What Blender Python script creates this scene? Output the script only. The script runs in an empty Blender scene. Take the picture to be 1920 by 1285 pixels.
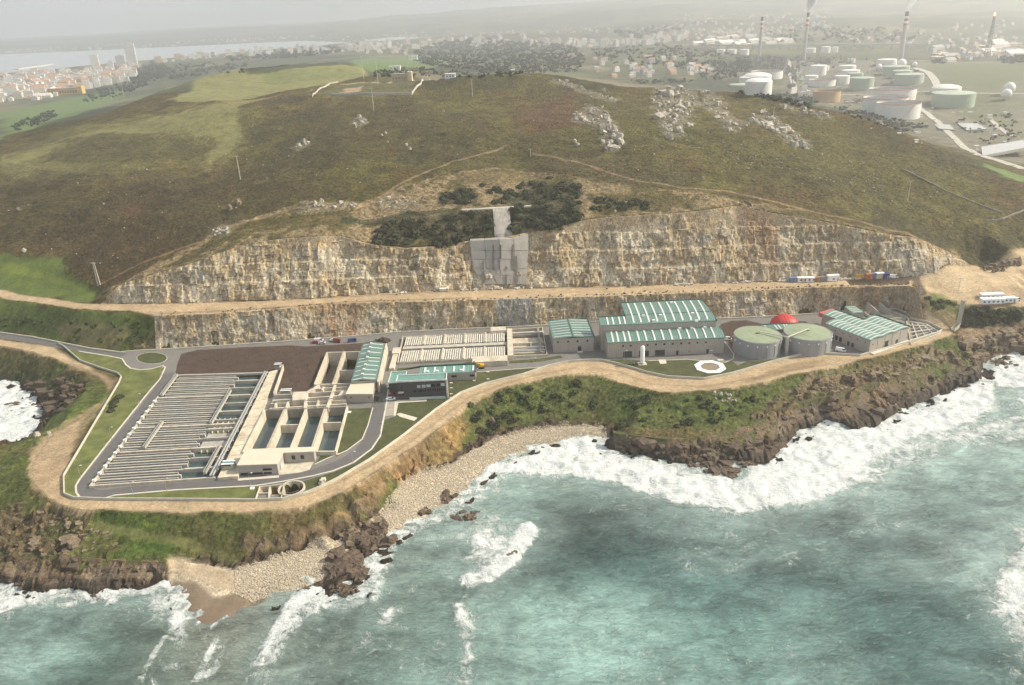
import bpy, math, random, time
import numpy as np
from mathutils import Vector
from mathutils.geometry import delaunay_2d_cdt
T0 = time.time()
rng = np.random.default_rng(7)
random.seed(7)

# ------------------------------------------------------------------ camera
F = 1460.0; HY = 8.0; SL = 0.045; CAMZ = 197.0
roll = math.atan(SL); pitch = math.atan((642.5 - HY) * math.cos(roll) / F)
FWD = np.array([0, math.cos(pitch), -math.sin(pitch)])
UP0 = np.array([0, math.sin(pitch), math.cos(pitch)]); RT0 = np.array([1.0, 0, 0])
RT = math.cos(roll) * RT0 - math.sin(roll) * UP0
UP = math.sin(roll) * RT0 + math.cos(roll) * UP0
scene = bpy.context.scene
cd = bpy.data.cameras.new('camera'); cam = bpy.data.objects.new('camera', cd)
scene.collection.objects.link(cam)
cd.sensor_width = 36.0; cd.lens = F / 1920 * 36.0
cd.clip_start = 1.0; cd.clip_end = 80000.0
from mathutils import Matrix
M = Matrix(((RT[0], UP[0], -FWD[0], 0), (RT[1], UP[1], -FWD[1], 0), (RT[2], UP[2], -FWD[2], CAMZ), (0, 0, 0, 1)))
cam.matrix_world = M
scene.camera = cam

# ------------------------------------------------------------------ light
SUN_AZ = math.radians(83.0)      # clockwise from the view direction (+Y)
SUN_EL = math.radians(36.0)
world = bpy.data.worlds.new('World'); scene.world = world; world.use_nodes = True
wn = world.node_tree; wn.nodes.clear()
sky = wn.nodes.new('ShaderNodeTexSky'); sky.sky_type = 'NISHITA'; sky.sun_disc = False
sky.sun_elevation = SUN_EL; sky.sun_rotation = SUN_AZ; sky.air_density = 1.0; sky.dust_density = 2.5
sky.ozone_density = 1.0
bg = wn.nodes.new('ShaderNodeBackground'); bg.inputs['Strength'].default_value = 0.14
wo = wn.nodes.new('ShaderNodeOutputWorld')
tc = wn.nodes.new('ShaderNodeTexCoord'); mp = wn.nodes.new('ShaderNodeMapping')
mp.inputs['Scale'].default_value = (1, 1, 5)
nz = wn.nodes.new('ShaderNodeTexNoise'); nz.inputs['Scale'].default_value = 2.2
nz.inputs['Detail'].default_value = 7; nz.inputs['Roughness'].default_value = 0.55
cr = wn.nodes.new('ShaderNodeValToRGB'); cr.color_ramp.elements[0].position = 0.30; cr.color_ramp.elements[1].position = 0.60
mix = wn.nodes.new('ShaderNodeMixRGB'); mix.inputs[2].default_value = (4.3, 4.45, 4.6, 1)
wn.links.new(tc.outputs['Generated'], mp.inputs['Vector']); wn.links.new(mp.outputs[0], nz.inputs['Vector'])
wn.links.new(nz.outputs[0], cr.inputs[0]); wn.links.new(cr.outputs[0], mix.inputs[0])
wn.links.new(sky.outputs[0], mix.inputs[1]); wn.links.new(mix.outputs[0], bg.inputs['Color'])
wn.links.new(bg.outputs[0], wo.inputs['Surface'])
sd = bpy.data.lights.new('sun', 'SUN'); so = bpy.data.objects.new('sun', sd); scene.collection.objects.link(so)
sd.energy = 5.0; sd.angle = math.radians(1.0); sd.color = (1.0, 0.90, 0.73)
sv = Vector((math.sin(SUN_AZ) * math.cos(SUN_EL), math.cos(SUN_AZ) * math.cos(SUN_EL), math.sin(SUN_EL)))
so.rotation_euler = (-sv).to_track_quat('-Z', 'Y').to_euler(); so.location = (600, 0, 900)
scene.view_settings.view_transform = 'Standard'; scene.view_settings.look = 'None'
scene.view_settings.exposure = 0.38; scene.view_settings.gamma = 1.0

# ------------------------------------------------------------------ survey helpers (photo measurements -> places on the ground)
def ray(x, y): return FWD + (x - 960) / F * RT - (y - 642.5) / F * UP
ZS = 8.0                         # level of the sea; the works stand at 22
def sz(z): return z if z >= 22 else ZS + z * (22 - ZS) / 22.0
def at(x, y, z=22.0):
    d = ray(x, y); t = (z - CAMZ) / d[2]
    return np.array([d[0] * t, d[1] * t])
def at3(x, y, z=22.0):
    a = at(x, y, z); return (a[0], a[1], z)
def far3(x, y, dist):
    d = ray(x, y); t = dist / d[1]
    return (d[0] * t, dist, CAMZ + d[2] * t)
def densify(P, step=6.0, closed=False):
    P = [np.array(q, float) for q in P]; out = []
    n = len(P)
    for i in range(n if closed else n - 1):
        a, b = P[i], P[(i + 1) % n]
        k = max(1, int(np.linalg.norm((b - a)[:2]) / step))
        for j in range(k): out.append(a + (b - a) * j / k)
    if not closed: out.append(P[-1])
    return np.array(out)

# ------------------------------------------------------------------ noise
def _h(i, j, s):
    n = (i * 374761393 + j * 668265263 + s * 1442695041) & 0xFFFFFFFF
    n = ((n ^ (n >> 13)) * 1274126177) & 0xFFFFFFFF
    n = n ^ (n >> 16)
    return (n & 0xFFFF) / 65535.0
def vnoise(x, y, s=0):
    xi = np.floor(x); yi = np.floor(y); fx = x - xi; fy = y - yi
    xi = xi.astype(np.int64); yi = yi.astype(np.int64)
    fx = fx * fx * (3 - 2 * fx); fy = fy * fy * (3 - 2 * fy)
    a = _h(xi, yi, s); b = _h(xi + 1, yi, s); c = _h(xi, yi + 1, s); d = _h(xi + 1, yi + 1, s)
    return (a * (1 - fx) + b * fx) * (1 - fy) + (c * (1 - fx) + d * fx) * fy
def fbm(x, y, sc, octv=4, s=0, g=0.5):
    v = 0; a = 1; t = 0; x = x / sc; y = y / sc
    for o in range(octv):
        v = v + a * vnoise(x, y, s + o * 17); t += a; a *= g; x = x * 2.03 + 5.1; y = y * 2.03 - 3.7
    return v / t - 0.5
def blocks(u, v, bw, bh, s=0):
    wu = u + bw * 0.9 * fbm(u, v, bw * 2.2, 2, s + 3); wv = v + bh * 0.9 * fbm(u, v, bh * 2.2, 2, s + 9)
    return _h(np.floor(wu / bw).astype(np.int64), np.floor(wv / bh + 0.5 * (np.floor(wu / bw) % 2)).astype(np.int64), s)
def smooth01(t): t = np.clip(t, 0, 1); return t * t * (3 - 2 * t)
def inpoly(X, Y, P):
    P = np.asarray(P)[:, :2]; r = np.zeros(X.shape, bool); n = len(P)
    for i in range(n):
        x0, y0 = P[i]; x1, y1 = P[(i + 1) % n]
        c = (y0 > Y) != (y1 > Y)
        if abs(y1 - y0) < 1e-9: continue
        r ^= c & (X < (x1 - x0) * (Y - y0) / (y1 - y0) + x0)
    return r
def dline(X, Y, P, closed=False):
    P = np.asarray(P)[:, :2]; n = len(P); D = np.full(X.shape, 1e12)
    for i in range(n if closed else n - 1):
        a = P[i]; b = P[(i + 1) % n]; ab = b - a; L = max(ab @ ab, 1e-9)
        t = np.clip(((X - a[0]) * ab[0] + (Y - a[1]) * ab[1]) / L, 0, 1)
        D = np.minimum(D, (X - a[0] - t * ab[0]) ** 2 + (Y - a[1] - t * ab[1]) ** 2)
    return np.sqrt(D)

# ------------------------------------------------------------------ object helpers
COL = scene.collection
def meta(o, label=None, cat=None, group=None, kind=None):
    if label: o['label'] = label
    if cat: o['category'] = cat
    if group: o['group'] = group
    if kind: o['kind'] = kind
    return o
def empty(name, loc, label=None, cat=None, group=None, rz=0.0):
    o = bpy.data.objects.new(name, None); COL.objects.link(o)
    o.location = loc; o.rotation_euler = (0, 0, rz); o.empty_display_size = 1.0
    return meta(o, label, cat, group)
LOCAL = set()      # things modelled round their own origin (vehicles etc.)
class MB:
    def __init__(s): s.v = []; s.f = []
    def add(s, V, Fc):
        n = len(s.v); s.v.extend([tuple(map(float, q)) for q in V]); s.f.extend([tuple(i + n for i in f) for f in Fc]); return s
    def box(s, x0, x1, y0, y1, z0, z1):
        return s.prism([(x0, y0), (x1, y0), (x1, y1), (x0, y1)], z0, z1)
    def prism(s, P, z0, z1):
        n = len(P); area = sum(P[i][0] * P[(i + 1) % n][1] - P[(i + 1) % n][0] * P[i][1] for i in range(n))
        if area < 0: P = list(P)[::-1]
        f0 = (lambda x, y: z0) if not callable(z0) else z0
        f1 = (lambda x, y: z1) if not callable(z1) else z1
        V = [(p[0], p[1], f0(*p[:2])) for p in P] + [(p[0], p[1], f1(*p[:2])) for p in P]
        Fc = [tuple(range(n))[::-1], tuple(range(n, 2 * n))] + [(i, (i + 1) % n, n + (i + 1) % n, n + i) for i in range(n)]
        return s.add(V, Fc)
    def wall(s, P, z0, z1, th, closed=False):
        P = [np.array(q[:2], float) for q in P]; n = len(P)
        L = []; R = []
        for i in range(n):
            a = P[i - 1] if (i > 0 or closed) else None; b = P[(i + 1) % n] if (i < n - 1 or closed) else None
            d = np.zeros(2)
            if a is not None: d += (P[i] - a) / max(np.linalg.norm(P[i] - a), 1e-6)
            if b is not None: d += (b - P[i]) / max(np.linalg.norm(b - P[i]), 1e-6)
            d /= max(np.linalg.norm(d), 1e-6); nn = np.array([-d[1], d[0]]) * th / 2
            L.append(P[i] + nn); R.append(P[i] - nn)
        g0 = z0 if callable(z0) else (lambda x, y: z0)
        g1 = z1 if callable(z1) else (lambda x, y: z1)
        V = []
        for l, r_, c in zip(L, R, P):
            a0 = g0(*c); a1 = g1(*c)
            V += [(l[0], l[1], a0), (r_[0], r_[1], a0), (r_[0], r_[1], a1), (l[0], l[1], a1)]
        Fc = []
        for i in range(n if closed else n - 1):
            a = 4 * i; b = 4 * ((i + 1) % n)
            for k in range(4): Fc.append((a + k, b + k, b + (k + 1) % 4, a + (k + 1) % 4))
        if not closed: Fc += [(0, 1, 2, 3), (4 * n - 1, 4 * n - 2, 4 * n - 3, 4 * n - 4)]
        return s.add(V, Fc)
    def bar(s, a, b, w, h=None):
        a = Vector(a); b = Vector(b); d = (b - a).normalized(); h = h or w
        u = d.cross(Vector((0, 0, 1)));
        if u.length < 1e-3: u = Vector((1, 0, 0))
        u.normalize(); v = u.cross(d).normalized(); u *= w / 2; v *= h / 2
        V = [a + u + v, a - u + v, a - u - v, a + u - v, b + u + v, b - u + v, b - u - v, b + u - v]
        return s.add(V, [(0, 1, 2, 3), (7, 6, 5, 4), (0, 4, 5, 1), (1, 5, 6, 2), (2, 6, 7, 3), (3, 7, 4, 0)])
    def tube(s, a, b, r0, r1=None, n=8, caps=True):
        a = Vector(a); b = Vector(b); d = (b - a).normalized(); r1 = r0 if r1 is None else r1
        u = d.cross(Vector((0, 0, 1)))
        if u.length < 1e-3: u = Vector((1, 0, 0))
        u.normalize(); v = u.cross(d).normalized()
        V = [a + (u * math.cos(2 * math.pi * k / n) + v * math.sin(2 * math.pi * k / n)) * r0 for k in range(n)] + \
            [b + (u * math.cos(2 * math.pi * k / n) + v * math.sin(2 * math.pi * k / n)) * r1 for k in range(n)]
        Fc = [(k, (k + 1) % n, n + (k + 1) % n, n + k) for k in range(n)]
        if caps: Fc += [tuple(range(n))[::-1], tuple(range(n, 2 * n))]
        return s.add(V, Fc)
    def lathe(s, c, prof, n=32, a0=0.0):
        V = []; Fc = []
        for (r_, z) in prof:
            for k in range(n):
                t = a0 + 2 * math.pi * k / n; V.append((c[0] + r_ * math.cos(t), c[1] + r_ * math.sin(t), z))
        for i in range(len(prof) - 1):
            for k in range(n): Fc.append((i * n + k, i * n + (k + 1) % n, (i + 1) * n + (k + 1) % n, (i + 1) * n + k))
        return s.add(V, Fc)
    def build(s, name, mat, parent=None, smooth=False, loc=None):
        me = bpy.data.meshes.new(name); o = bpy.data.objects.new(name, me)
        off = (0, 0, 0)
        if parent is not None:
            q = parent
            off = Vector((0, 0, 0))
            while q is not None: off = off + q.location; q = q.parent
            if parent.name in LOCAL: off = Vector((0, 0, 0))
        elif loc is not None: off = Vector(loc); o.location = loc
        V = [(a - off[0], b - off[1], c - off[2]) for a, b, c in s.v]
        me.from_pydata(V, [], s.f); me.materials.append(mat); me.update()
        if smooth: me.polygons.foreach_set('use_smooth', [True] * len(me.polygons))
        COL.objects.link(o)
        if parent is not None: o.parent = parent
        return o
def copy_tree(o, parent=None):
    c = o.copy(); COL.objects.link(c)
    if parent is not None: c.parent = parent
    for ch in list(o.children): copy_tree(ch, c)
    return c
def npmesh(name, V, Fq, mat, smooth=False, attrs=None):
    me = bpy.data.meshes.new(name); nv = len(V); nf = len(Fq); k = Fq.shape[1]
    me.vertices.add(nv); me.vertices.foreach_set('co', np.ascontiguousarray(V, np.float32).ravel())
    me.loops.add(nf * k); me.loops.foreach_set('vertex_index', np.ascontiguousarray(Fq, np.int32).ravel())
    me.polygons.add(nf); me.polygons.foreach_set('loop_start', np.arange(0, nf * k, k, dtype=np.int32))
    me.polygons.foreach_set('use_smooth', np.full(nf, smooth))
    me.update(calc_edges=True)
    for nm, A in (attrs or {}).items():
        a = me.attributes.new(nm, 'FLOAT_COLOR', 'POINT'); B = np.ones((nv, 4), np.float32); B[:, :A.shape[1]] = A
        a.data.foreach_set('color', B.ravel())
    me.materials.append(mat)
    o = bpy.data.objects.new(name, me); COL.objects.link(o)
    return o

# ------------------------------------------------------------------ materials
def new_mat(name):
    m = bpy.data.materials.new(name); m.use_nodes = True
    nt = m.node_tree; b = nt.nodes['Principled BSDF']; return m, nt, b
def mat(name, col, rough=0.8, var=0.18, sc=0.6, bump=0.0, bsc=3.0, metal=0.0, streak=False, stain=0.0):
    m, nt, b = new_mat(name); N = nt.nodes; L = nt.links
    b.inputs['Roughness'].default_value = rough; b.inputs['Metallic'].default_value = metal
    g = N.new('ShaderNodeNewGeometry'); mp = N.new('ShaderNodeMapping')
    mp.inputs['Scale'].default_value = (1, 1, 0.15) if streak else (1, 1, 1)
    L.new(g.outputs['Position'], mp.inputs['Vector'])
    n = N.new('ShaderNodeTexNoise'); n.inputs['Scale'].default_value = sc; n.inputs['Detail'].default_value = 6
    n.inputs['Roughness'].default_value = 0.65; L.new(mp.outputs[0], n.inputs['Vector'])
    r = N.new('ShaderNodeMapRange'); r.inputs[1].default_value = 0.3; r.inputs[2].default_value = 0.7
    r.inputs[3].default_value = 1 - var; r.inputs[4].default_value = 1 + var
    L.new(n.outputs[0], r.inputs[0])
    mx = N.new('ShaderNodeVectorMath'); mx.operation = 'SCALE'; mx.inputs[0].default_value = col[:3]
    L.new(r.outputs[0], mx.inputs['Scale'])
    out = mx.outputs[0]
    if stain:
        n2 = N.new('ShaderNodeTexNoise'); n2.inputs['Scale'].default_value = sc * 0.35; n2.inputs['Detail'].default_value = 8
        n2.inputs['Roughness'].default_value = 0.7; L.new(mp.outputs[0], n2.inputs['Vector'])
        r2 = N.new('ShaderNodeMapRange'); r2.inputs[1].default_value = 0.5; r2.inputs[2].default_value = 0.72
        r2.inputs[3].default_value = 0; r2.inputs[4].default_value = stain; L.new(n2.outputs[0], r2.inputs[0])
        m2 = N.new('ShaderNodeMixRGB'); m2.inputs[2].default_value = (col[0] * .38, col[1] * .34, col[2] * .28, 1)
        L.new(r2.outputs[0], m2.inputs[0]); L.new(out, m2.inputs[1]); out = m2.outputs[0]
    L.new(out, b.inputs['Base Color'])
    if bump:
        nb = N.new('ShaderNodeTexNoise'); nb.inputs['Scale'].default_value = bsc; nb.inputs['Detail'].default_value = 5
        L.new(g.outputs['Position'], nb.inputs['Vector'])
        bp = N.new('ShaderNodeBump'); bp.inputs['Distance'].default_value = bump; L.new(nb.outputs[0], bp.inputs['Height'])
        L.new(bp.outputs[0], b.inputs['Normal'])
    return m
def ribbed(name, col, axis, period, rough=0.45, var=0.12, depth=0.05):
    """sheet cladding: fine ribs across one world axis"""
    m = mat(name, col, rough, var, 0.25, stain=0.18); nt = m.node_tree; N = nt.nodes; L = nt.links; b = N['Principled BSDF']
    g = N.new('ShaderNodeNewGeometry'); sp = N.new('ShaderNodeSeparateXYZ'); L.new(g.outputs['Position'], sp.inputs[0])
    w = N.new('ShaderNodeMath'); w.operation = 'MULTIPLY'; w.inputs[1].default_value = 2 * math.pi / period
    L.new(sp.outputs['XYZ'.index(axis)], w.inputs[0])
    s_ = N.new('ShaderNodeMath'); s_.operation = 'SINE'; L.new(w.outputs[0], s_.inputs[0])
    bp = N.new('ShaderNodeBump'); bp.inputs['Distance'].default_value = depth; L.new(s_.outputs[0], bp.inputs['Height'])
    L.new(bp.outputs[0], b.inputs['Normal'])
    return m
# ------------------------------------------------------------------ terrain break lines: (px, py, z) read off the photograph
ZP = 22.0; ZB = 38.6
SHORE = [(-700,1180),(-300,1120),(-60,1092),(0,1088),(40,1102),(80,1108),(130,1100),(180,1110),(240,1092),(310,1092),(335,1112),(360,1150),(388,1172),(430,1158),(480,1130),(540,1112),(580,1092),(615,1118),(665,1112),(672,1080),(700,1045),(735,1012),(760,982),(800,962),(835,950),(870,925),(905,887),(960,857),(1010,832),(1080,822),(1140,818),(1152,845),(1200,852),(1290,868),(1330,862),(1390,864),(1440,868),(1470,832),(1500,806),(1535,782),(1575,792),(1600,806),(1640,800),(1680,772),(1740,745),(1800,718),(1842,712),(1838,690),(1850,676),(1885,663),(1930,652),(2000,640),(2300,600),(2800,560)]
COVE = [(-700,700),(-300,706),(-60,706),(0,714),(30,716),(45,735),(70,752),(82,775),(72,800),(55,822),(0,834),(-60,850),(-200,880),(-340,940),(-420,1010),(-700,1060)]
FOOT = [  # foot of cliffs / top of shore rocks
 [(-60,1040,8),(60,1042,9),(150,1046,9.5),(240,1052,9.5),(312,1055,8)],
 [(-60,960,13),(0,975,13),(130,1000,13.5),(250,1022,12),(325,1040,9),(380,1049,4),(440,1063,3),(500,1045,4),(560,1028,4),(640,1003,4),(690,968,5),(720,948,6)],
 [(320,1078,1.6),(370,1087,1.6),(410,1112,1.5),(470,1098,1.8),(550,1078,1.8),(600,1060,2),(660,1030,2)],
 [(735,927,8),(752,908,8),(795,884,6),(850,868,5),(876,838,5),(905,826,4.5),(960,808,4),(1020,798,4),(1080,795,4),(1122,796,4)],
 [(720,990,2),(790,950,2),(850,905,2.5),(900,868,2.5),(960,838,2.5),(1040,816,2.5),(1110,810,2.5)],
 [(1150,812,10),(1250,824,11),(1340,820,11.5),(1400,802,12),(1450,774,12.5),(1500,758,12.5),(1560,740,13),(1650,718,12.5),(1740,694,12),(1800,678,10),(1828,668,8)],
]
MID = [
 [(-60,925,16),(0,930,16),(100,958,18),(200,978,17.5),(300,992,17),(400,1000,16),(500,1000,15),(600,985,15),(650,965,15),(700,925,16)],
 [(-60,860,19),(0,862,19),(40,850,20)],
 [(1200,760,15),(1300,775,14),(1400,755,15),(1500,722,17)],
 [(725,903,14),(780,862,14),(850,815,15),(880,790,14),(950,768,13),(1040,752,13),(1110,752,13)],
]
TRACK_OUT = [(60,902),(78,925),(110,946),(150,956),(300,964),(480,961),(560,953),(620,938),(690,897),(740,862),(790,833),(835,797),(868,765),(910,742),(960,724),(1020,711),(1085,700),(1125,704),(1160,718),(1200,729),(1240,737),(1330,734),(1440,716),(1500,702),(1560,690),(1640,672),(1740,646),(1785,630)]
TRACK_OUT_L = [(0,648),(60,660),(100,672),(135,688),(160,702),(165,722),(140,760),(110,800),(80,840),(60,870),(60,902)]
FLAT = [  # inner flat platform extents (z=22)
 [(-600,600),(-100,618),(0,623),(60,631),(120,643),(170,653),(225,660),(260,657),(300,655),(400,649),(500,642),(560,638),(640,632),(740,623),(850,617),(1000,611),(1130,602),(1240,598),(1345,597),(1400,595),(1480,591),(1540,587),(1600,582),(1680,578),(1705,586),(1722,602),(1760,612),(1798,619)],
]
WALL_TOP_L = [(290,592),(400,588),(520,580),(640,569),(760,566),(880,563),(1000,560),(1100,556),(1200,552),(1300,549),(1400,545),(1500,540),(1600,537),(1700,535),(1724,541)]
BENCH_BACK = [(190,570),(215,566),(297,567),(400,563),(500,560),(600,556),(640,553),(700,549),(800,544),(930,539),(1000,537),(1100,535),(1207,533),(1347,528),(1450,525),(1547,522),(1680,517),(1747,515),(1827,520)]
UP_TOP = [(200,556),(233,532),(300,512),(360,495),(400,479),(460,458),(533,448),(600,444),(640,444),(690,458),(760,466),(830,462),(882,452),(940,448),(990,436),(1040,430),(1073,419),(1120,410),(1180,406),(1280,400),(1330,394),(1380,387),(1430,397),(1547,417),(1647,437),(1713,446),(1747,460),(1790,480),(1822,503)]
LEFTSLOPE = [
 [(-600,565,37),(-100,553,37),(0,562,37),(80,573,37.5),(150,583,38),(220,588,38.4),(290,590,38.6)],
 [(-600,545,37.5),(-100,538,37.5),(0,545,38),(80,556,38),(150,566,38.2),(190,569,38.6)],
 [(-600,500,44),(0,506,44),(60,515,43.5),(130,537,42),(180,552,41)],
 [(-600,470,52),(0,470,52),(100,500,48),(160,520,46),(195,540,43)],
]
RIGHT = [
 [(1740,549,35.5),(1780,560,32),(1800,567,31),(1850,575,30),(1920,577,30),(2100,574,30),(2600,560,30)],
 [(1827,520,37),(1860,512,37.5),(1900,500,38.5),(1960,492,39),(2300,470,40)],
 [(1800,553,32),(1860,548,31),(1920,547,31),(2100,545,31)],
 [(1800,535,35.5),(1860,533,35.5),(1920,532,36),(2100,528,36)],
 [(1798,618,22),(1850,612,22),(1920,603,22),(2100,590,22),(2600,560,22)],
 [(1790,640,20),(1830,630,18),(1920,622,18),(2100,600,18)],
 [(1800,655,13),(1850,645,11),(1920,637,10.5),(2000,622,10),(2200,600,10)],
]
HILL = [
 [(0,400,68),(100,402,69),(200,402,71),(300,400,74),(400,395,76)],
 [(-200,470,52),(-200,400,68),(-200,320,84),(-200,280,93)],
 [(0,335,81),(150,335,84),(300,330,85),(450,340,87)],
 [(0,300,88),(230,300,90),(420,300,92),(640,300,96),(800,300,95),(960,300,95),(1100,300,95),(1250,300,94),(1400,300,91),(1500,300,88),(1700,300,80)],
 [(0,262,95),(130,226,103),(230,192,110),(330,152,122)],
 [(0,300,88),(100,262,98),(230,236,105),(340,210,112),(440,190,117),(590,172,121)],
 [(640,380,80),(720,352,85),(850,335,88),(960,335,88),(1100,340,87),(1200,355,84),(1300,362,82),(1400,372,78),(1500,393,72),(1600,415,67),(1700,438,60),(1790,470,52),(1840,505,44)],
 [(420,432,71),(480,412,74),(560,388,79),(640,379,80)],
 [(700,410,74),(760,400,77),(860,395,79),(925,392,79.5),(990,388,79.5),(1060,390,79)],
 [(640,250,105),(800,250,105),(960,250,104),(1100,250,104),(1250,245,104),(1400,245,101),(1500,250,96),(1600,262,91),(1750,320,77)],
 [(640,200,115),(800,200,114),(960,195,114),(1100,200,112),(1250,195,112),(1400,200,107),(1500,205,104)],
 [(600,182,119),(700,178,120),(800,170,121),(880,160,124)],
 [(1700,400,65),(1700,350,73),(1900,470,47),(1900,400,59),(2000,460,47),(2000,400,58),(2000,380,60)],
]
CREST = [(640,176,120),(700,180,121),(760,172,122),(800,154,126),(900,148,127),(960,141,129),(1040,141,128),(1100,147,124),(1170,155,121),(1250,156,120),(1310,160,117),(1400,170,113),(1480,185,110),(1560,205,105),(1620,228,98),(1700,262,88),(1780,298,80),(1850,325,74),(1920,347,68),(2050,390,58),(2300,460,42)]
PLAT = [(330,150,124),(400,142,125),(460,128,127),(560,122,127),(640,120,126),(700,140,124),(770,152,124)]
FARP = [  # beyond the hill
 [(0,232,34),(60,220,34),(150,200,32)],[(0,205,26),(100,195,25),(200,175,25)],
 [(-200,250,34),(-200,205,26),(-200,165,10),(-200,140,4)],
 [(0,170,10),(100,165,10),(200,155,12),(260,140,14)],[(0,139,4),(80,135,4),(160,124,4),(260,113,4),(330,106,4)],
 [(300,118,60),(450,112,55),(600,104,50)],
 [(700,130,75),(760,122,85),(830,118,80),(1000,120,60),(1100,130,50),(1250,140,40),(1340,150,30)],
 [(1150,80,30),(1250,90,45),(1330,100,40)],
 [(1380,180,18),(1480,195,18),(1600,220,16),(1750,260,15),(1920,300,14),(2100,330,14)],
 [(1350,110,20),(1500,110,18),(1700,115,18),(1920,115,20),(2100,118,20)],
 [(1400,150,18),(1600,160,16),(1800,170,16),(1920,180,18)],
 [(1800,125,42),(1860,118,46),(1940,120,44)],
 [(340,98,5),(480,92,5),(600,84,6),(680,78,8)],
 [(800,75,15),(1000,75,15),(1200,80,15),(1280,60,25)],
]
FARD = [ # (px, py, distance)
 [(px, 51 - .045 * px + 40, 5200) for px in (1300,1500,1700,1920,2200)],
 [(-300,118,5900),(0,108,5900),(200,98,6000),(400,86,6200),(560,78,6400),(700,70,6600)],
 [(-300,88,9600),(0,74,9600),(100,72,9600),(230,61,9600),(330,53,9600),(420,48,9600),(500,53,9600),(600,43,9600),(700,31,9600),(800,24,9600),(900,14,9600),(1000,5,9600),(1100,-3,9600),(1300,-20,9600),(1500,-30,9600),(1700,-44,9600),(1920,-54,9600),(2300,-66,9600)],
 [(800,46,7200),(1000,40,7200),(1200,28,6500),(1300,22,6000)],
 [(1150,66,4600),(1220,50,4600),(1300,36,4600),(1400,33,4600),(1500,30,4600),(1600,24,4600),(1700,20,4600),(1800,14,4600),(1920,8,4600),(2200,0,4600)],
 [(1560,58,3600),(1640,44,3600),(1720,52,3600),(1820,64,3500)],
]
pts = []
_fw = densify([(*at(x, y, ZP), ZP) for x, y in FLAT[0]], 2)
_bx = []; _bz = []
for x, y in WALL_TOP_L:
    zc = [z for z in np.arange(30, 46, .1) if (lambda w: w[1] - np.interp(w[0], _fw[:, 0], _fw[:, 1]))(at(x, y, z)) >= (z - ZP) * .28]
    _bx.append(x); _bz.append(max(zc) if zc else 30.0)
_bz = np.clip(np.convolve(np.pad(_bz, 2, 'edge'), np.ones(5) / 5, 'valid'), 33, 40)
print('bench z', np.round(_bz, 1))
def zb(px): return float(np.interp(px, [-100, 0] + _bx + [1760, 1800, 1950], [37.5, 37.8] + list(_bz) + [_bz[-1], 30.6, 30.0]))
def addl(L, step):
    W = [at3(q[0], q[1], sz(q[2])) if len(q) == 3 else (*at(*q, ZP), ZP) for q in L]
    D = densify(W, step); pts.extend(map(tuple, D)); return D
shoreW = densify([at3(x, y, ZS) for x, y in SHORE], 5); coveW = densify([at3(x, y, ZS) for x, y in COVE], 6)
for D in (shoreW, coveW): pts.extend(map(tuple, D))
# sea bed: offset seaward
def offset(D, dist, z):
    D = np.asarray(D)[:, :2]; T = np.gradient(D, axis=0); T /= np.maximum(np.linalg.norm(T, axis=1), 1e-6)[:, None]
    N_ = np.stack([T[:, 1], -T[:, 0]], 1)
    return [(a[0] + n[0] * dist, a[1] + n[1] * dist, sz(z)) for a, n in zip(D[::3], N_[::3])]
SEA = [tuple(q[:2]) for q in shoreW] + [(900, -600), (-900, -600)]
CO = [tuple(q[:2]) for q in coveW]
def in_sea(x, y):
    X = np.array([x]); Y = np.array([y]); return bool(inpoly(X, Y, SEA)[0] or inpoly(X, Y, CO)[0])
for q in offset(shoreW, 12, -5) + offset(shoreW, 40, -12) + offset(coveW, 8, -5):
    if in_sea(q[0], q[1]) and min(np.hypot(shoreW[:, 0] - q[0], shoreW[:, 1] - q[1]).min(), np.hypot(coveW[:, 0] - q[0], coveW[:, 1] - q[1]).min()) > 5: pts.append(q)
for x in range(-900, 901, 100):
    for y in (-600, -300, 0, 100, 180): pts.append((x, y, -1.0))
for L in FOOT + MID: addl(L, 5)
trackW = addl([(x, y, 21.4) for x, y in TRACK_OUT], 5); trackLW = addl([(x, y, 21.4) for x, y in TRACK_OUT_L], 5)
flatW = addl(FLAT[0], 5)
for L in LEFTSLOPE + RIGHT:
    addl([(x, y, z if z < 36 or z > 42 or x < 0 or x > 1735 else zb(x) - (38.6 - min(z, 38.6))) for x, y, z in L], 6)
wtl = addl([(x, y, zb(x)) for x, y in WALL_TOP_L], 4)
bbk = addl([(x, y, zb(x)) for x, y in BENCH_BACK], 4)
# upper face: height solved so that the face leans back about 65 degrees from its foot
bb_line = densify([(*at(x, y, zb(x)), zb(x)) for x, y in BENCH_BACK], 2)
UPW = []
for x, y in UP_TOP:
    ZB = zb(x)
    # the ray meets the leaning plane where d == h*lean; walking up h brings w nearer, so take the last valid
    cand = [h for h in np.arange(0.5, 60, 0.25) if (lambda w: w[1] > np.interp(w[0], bb_line[:, 0], bb_line[:, 1]) and np.hypot(bb_line[:, 0] - w[0], bb_line[:, 1] - w[1]).min() >= h * 0.48)(at(x, y, ZB + h))]
    h = max(cand) if cand else 2.0
    w = at(x, y, ZB + h); UPW.append((w[0], w[1], ZB + h))
UPW = np.array(UPW)
if True:
    h_ = UPW[:, 2].copy(); h_[1:-1] = (h_[:-2] + 2 * h_[1:-1] + h_[2:]) / 4
    UPW = np.array([(*at(x, y, z), z) for (x, y), z in zip(UP_TOP, h_)])
pts.extend(map(tuple, densify(UPW, 4)))
for L in HILL: addl(L, 18)
cr_ = addl(CREST, 12); addl(PLAT, 20)
for q in cr_[::3]:
    if q[0] < 0.10 * -q[1]: continue
    for k, z in ((1.12, 0.86), (1.28, 0.45)):
        zz = 15 + (q[2] - 15) * z; pts.append((q[0] * k, q[1] * k, zz))
sil = [at3(x, y, z) for x, y, z in [(0,262,95),(130,226,103),(230,192,110),(330,152,122)]]
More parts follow.
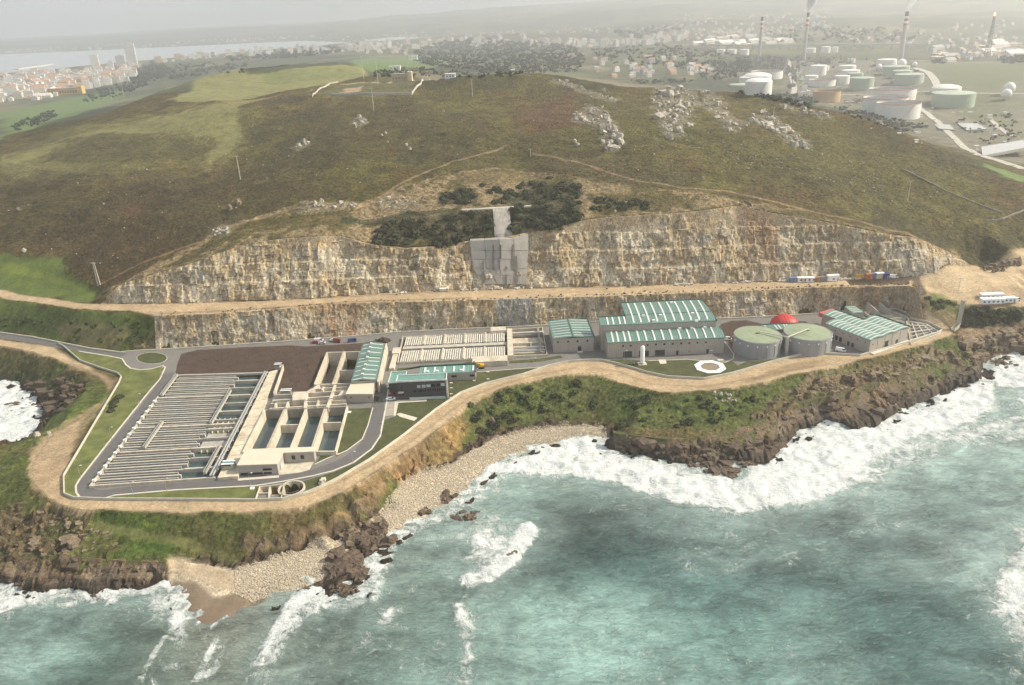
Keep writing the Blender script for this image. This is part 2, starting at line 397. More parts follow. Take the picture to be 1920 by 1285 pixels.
for q in densify(sil, 20):
    pts.append((q[0] * 1.06 - 8, q[1] * 1.06, q[2] * .90)); pts.append((q[0] * 1.22 - 30, q[1] * 1.22, q[2] * .45 + 14))
for L in FARP: addl(L, 60)
for L in FARD:
    D = densify([far3(*q) for q in L], 500); pts.extend(map(tuple, D))
# bay floor
BAY = [at(*q, ZS) for q in [(-300,146),(0,138),(80,134),(160,123),(260,114),(330,108),(480,95),(600,86),(650,80),(560,77),(400,84),(200,94),(0,103),(-300,115)]]
bx = np.array(BAY)
for i in range(7):
    a, b = bx[i], bx[13 - i]
    for t in (.25, .5, .75): c = a + (b - a) * t; pts.append((c[0], c[1], 0))
for x in (-16000, 0, 16000):
    for y in (14000, 30000, 60000): pts.append((x, y, 20.0))
for x in (-16000, 16000):
    for y in (800, 2500, 5000, 9000): pts.append((x, y, 30.0))
for x, y, z in ((-900, 500, 20), (-1100, 900, 60), (-1000, 700, 60), (-16000, -600, -1), (16000, -600, -1), (-3000, 300, -1), (3000, 300, -1), (900, 500, 60), (1200, 800, 20), (2500, 900, 20)): pts.append((x, y, z))
# thin coincident points
P = np.array(pts); key = np.round(P[:, :2] / 1.2).astype(int)
_, ui = np.unique(key, axis=0, return_index=True); P = P[ui]
res = delaunay_2d_cdt([Vector((a, b)) for a, b in P[:, :2]], [], [], 0, 1e-5)
TV = np.array([tuple(v) for v in res[0]]); TZ = np.array([P[o[0], 2] for o in res[3]]); TF = np.array([f for f in res[2]])
# grid lines
def lines(lo, hi, fine0, fine1, s, g):
    a = list(np.arange(fine0, fine1 + 1e-6, s)); st = s; v = a[-1]
    while v < hi: st *= g; v += st; a.append(v)
    st = s; v = a[0]; pre = []
    while v > lo: st *= g; v -= st; pre.append(v)
    return np.array(pre[::-1] + a)
XS = lines(-14000, 14000, -315, 330, 1.1, 1.042)
YS = np.concatenate([lines(-600, 0, 215, 660, 1.0, 1.15)])
YS = YS[YS <= 660.0]; y = 660.0; st = 1.0; ex = []
while y < 13500:
    st = min(st * 1.03, 2.0) if y < 1000 else st * 1.028
    y += st; ex.append(y)
YS = np.concatenate([YS, ex]); NX, NY = len(XS), len(YS)
GX, GY = np.meshgrid(XS, YS)
Z = np.full(GX.shape, np.nan)
for f in TF:
    A, B, C_ = TV[f[0]], TV[f[1]], TV[f[2]]
    x0, x1 = min(A[0], B[0], C_[0]), max(A[0], B[0], C_[0]); y0, y1 = min(A[1], B[1], C_[1]), max(A[1], B[1], C_[1])
    i0, i1 = np.searchsorted(XS, x0 - 1e-6), np.searchsorted(XS, x1 + 1e-6, 'right'); j0, j1 = np.searchsorted(YS, y0 - 1e-6), np.searchsorted(YS, y1 + 1e-6, 'right')
    if i1 <= i0 or j1 <= j0: continue
    gx = GX[j0:j1, i0:i1]; gy = GY[j0:j1, i0:i1]
    det = (B[1] - C_[1]) * (A[0] - C_[0]) + (C_[0] - B[0]) * (A[1] - C_[1])
    if abs(det) < 1e-9: continue
    l1 = ((B[1] - C_[1]) * (gx - C_[0]) + (C_[0] - B[0]) * (gy - C_[1])) / det
    l2 = ((C_[1] - A[1]) * (gx - C_[0]) + (A[0] - C_[0]) * (gy - C_[1])) / det
    l3 = 1 - l1 - l2; m = (l1 >= -1e-6) & (l2 >= -1e-6) & (l3 >= -1e-6)
    zz = l1 * TZ[f[0]] + l2 * TZ[f[1]] + l3 * TZ[f[2]]
    sub = Z[j0:j1, i0:i1]; sub[m] = zz[m]
Z[np.isnan(Z)] = -1.0
# regions
wall_base_y = np.interp(GX, flatW[:, 0], flatW[:, 1]); up_y = np.interp(GX, UPW[:, 0], UPW[:, 1])
hillw = smooth01((GY - up_y - 6) / 30.0)
def blur(A, n):
    B = A.copy()
    for _ in range(n):
        B[1:-1] = (B[:-2] + 2 * B[1:-1] + B[2:]) / 4; B[:, 1:-1] = (B[:, :-2] + 2 * B[:, 1:-1] + B[:, 2:]) / 4
    return B
far_cells = GY > 700
ZB1 = blur(Z, 60); ZB0 = blur(Z, 2)
Z = Z * 0 + ZB0 * (1 - hillw) + ZB1 * hillw
print('terrain tin', len(P), Z.shape, round(time.time() - T0, 1))
_c = at(1825, 506, 42); _m2 = smooth01(1.6 - np.hypot(GX - _c[0], GY - _c[1]) / 26.0); Zq = blur(Z, 140); Z = Z * (1 - _m2) + Zq * _m2
PLATP = [at(x, y, 22.0) for x, y in [(-600, 600)] + FLAT[0][1:] + TRACK_OUT[::-1] + TRACK_OUT_L[::-1] + [(-600, 648)]]
_m = (GY > 200) & (GY < 520) & (np.abs(GX) < 700)
inP = np.zeros(GX.shape, bool); inP[_m] = inpoly(GX[_m], GY[_m], PLATP)
Z[inP] = 22.0
# soft relief on the hill
rel = 14 * fbm(GX, GY, 200, 2, 51) + 7.5 * fbm(GX, GY, 85, 3, 5) + 2.6 * fbm(GX, GY, 26, 3, 15) + 1.4 * fbm(GX, GY, 12, 3, 21)
gl = dline(GX, GY, [at(965, 278, 98)[:2] * 1.0, at(1000, 330, 90), at(985, 380, 82)]); rel = rel - 4.5 * np.exp(-(gl / 16) ** 2)
Z += hillw * rel * np.clip((GY - up_y) / 60, 0, 1) * np.where(GY < 1500, 1, 0)
farw = smooth01((GY - 1500) / 1500.0)
Z += farw * (30 * fbm(GX, GY, 900, 4, 31) * smooth01((Z - 6) / 30.0))
Z += smooth01((GY - 3000) / 1500.0) * smooth01((GX + .22 * GY) / 700) * smooth01((GY - 3000) / 400) * 95 * fbm(GX, GY, 1150, 4, 79)
Z += smooth01((GY - 7000) / 2500.0) * 120 * fbm(GX, GY, 2500, 4, 77)
_mb = GY > 1500
_bi = inpoly(GX[_mb], GY[_mb], BAY); _zz = Z[_mb]; _zz[_bi] = 0.0; Z[_mb] = _zz
Z = np.where((GY > 1500) & ~((GY > 1500) & (Z < 4)), np.maximum(Z, 9.0), Z)
def zat(x, y):
    x = np.asarray(x, float); y = np.asarray(y, float)
    i = np.clip(np.searchsorted(XS, x) - 1, 0, NX - 2); j = np.clip(np.searchsorted(YS, y) - 1, 0, NY - 2)
    tx = (x - XS[i]) / (XS[i + 1] - XS[i]); ty = (y - YS[j]) / (YS[j + 1] - YS[j])
    return Z[j, i] * (1 - tx) * (1 - ty) + Z[j, i + 1] * tx * (1 - ty) + Z[j + 1, i] * (1 - tx) * ty + Z[j + 1, i + 1] * tx * ty
def hit(px, py):
    """where the line of sight through a photo point meets the ground"""
    d = ray(px, py); ts = np.concatenate([np.arange(150, 1200, 1.0), np.geomspace(1200, 40000, 900)])
    X = d[0] / d[1] * ts; Yy = ts; Zr = CAMZ + d[2] / d[1] * ts
    s = Zr - np.maximum(zat(X, Yy), ZS); k = np.argmax(s < 0)
    if not (s < 0).any(): return (X[-1], Yy[-1], ZS)
    k = max(k, 1); t = s[k - 1] / (s[k - 1] - s[k] + 1e-9)
    x = X[k - 1] + t * (X[k] - X[k - 1]); y = Yy[k - 1] + t * (Yy[k] - Yy[k - 1])
    return (x, y, float(max(zat(x, y), ZS)))
def hits(L, step=8):
    return [hit(x, y) for x, y in L]
# ------------------------------------------------------------------ ground colours (soil, rock and plants, and painted shade on the lower left hill)
def lin(r, g, b): return np.array([((c / 255) / 12.92 if c / 255 <= .04045 else ((c / 255 + .055) / 1.055) ** 2.4) for c in (r, g, b)])
C_ = {'heath': np.array([.066, .057, .018]), 'heathred': np.array([.070, .047, .019]), 'green': np.array([.085, .115, .026]),
      'meadow': np.array([.105, .155, .045]), 'pale': np.array([.185, .180, .070]), 'dirt': np.array([.40, .30, .185]), 'dirt2': np.array([.30, .205, .115]),
      'rubble': np.array([.235, .18, .10]), 'rock': np.array([.22, .165, .11]), 'darkrock': np.array([.062, .045, .032]), 'ochre': np.array([.30, .19, .09]),
      'peb': np.array([.46, .39, .28]), 'sand': np.array([.40, .31, .21]), 'wet': np.array([.17, .125, .085]), 'bush': np.array([.024, .030, .013]),
      'seagrass': np.array([.066, .080, .022]), 'far': np.array([.060, .070, .036]), 'ind': np.array([.17, .16, .12]), 'brown': np.array([.13, .085, .05])}
G = np.zeros(GX.shape + (3,)); G[:] = C_['heath']
MK = np.zeros(GX.shape + (3,)); MK[..., 0] = 1.0
gy, gx = np.gradient(Z); dzx = gx / np.gradient(XS)[None, :]; dzy = gy / np.gradient(YS)[:, None]
slope = np.hypot(dzx, dzy)
n1 = fbm(GX, GY, 60, 4, 3); n2 = fbm(GX, GY, 18, 4, 9); n3 = fbm(GX, GY, 6, 3, 13)
def put(w, col, mk):
    w = np.clip(w, 0, 1)[..., None]; G[:] = G * (1 - w) + np.asarray(col) * w; MK[:] = MK * (1 - w) + np.array(mk) * w
def zone(poly, col, mk=(1, 0, 0), feather=6.0, amt=1.0, rag=1.0, world=False, patch=None):
    """paint a patch of ground cover; its border is ragged with noise"""
    W = np.array(poly if world else [hit(*q)[:2] for q in poly])[:, :2]
    x0, x1 = W[:, 0].min() - feather * 2, W[:, 0].max() + feather * 2; y0, y1 = W[:, 1].min() - feather * 2, W[:, 1].max() + feather * 2
    i0, i1 = np.searchsorted(XS, x0), np.searchsorted(XS, x1); j0, j1 = np.searchsorted(YS, y0), np.searchsorted(YS, y1)
    if i1 <= i0 or j1 <= j0: return
    s = (slice(j0, j1), slice(i0, i1)); D = dline(GX[s], GY[s], W, True); D = np.where(inpoly(GX[s], GY[s], W), D, -D)
    D = D + rag * feather * 2.2 * (n2[s] + .6 * n3[s])
    w = smooth01(D / feather + 0.5) * amt
    if patch is not None: w = w * smooth01((n2[s] + .7 * n3[s] - patch) * 9 + .5)
    w = w[..., None]; G[s] = G[s] * (1 - w) + np.asarray(C_[col] if isinstance(col, str) else col) * w; MK[s] = MK[s] * (1 - w) + np.array(mk) * w
def trail(line, col, width, mk=(0, 0, .4), feather=1.2, amt=1.0, flat=None):
    W = np.array([(hit(*q)[:2] if flat is None else at(*q, flat)) for q in line]); x0, y0 = W.min(0) - 15; x1, y1 = W.max(0) + 15
    i0, i1 = np.searchsorted(XS, x0), np.searchsorted(XS, x1); j0, j1 = np.searchsorted(YS, y0), np.searchsorted(YS, y1)
    s = (slice(j0, j1), slice(i0, i1)); D = dline(GX[s], GY[s], W) + 1.2 * n3[s]
    w = (smooth01((width / 2 - D) / feather + .5) * amt)[..., None]
    G[s] = G[s] * (1 - w) + np.asarray(C_[col]) * w; MK[s] = MK[s] * (1 - w) + np.array(mk) * w
# hill: heath of varying tint
put(smooth01((n1 + .02) * 8) * .6, C_['heathred'], (1, 0, 0)); put(smooth01((n2 - .03) * 9) * .7, np.array([.088, .082, .022]), (1, 0, 0))
put(smooth01((fbm(GX, GY, 35, 4, 88) - .04) * 9) * .7, np.array([.034, .034, .015]), (1, 0, 0))
# far country
fw = smooth01((GY - 950) / 150)
put(fw, C_['far'], (.5, 0, 0))
nf = fbm(GX, GY, 260, 4, 41)
put(fw * smooth01((nf - .02) * 9) * .75, np.array([.12, .13, .06]), (.1, 0, 0)); put(fw * smooth01((fbm(GX, GY, 180, 4, 55) - .09) * 12) * .7, np.array([.19, .155, .10]), (.1, 0, 0))
put(fw * smooth01((fbm(GX, GY, 120, 4, 65) - .03) * 12) * .8, np.array([.022, .030, .016]), (.6, 0, 0))
zone([(0, 210), (60, 198), (150, 182), (235, 168), (215, 188), (150, 212), (70, 235), (0, 262)], 'meadow', (.1, 0, 0), 14)
zone([(1480, 112), (1900, 118), (1960, 200), (1960, 320), (1700, 250), (1560, 200), (1470, 170)], 'ind', (.2, 0, .3), 40, .75)
zone([(1740, 120), (1920, 118), (1920, 160), (1800, 158), (1745, 140)], np.array([.10, .115, .05]), (.2, 0, 0), 30, .9)
zone([(1760, 150), (1890, 160), (1920, 250), (1800, 215)], np.array([.10, .11, .05]), (.2, 0, 0), 30, .8)
zone([(1870, 315), (1960, 340), (1960, 352), (1880, 330), (1840, 305)], 'meadow', (.1, 0, 0), 8)
zone([(660, 112), (760, 108), (850, 112), (830, 122), (760, 128), (700, 136), (665, 128)], 'meadow', (.1, 0, 0), 12)
# plateau grassland
zone([(310, 152), (467, 140), (633, 122), (680, 128), (690, 142), (640, 153), (580, 163), (500, 178), (433, 190), (333, 190), (320, 186), (367, 158)], 'pale', (.15, 0, 0), 7)
zone([(500, 138), (640, 128), (670, 140), (560, 156), (490, 160)], np.array([.15, .17, .06]), (.15, 0, 0), 9, .7)
zone([(0, 302), (133, 259), (207, 238), (333, 216), (427, 192), (500, 182), (447, 202), (457, 230), (450, 268), (405, 302), (360, 300), (418, 266), (367, 252), (267, 252), (207, 246), (120, 278), (67, 296), (0, 322)], 'pale', (.2, 0, 0), 6, .9)
zone([(0, 318), (70, 296), (170, 305), (300, 318), (200, 335), (0, 345)], np.array([.10, .10, .042]), (.6, 0, 0), 14, .6)
zone([(250, 300), (300, 285), (320, 262), (300, 262), (262, 288)], 'pale', (.3, 0, 0), 5, .6)
trail([(0, 297), (133, 257), (207, 236), (333, 215), (427, 190), (520, 180), (590, 168)], 'dirt2', 2.6, amt=.8)
zone([(590, 178), (640, 158), (700, 152), (790, 150), (775, 178), (700, 182), (640, 182)], np.array([.10, .10, .045]), (.5, 0, 0), 5, .7)
zone([(645, 166), (680, 162), (676, 172), (640, 174)], 'dirt', (0, .5, 0), 3, .8)
trail([(640, 158), (680, 155), (730, 156), (775, 151), (820, 150)], 'dirt', 4)
zone([(-40, 300), (150, 236), (330, 205), (470, 186), (480, 262), (420, 315), (300, 335), (100, 345), (-40, 350)], np.array([.125, .118, .045]), (.6, 0, 0), 26, .5)
zone([(1000, 175), (1250, 170), (1450, 200), (1700, 280), (1900, 380), (1900, 460), (1700, 400), (1450, 330), (1200, 320)], np.array([.082, .074, .021]), (1, 0, 0), 30, .55)
# red and dark patches on the heath
zone([(120, 480), (220, 420), (330, 440), (350, 470), (240, 530), (180, 540), (130, 520)], 'heathred', (1, 0, 0), 12, .8)
zone([(230, 390), (270, 382), (262, 402), (240, 405)], np.array([.13, .06, .035]), (1, 0, 0), 5, .8)
zone([(960, 210), (1080, 170), (1100, 230), (1000, 255)], np.array([.08, .042, .022]), (1, 0, 0), 14, .7)
zone([(1020, 300), (1300, 320), (1280, 360), (1150, 348), (1000, 320)], np.array([.06, .055, .025]), (1, 0, 0), 10, .6)
zone([(560, 250), (640, 210), (660, 300), (520, 330), (440, 340)], np.array([.040, .036, .018]), (1, 0, 0), 20, .6)
zone([(-40, 330), (120, 322), (300, 325), (440, 345), (560, 330), (640, 360), (480, 405), (400, 435), (300, 480), (190, 535), (120, 478), (-40, 468)], np.array([.046, .034, .016]), (1, 0, 0), 18, .6)  # deep shade of the lower left hill, painted as darker heath
zone([(120, 262), (200, 250), (330, 262), (410, 275), (380, 300), (250, 305), (90, 300)], np.array([.050, .045, .018]), (1, 0, 0), 9, .65)
zone([(640, 205), (780, 200), (900, 230), (1040, 265), (1000, 290), (850, 300), (680, 290), (600, 262)], np.array([.052, .046, .017]), (1, 0, 0), 22, .5)
# lower left banks
zone([(-60, 470), (0, 477), (120, 483), (124, 507), (167, 533), (180, 548), (178, 566), (0, 546), (-80, 540)], 'green', (.3, 0, 0), 4)
zone([(0, 490), (60, 500), (120, 520), (172, 545), (176, 553), (100, 530), (0, 512)], np.array([.13, .16, .03]), (.2, 0, 0), 4, .9)
zone([(-60, 556), (0, 562), (150, 584), (290, 590), (296, 620), (250, 650), (170, 652), (0, 620), (-60, 614)], 'green', (.4, 0, 0), 4)
zone([(0, 590), (110, 590), (160, 600), (150, 615), (60, 618), (0, 612)], 'bush', (1, 0, 0), 6, .5)
zone([(100, 615), (200, 608), (260, 620), (290, 640), (240, 655), (150, 648)], 'rubble', (.3, .3, 0), 5, .55)
zone([(180, 560), (300, 510), (340, 520), (230, 560)], 'rubble', (.2, .6, 0), 5, .7)
# quarry rim rubble
zone([(198, 545), (290, 497), (400, 440), (420, 430), (480, 408), (560, 383), (680, 376), (760, 348), (850, 325), (960, 318), (1090, 335), (1190, 352), (1310, 362), (1400, 376), (1500, 396), (1600, 420), (1700, 440), (1790, 475), (1850, 512), (1822, 508), (1747, 464), (1647, 442), (1547, 422), (1430, 402), (1380, 392), (1280, 404), (1073, 424), (1000, 447), (880, 457), (690, 464), (640, 448), (533, 452), (400, 482), (300, 516), (233, 536)], 'rubble', (.25, .8, .3), 4, 1, 1.2)
zone([(300, 500), (400, 445), (560, 386), (680, 378), (760, 350), (850, 327), (960, 320), (1090, 337), (1310, 364), (1500, 398), (1700, 442), (1700, 448), (1547, 420), (1380, 390), (1073, 422), (990, 440), (880, 455), (690, 462), (533, 450), (400, 480)], 'heath', (1, 0, 0), 4, .9, 1, False, .03)
for zp in ([(400, 442), (480, 415), (590, 398), (592, 418), (500, 432), (430, 455)], [(300, 505), (360, 470), (420, 440), (470, 436), (400, 466), (330, 500)]):
    zone(zp, 'heath', (1, 0, 0), 5, .85)
zone([(640, 408), (740, 402), (860, 390), (862, 396), (760, 412), (650, 420)], 'bush', (1, 0, 0), 2.5, .8)
zone([(930, 352), (1080, 340), (1095, 400), (1085, 432), (1020, 432), (960, 420), (940, 385)], 'bush', (1, 0, 0), 6, .85)
zone([(820, 362), (900, 352), (900, 385), (825, 384)], 'bush', (1, 0, 0), 4, .8)
zone([(850, 330), (960, 322), (1080, 332), (1090, 350), (960, 348), (850, 352)], 'heath', (1, 0, 0), 6, .6)
zone([(1100, 368), (1215, 372), (1222, 398), (1110, 402)], 'heath', (1, 0, 0), 5, .9)
zone([(690, 435), (800, 405), (920, 400), (925, 448), (830, 462), (700, 462)], 'bush', (1, 0, 0), 5, .7)
zone([(1400, 380), (1560, 408), (1700, 446), (1690, 450), (1550, 420), (1420, 398)], 'heath', (1, 0, 0), 3, .75)
zone([(1080, 338), (1175, 348), (1180, 362), (1090, 360)], 'rubble', (0, .8, 0), 3, .8)
trail([(660, 400), (673, 390), (723, 363), (807, 319), (850, 303), (897, 290), (950, 273)], 'dirt2', 2.2, amt=.55)
trail([(1000, 288), (1060, 300), (1120, 316), (1200, 340), (1280, 353), (1363, 358), (1430, 373), (1480, 385), (1563, 405), (1663, 430), (1713, 443), (1780, 475), (1840, 503)], 'dirt2', 2.2, amt=.55)
trail([(185, 535), (240, 505), (300, 480), (370, 455), (420, 445)], 'dirt2', 2.0, amt=.5)
trail([(600, 194), (700, 207), (790, 198), (830, 188)], 'bush', 1.5, amt=.5)
trail([(440, 345), (520, 300), (600, 262), (650, 240)], 'bush', 1.6, amt=.35)
# benches, tracks
benchp = [tuple(q[:2]) for q in wtl] + [tuple(at(x, y, 38)) for x, y in [(1745, 548), (1790, 562), (1850, 574), (1960, 577), (2100, 575), (2100, 480), (1960, 478), (1900, 500), (1860, 512)]] + [tuple(q[:2]) for q in bbk[::-1]]
zone(benchp, 'dirt', (.05, .15, .4), 2.0, 1, .5, True)
trail([(297, 570), (400, 567), (500, 564), (640, 557), (800, 549), (1000, 541), (1200, 537)], 'brown', 1.6, amt=.6)
trail([(300, 588), (400, 584), (520, 577), (640, 568), (760, 562), (880, 559)], 'brown', 3.0, amt=.5)
trail([(-60, 545), (0, 550), (80, 563), (150, 574), (220, 578), (300, 579), (400, 575), (520, 570), (640, 562), (800, 556), (1000, 549), (1200, 543), (1500, 533), (1700, 527)], np.array([.50, .39, .25]) if False else 'dirt', 7, amt=1)
zone([(1750, 500), (1850, 512), (1920, 470), (1960, 480), (1960, 530), (1880, 535), (1800, 545), (1720, 530)], np.array([.44, .34, .21]), (0, .1, .4), 5, .9)
zone([(1730, 552), (1790, 566), (1795, 600), (1740, 600)], 'green', (.6, 0, 0), 5, .8)
zone([(1795, 572), (1850, 578), (1960, 580), (1960, 606), (1860, 612), (1800, 612)], np.array([.045, .055, .02]), (.8, 0, 0), 4, 1)
zone([(1745, 580), (1780, 590), (1790, 612), (1745, 612), (1725, 590)], 'rubble', (.3, .6, 0), 4, .8)
# seaward side of the works
sea_side = (GY < np.interp(GX, trackW[:, 0], trackW[:, 1], left=420)) & (GY > 150) & (GY < 520) & (GX > -330)
leftside = (GY < 520) & inpoly(GX, GY, [(-900, 150), (-250, 150)] + [tuple(at(*q)) for q in TRACK_OUT_L[::-1]] + [(-900, 430)]) if True else None
ss = (sea_side | leftside)
ssb = blur(ss.astype(float), 2)
put(ssb, C_['seagrass'], (.75, .1, 0)); put(ssb * smooth01((n2 + .02) * 7) * .65, np.array([.115, .095, .042]), (.7, .2, 0)); put(ssb * smooth01((n1 - .03) * 9) * .5, np.array([.115, .075, .04]), (.6, .2, 0))
put(ssb * smooth01((fbm(GX, GY, 25, 4, 120) - .02) * 8) * .7, np.array([.060, .092, .018]), (.8, 0, 0))
put(ssb * smooth01((slope - 1.0 + 1.6 * n3 + 1.2 * n2) / .5) * .75, C_['rock'] * .8, (.2, .8, 0))
zone([(640, 905), (735, 850), (800, 815), (850, 805), (868, 838), (850, 868), (790, 880), (740, 915), (700, 950)], np.array([.22, .15, .07]), (.5, .6, 0), 5, .75)
zone([(735, 880), (775, 868), (790, 880), (760, 905), (738, 905)], 'ochre', (.1, .8, 0), 3, .9)
zone([(800, 800), (850, 790), (880, 790), (870, 822), (850, 845)], np.array([.30, .19, .08]), (.2, .8, 0), 3, .7)
zone([(900, 790), (1120, 768), (1125, 798), (1000, 806), (900, 832)], np.array([.12, .085, .05]), (.5, .5, 0), 5, .7)
zone([(905, 755), (960, 732), (1110, 712), (1128, 745), (1100, 775), (990, 782), (905, 800)], np.array([.13, .105, .06]), (.5, .5, 0), 4, .7, 1, False, .08)
zone([(870, 770), (910, 750), (960, 732), (1040, 718), (1110, 712), (1130, 740), (1110, 775), (1000, 775), (930, 800), (890, 820)], np.array([.060, .075, .022]), (1, .1, 0), 4, .75)
zone([(1140, 722), (1240, 742), (1350, 740), (1460, 722), (1420, 770), (1330, 800), (1200, 805), (1148, 800)], np.array([.062, .082, .022]), (1, 0, 0), 5, .8)
zone([(165, 1005), (250, 1010), (330, 1015), (320, 1040), (240, 1038), (170, 1030)], np.array([.06, .10, .018]), (.5, 0, 0), 4, .9)
zone([(200, 660), (240, 690), (200, 740), (150, 730)], 'brown', (.4, .3, 0), 5, .6) if False else None
# shore rock
shore_all = np.vstack([shoreW[:, :2], coveW[:, :2]])
m = (GY > 150) & (GY < 520) & (GX > -700) & (GX < 700)
ds = np.full(GX.shape, 1e3); ds[m] = np.minimum(dline(GX[m], GY[m], shoreW), dline(GX[m], GY[m], coveW))
Zl = (Z - ZS) * 22 / (22 - ZS)
low = ssb * smooth01((7.0 - Zl + 5 * n2 + 3 * n3) / 2.5)
put(low, C_['darkrock'] * 1.35, (.05, 1, 0)); put(ssb * smooth01((3.5 - Zl + 3 * n2) / 2), C_['darkrock'] * .7, (0, 1, 0))
zone([(-60, 925), (60, 955), (200, 985), (240, 1030), (170, 1060), (60, 1060), (-60, 1060)], np.array([.14, .105, .066]), (.25, 1, 0), 7, .85, 1.4)
zone([(100, 985), (230, 1000), (300, 1010), (250, 1035), (170, 1045)], 'seagrass', (.8, .1, 0), 6, .8, 1.5)
zone([(1500, 700), (1640, 676), (1760, 650), (1810, 668), (1740, 692), (1640, 716), (1560, 738), (1480, 742)], np.array([.20, .15, .095]), (.3, 1, 0), 6, .8, 1.4)
zone([(1380, 790), (1460, 750), (1560, 722), (1640, 712), (1640, 735), (1540, 760), (1450, 800)], np.array([.17, .12, .075]), (.3, 1, 0), 5, .7, 1.4)
zone([(1790, 622), (1920, 605), (2100, 590), (2100, 650), (1920, 652), (1850, 674), (1800, 672)], np.array([.20, .145, .09]), (.35, 1, 0), 6, .85, 1.3)
zone([(1500, 690), (1600, 676), (1640, 690), (1540, 712)], 'seagrass', (.8, .1, 0), 4, .6, 1.4)
zone([(30, 720), (110, 700), (165, 720), (140, 760), (90, 780), (78, 745), (40, 722)], C_['darkrock'] * 1.2, (.2, 1, 0), 6, .8, 1.3)
zone([(0, 660), (100, 680), (150, 700), (130, 735), (90, 740), (60, 725), (0, 705)], np.array([.05, .058, .02]), (.8, .3, 0), 5, .7)
zone([(100, 770), (165, 740), (190, 745), (120, 800), (80, 815)], 'green', (.6, 0, 0), 4, .7)
# beaches
zone([(1130, 797), (1060, 797), (990, 805), (930, 822), (882, 846), (850, 872), (790, 888), (752, 906), (738, 925), (745, 945), (715, 960), (695, 978), (720, 1002), (750, 990), (800, 968), (835, 955), (870, 928), (905, 890), (960, 860), (1010, 836), (1080, 826), (1142, 822)], 'peb', (0, 0, 1), 1.5, 1, .6)
zone([(985, 842), (1010, 834), (1080, 824), (1142, 820), (1140, 812), (1080, 815), (1000, 828), (950, 850), (900, 885), (860, 925), (875, 925)], C_['peb'] * .45, (0, 0, 1), 2, .7, .6)
zone([(320, 1048), (345, 1045), (390, 1057), (440, 1067), (500, 1050), (560, 1032), (640, 1010), (655, 1030), (640, 1070), (600, 1090), (540, 1112), (480, 1130), (430, 1160), (388, 1175), (355, 1150), (330, 1115), (314, 1092)], 'peb', (0, 0, .9), 1.5, 1, .6)
zone([(320, 1050), (345, 1047), (390, 1060), (440, 1075), (455, 1100), (410, 1112), (370, 1085), (322, 1080)], 'sand', (0, 0, .3), 4, .85, .8)
zone([(312, 1085), (345, 1100), (390, 1130), (450, 1118), (520, 1098), (480, 1140), (420, 1200), (340, 1190)], 'wet', (0, 0, .3), 6, .8, .8)
zone([(318, 1088), (370, 1092), (405, 1120), (450, 1112), (480, 1100), (450, 1150), (388, 1180), (350, 1155), (325, 1115)], 'wet', (0, 0, .1), 2, .85, .3)
zone([(560, 1072), (640, 1050), (660, 1075), (600, 1098), (520, 1125), (460, 1145), (480, 1110)], C_['peb'] * .4, (0, 0, 1), 3, .8, .8)
# coast track and bare ground
TRK = [(60, 902), (78, 925), (110, 946), (150, 956), (300, 963), (480, 960), (560, 952), (620, 937), (690, 896), (740, 861), (790, 832), (835, 796), (868, 764), (910, 741), (960, 723), (1020, 710), (1085, 699), (1125, 703), (1160, 717), (1200, 728), (1240, 736), (1330, 733), (1440, 715), (1500, 701), (1560, 689), (1640, 671), (1740, 645), (1790, 626), (1775, 612), (1700, 580), (1600, 620), (1300, 690), (1100, 660), (900, 690), (700, 830), (560, 915), (160, 925), (125, 900), (150, 800), (215, 715), (150, 680), (100, 650), (0, 637), (-60, 632), (-60, 645), (0, 650), (60, 662), (110, 676), (140, 690), (190, 705), (203, 722), (195, 745), (175, 770), (130, 800), (90, 820), (55, 860), (50, 890)]
zone(TRK, 'dirt', (0, 0, .5), 2.2, .95, .8)
zone([(60, 840), (110, 800), (190, 755), (205, 720), (222, 712), (170, 802), (120, 890), (122, 930), (100, 940), (70, 920), (62, 880)], np.array([.30, .22, .135]), (.1, 0, .5), 4, .6)
trail([(130, 690), (180, 705), (205, 712), (212, 722)], 'brown', 6, amt=.5)
trail([(620, 912), (700, 870), (770, 828), (840, 775), (880, 745), (930, 725), (1000, 704), (1080, 690)], 'brown', 1.8, amt=.35)
trail([(1110, 690), (1160, 697), (1220, 720), (1320, 726), (1420, 708), (1480, 694), (1560, 683)], 'brown', 1.8, amt=.35)
zone([(1440, 694), (1500, 680), (1545, 676), (1520, 690), (1450, 706), (1400, 716)], np.array([.20, .14, .08]), (.2, 0, .3), 2, .7)
trail([(560, 1010), (620, 985), (690, 935), (720, 905)], 'dirt2', 1.5, amt=.5)
trail([(180, 985), (300, 1010), (380, 1025), (440, 1050)], 'pale', 3, amt=.5)
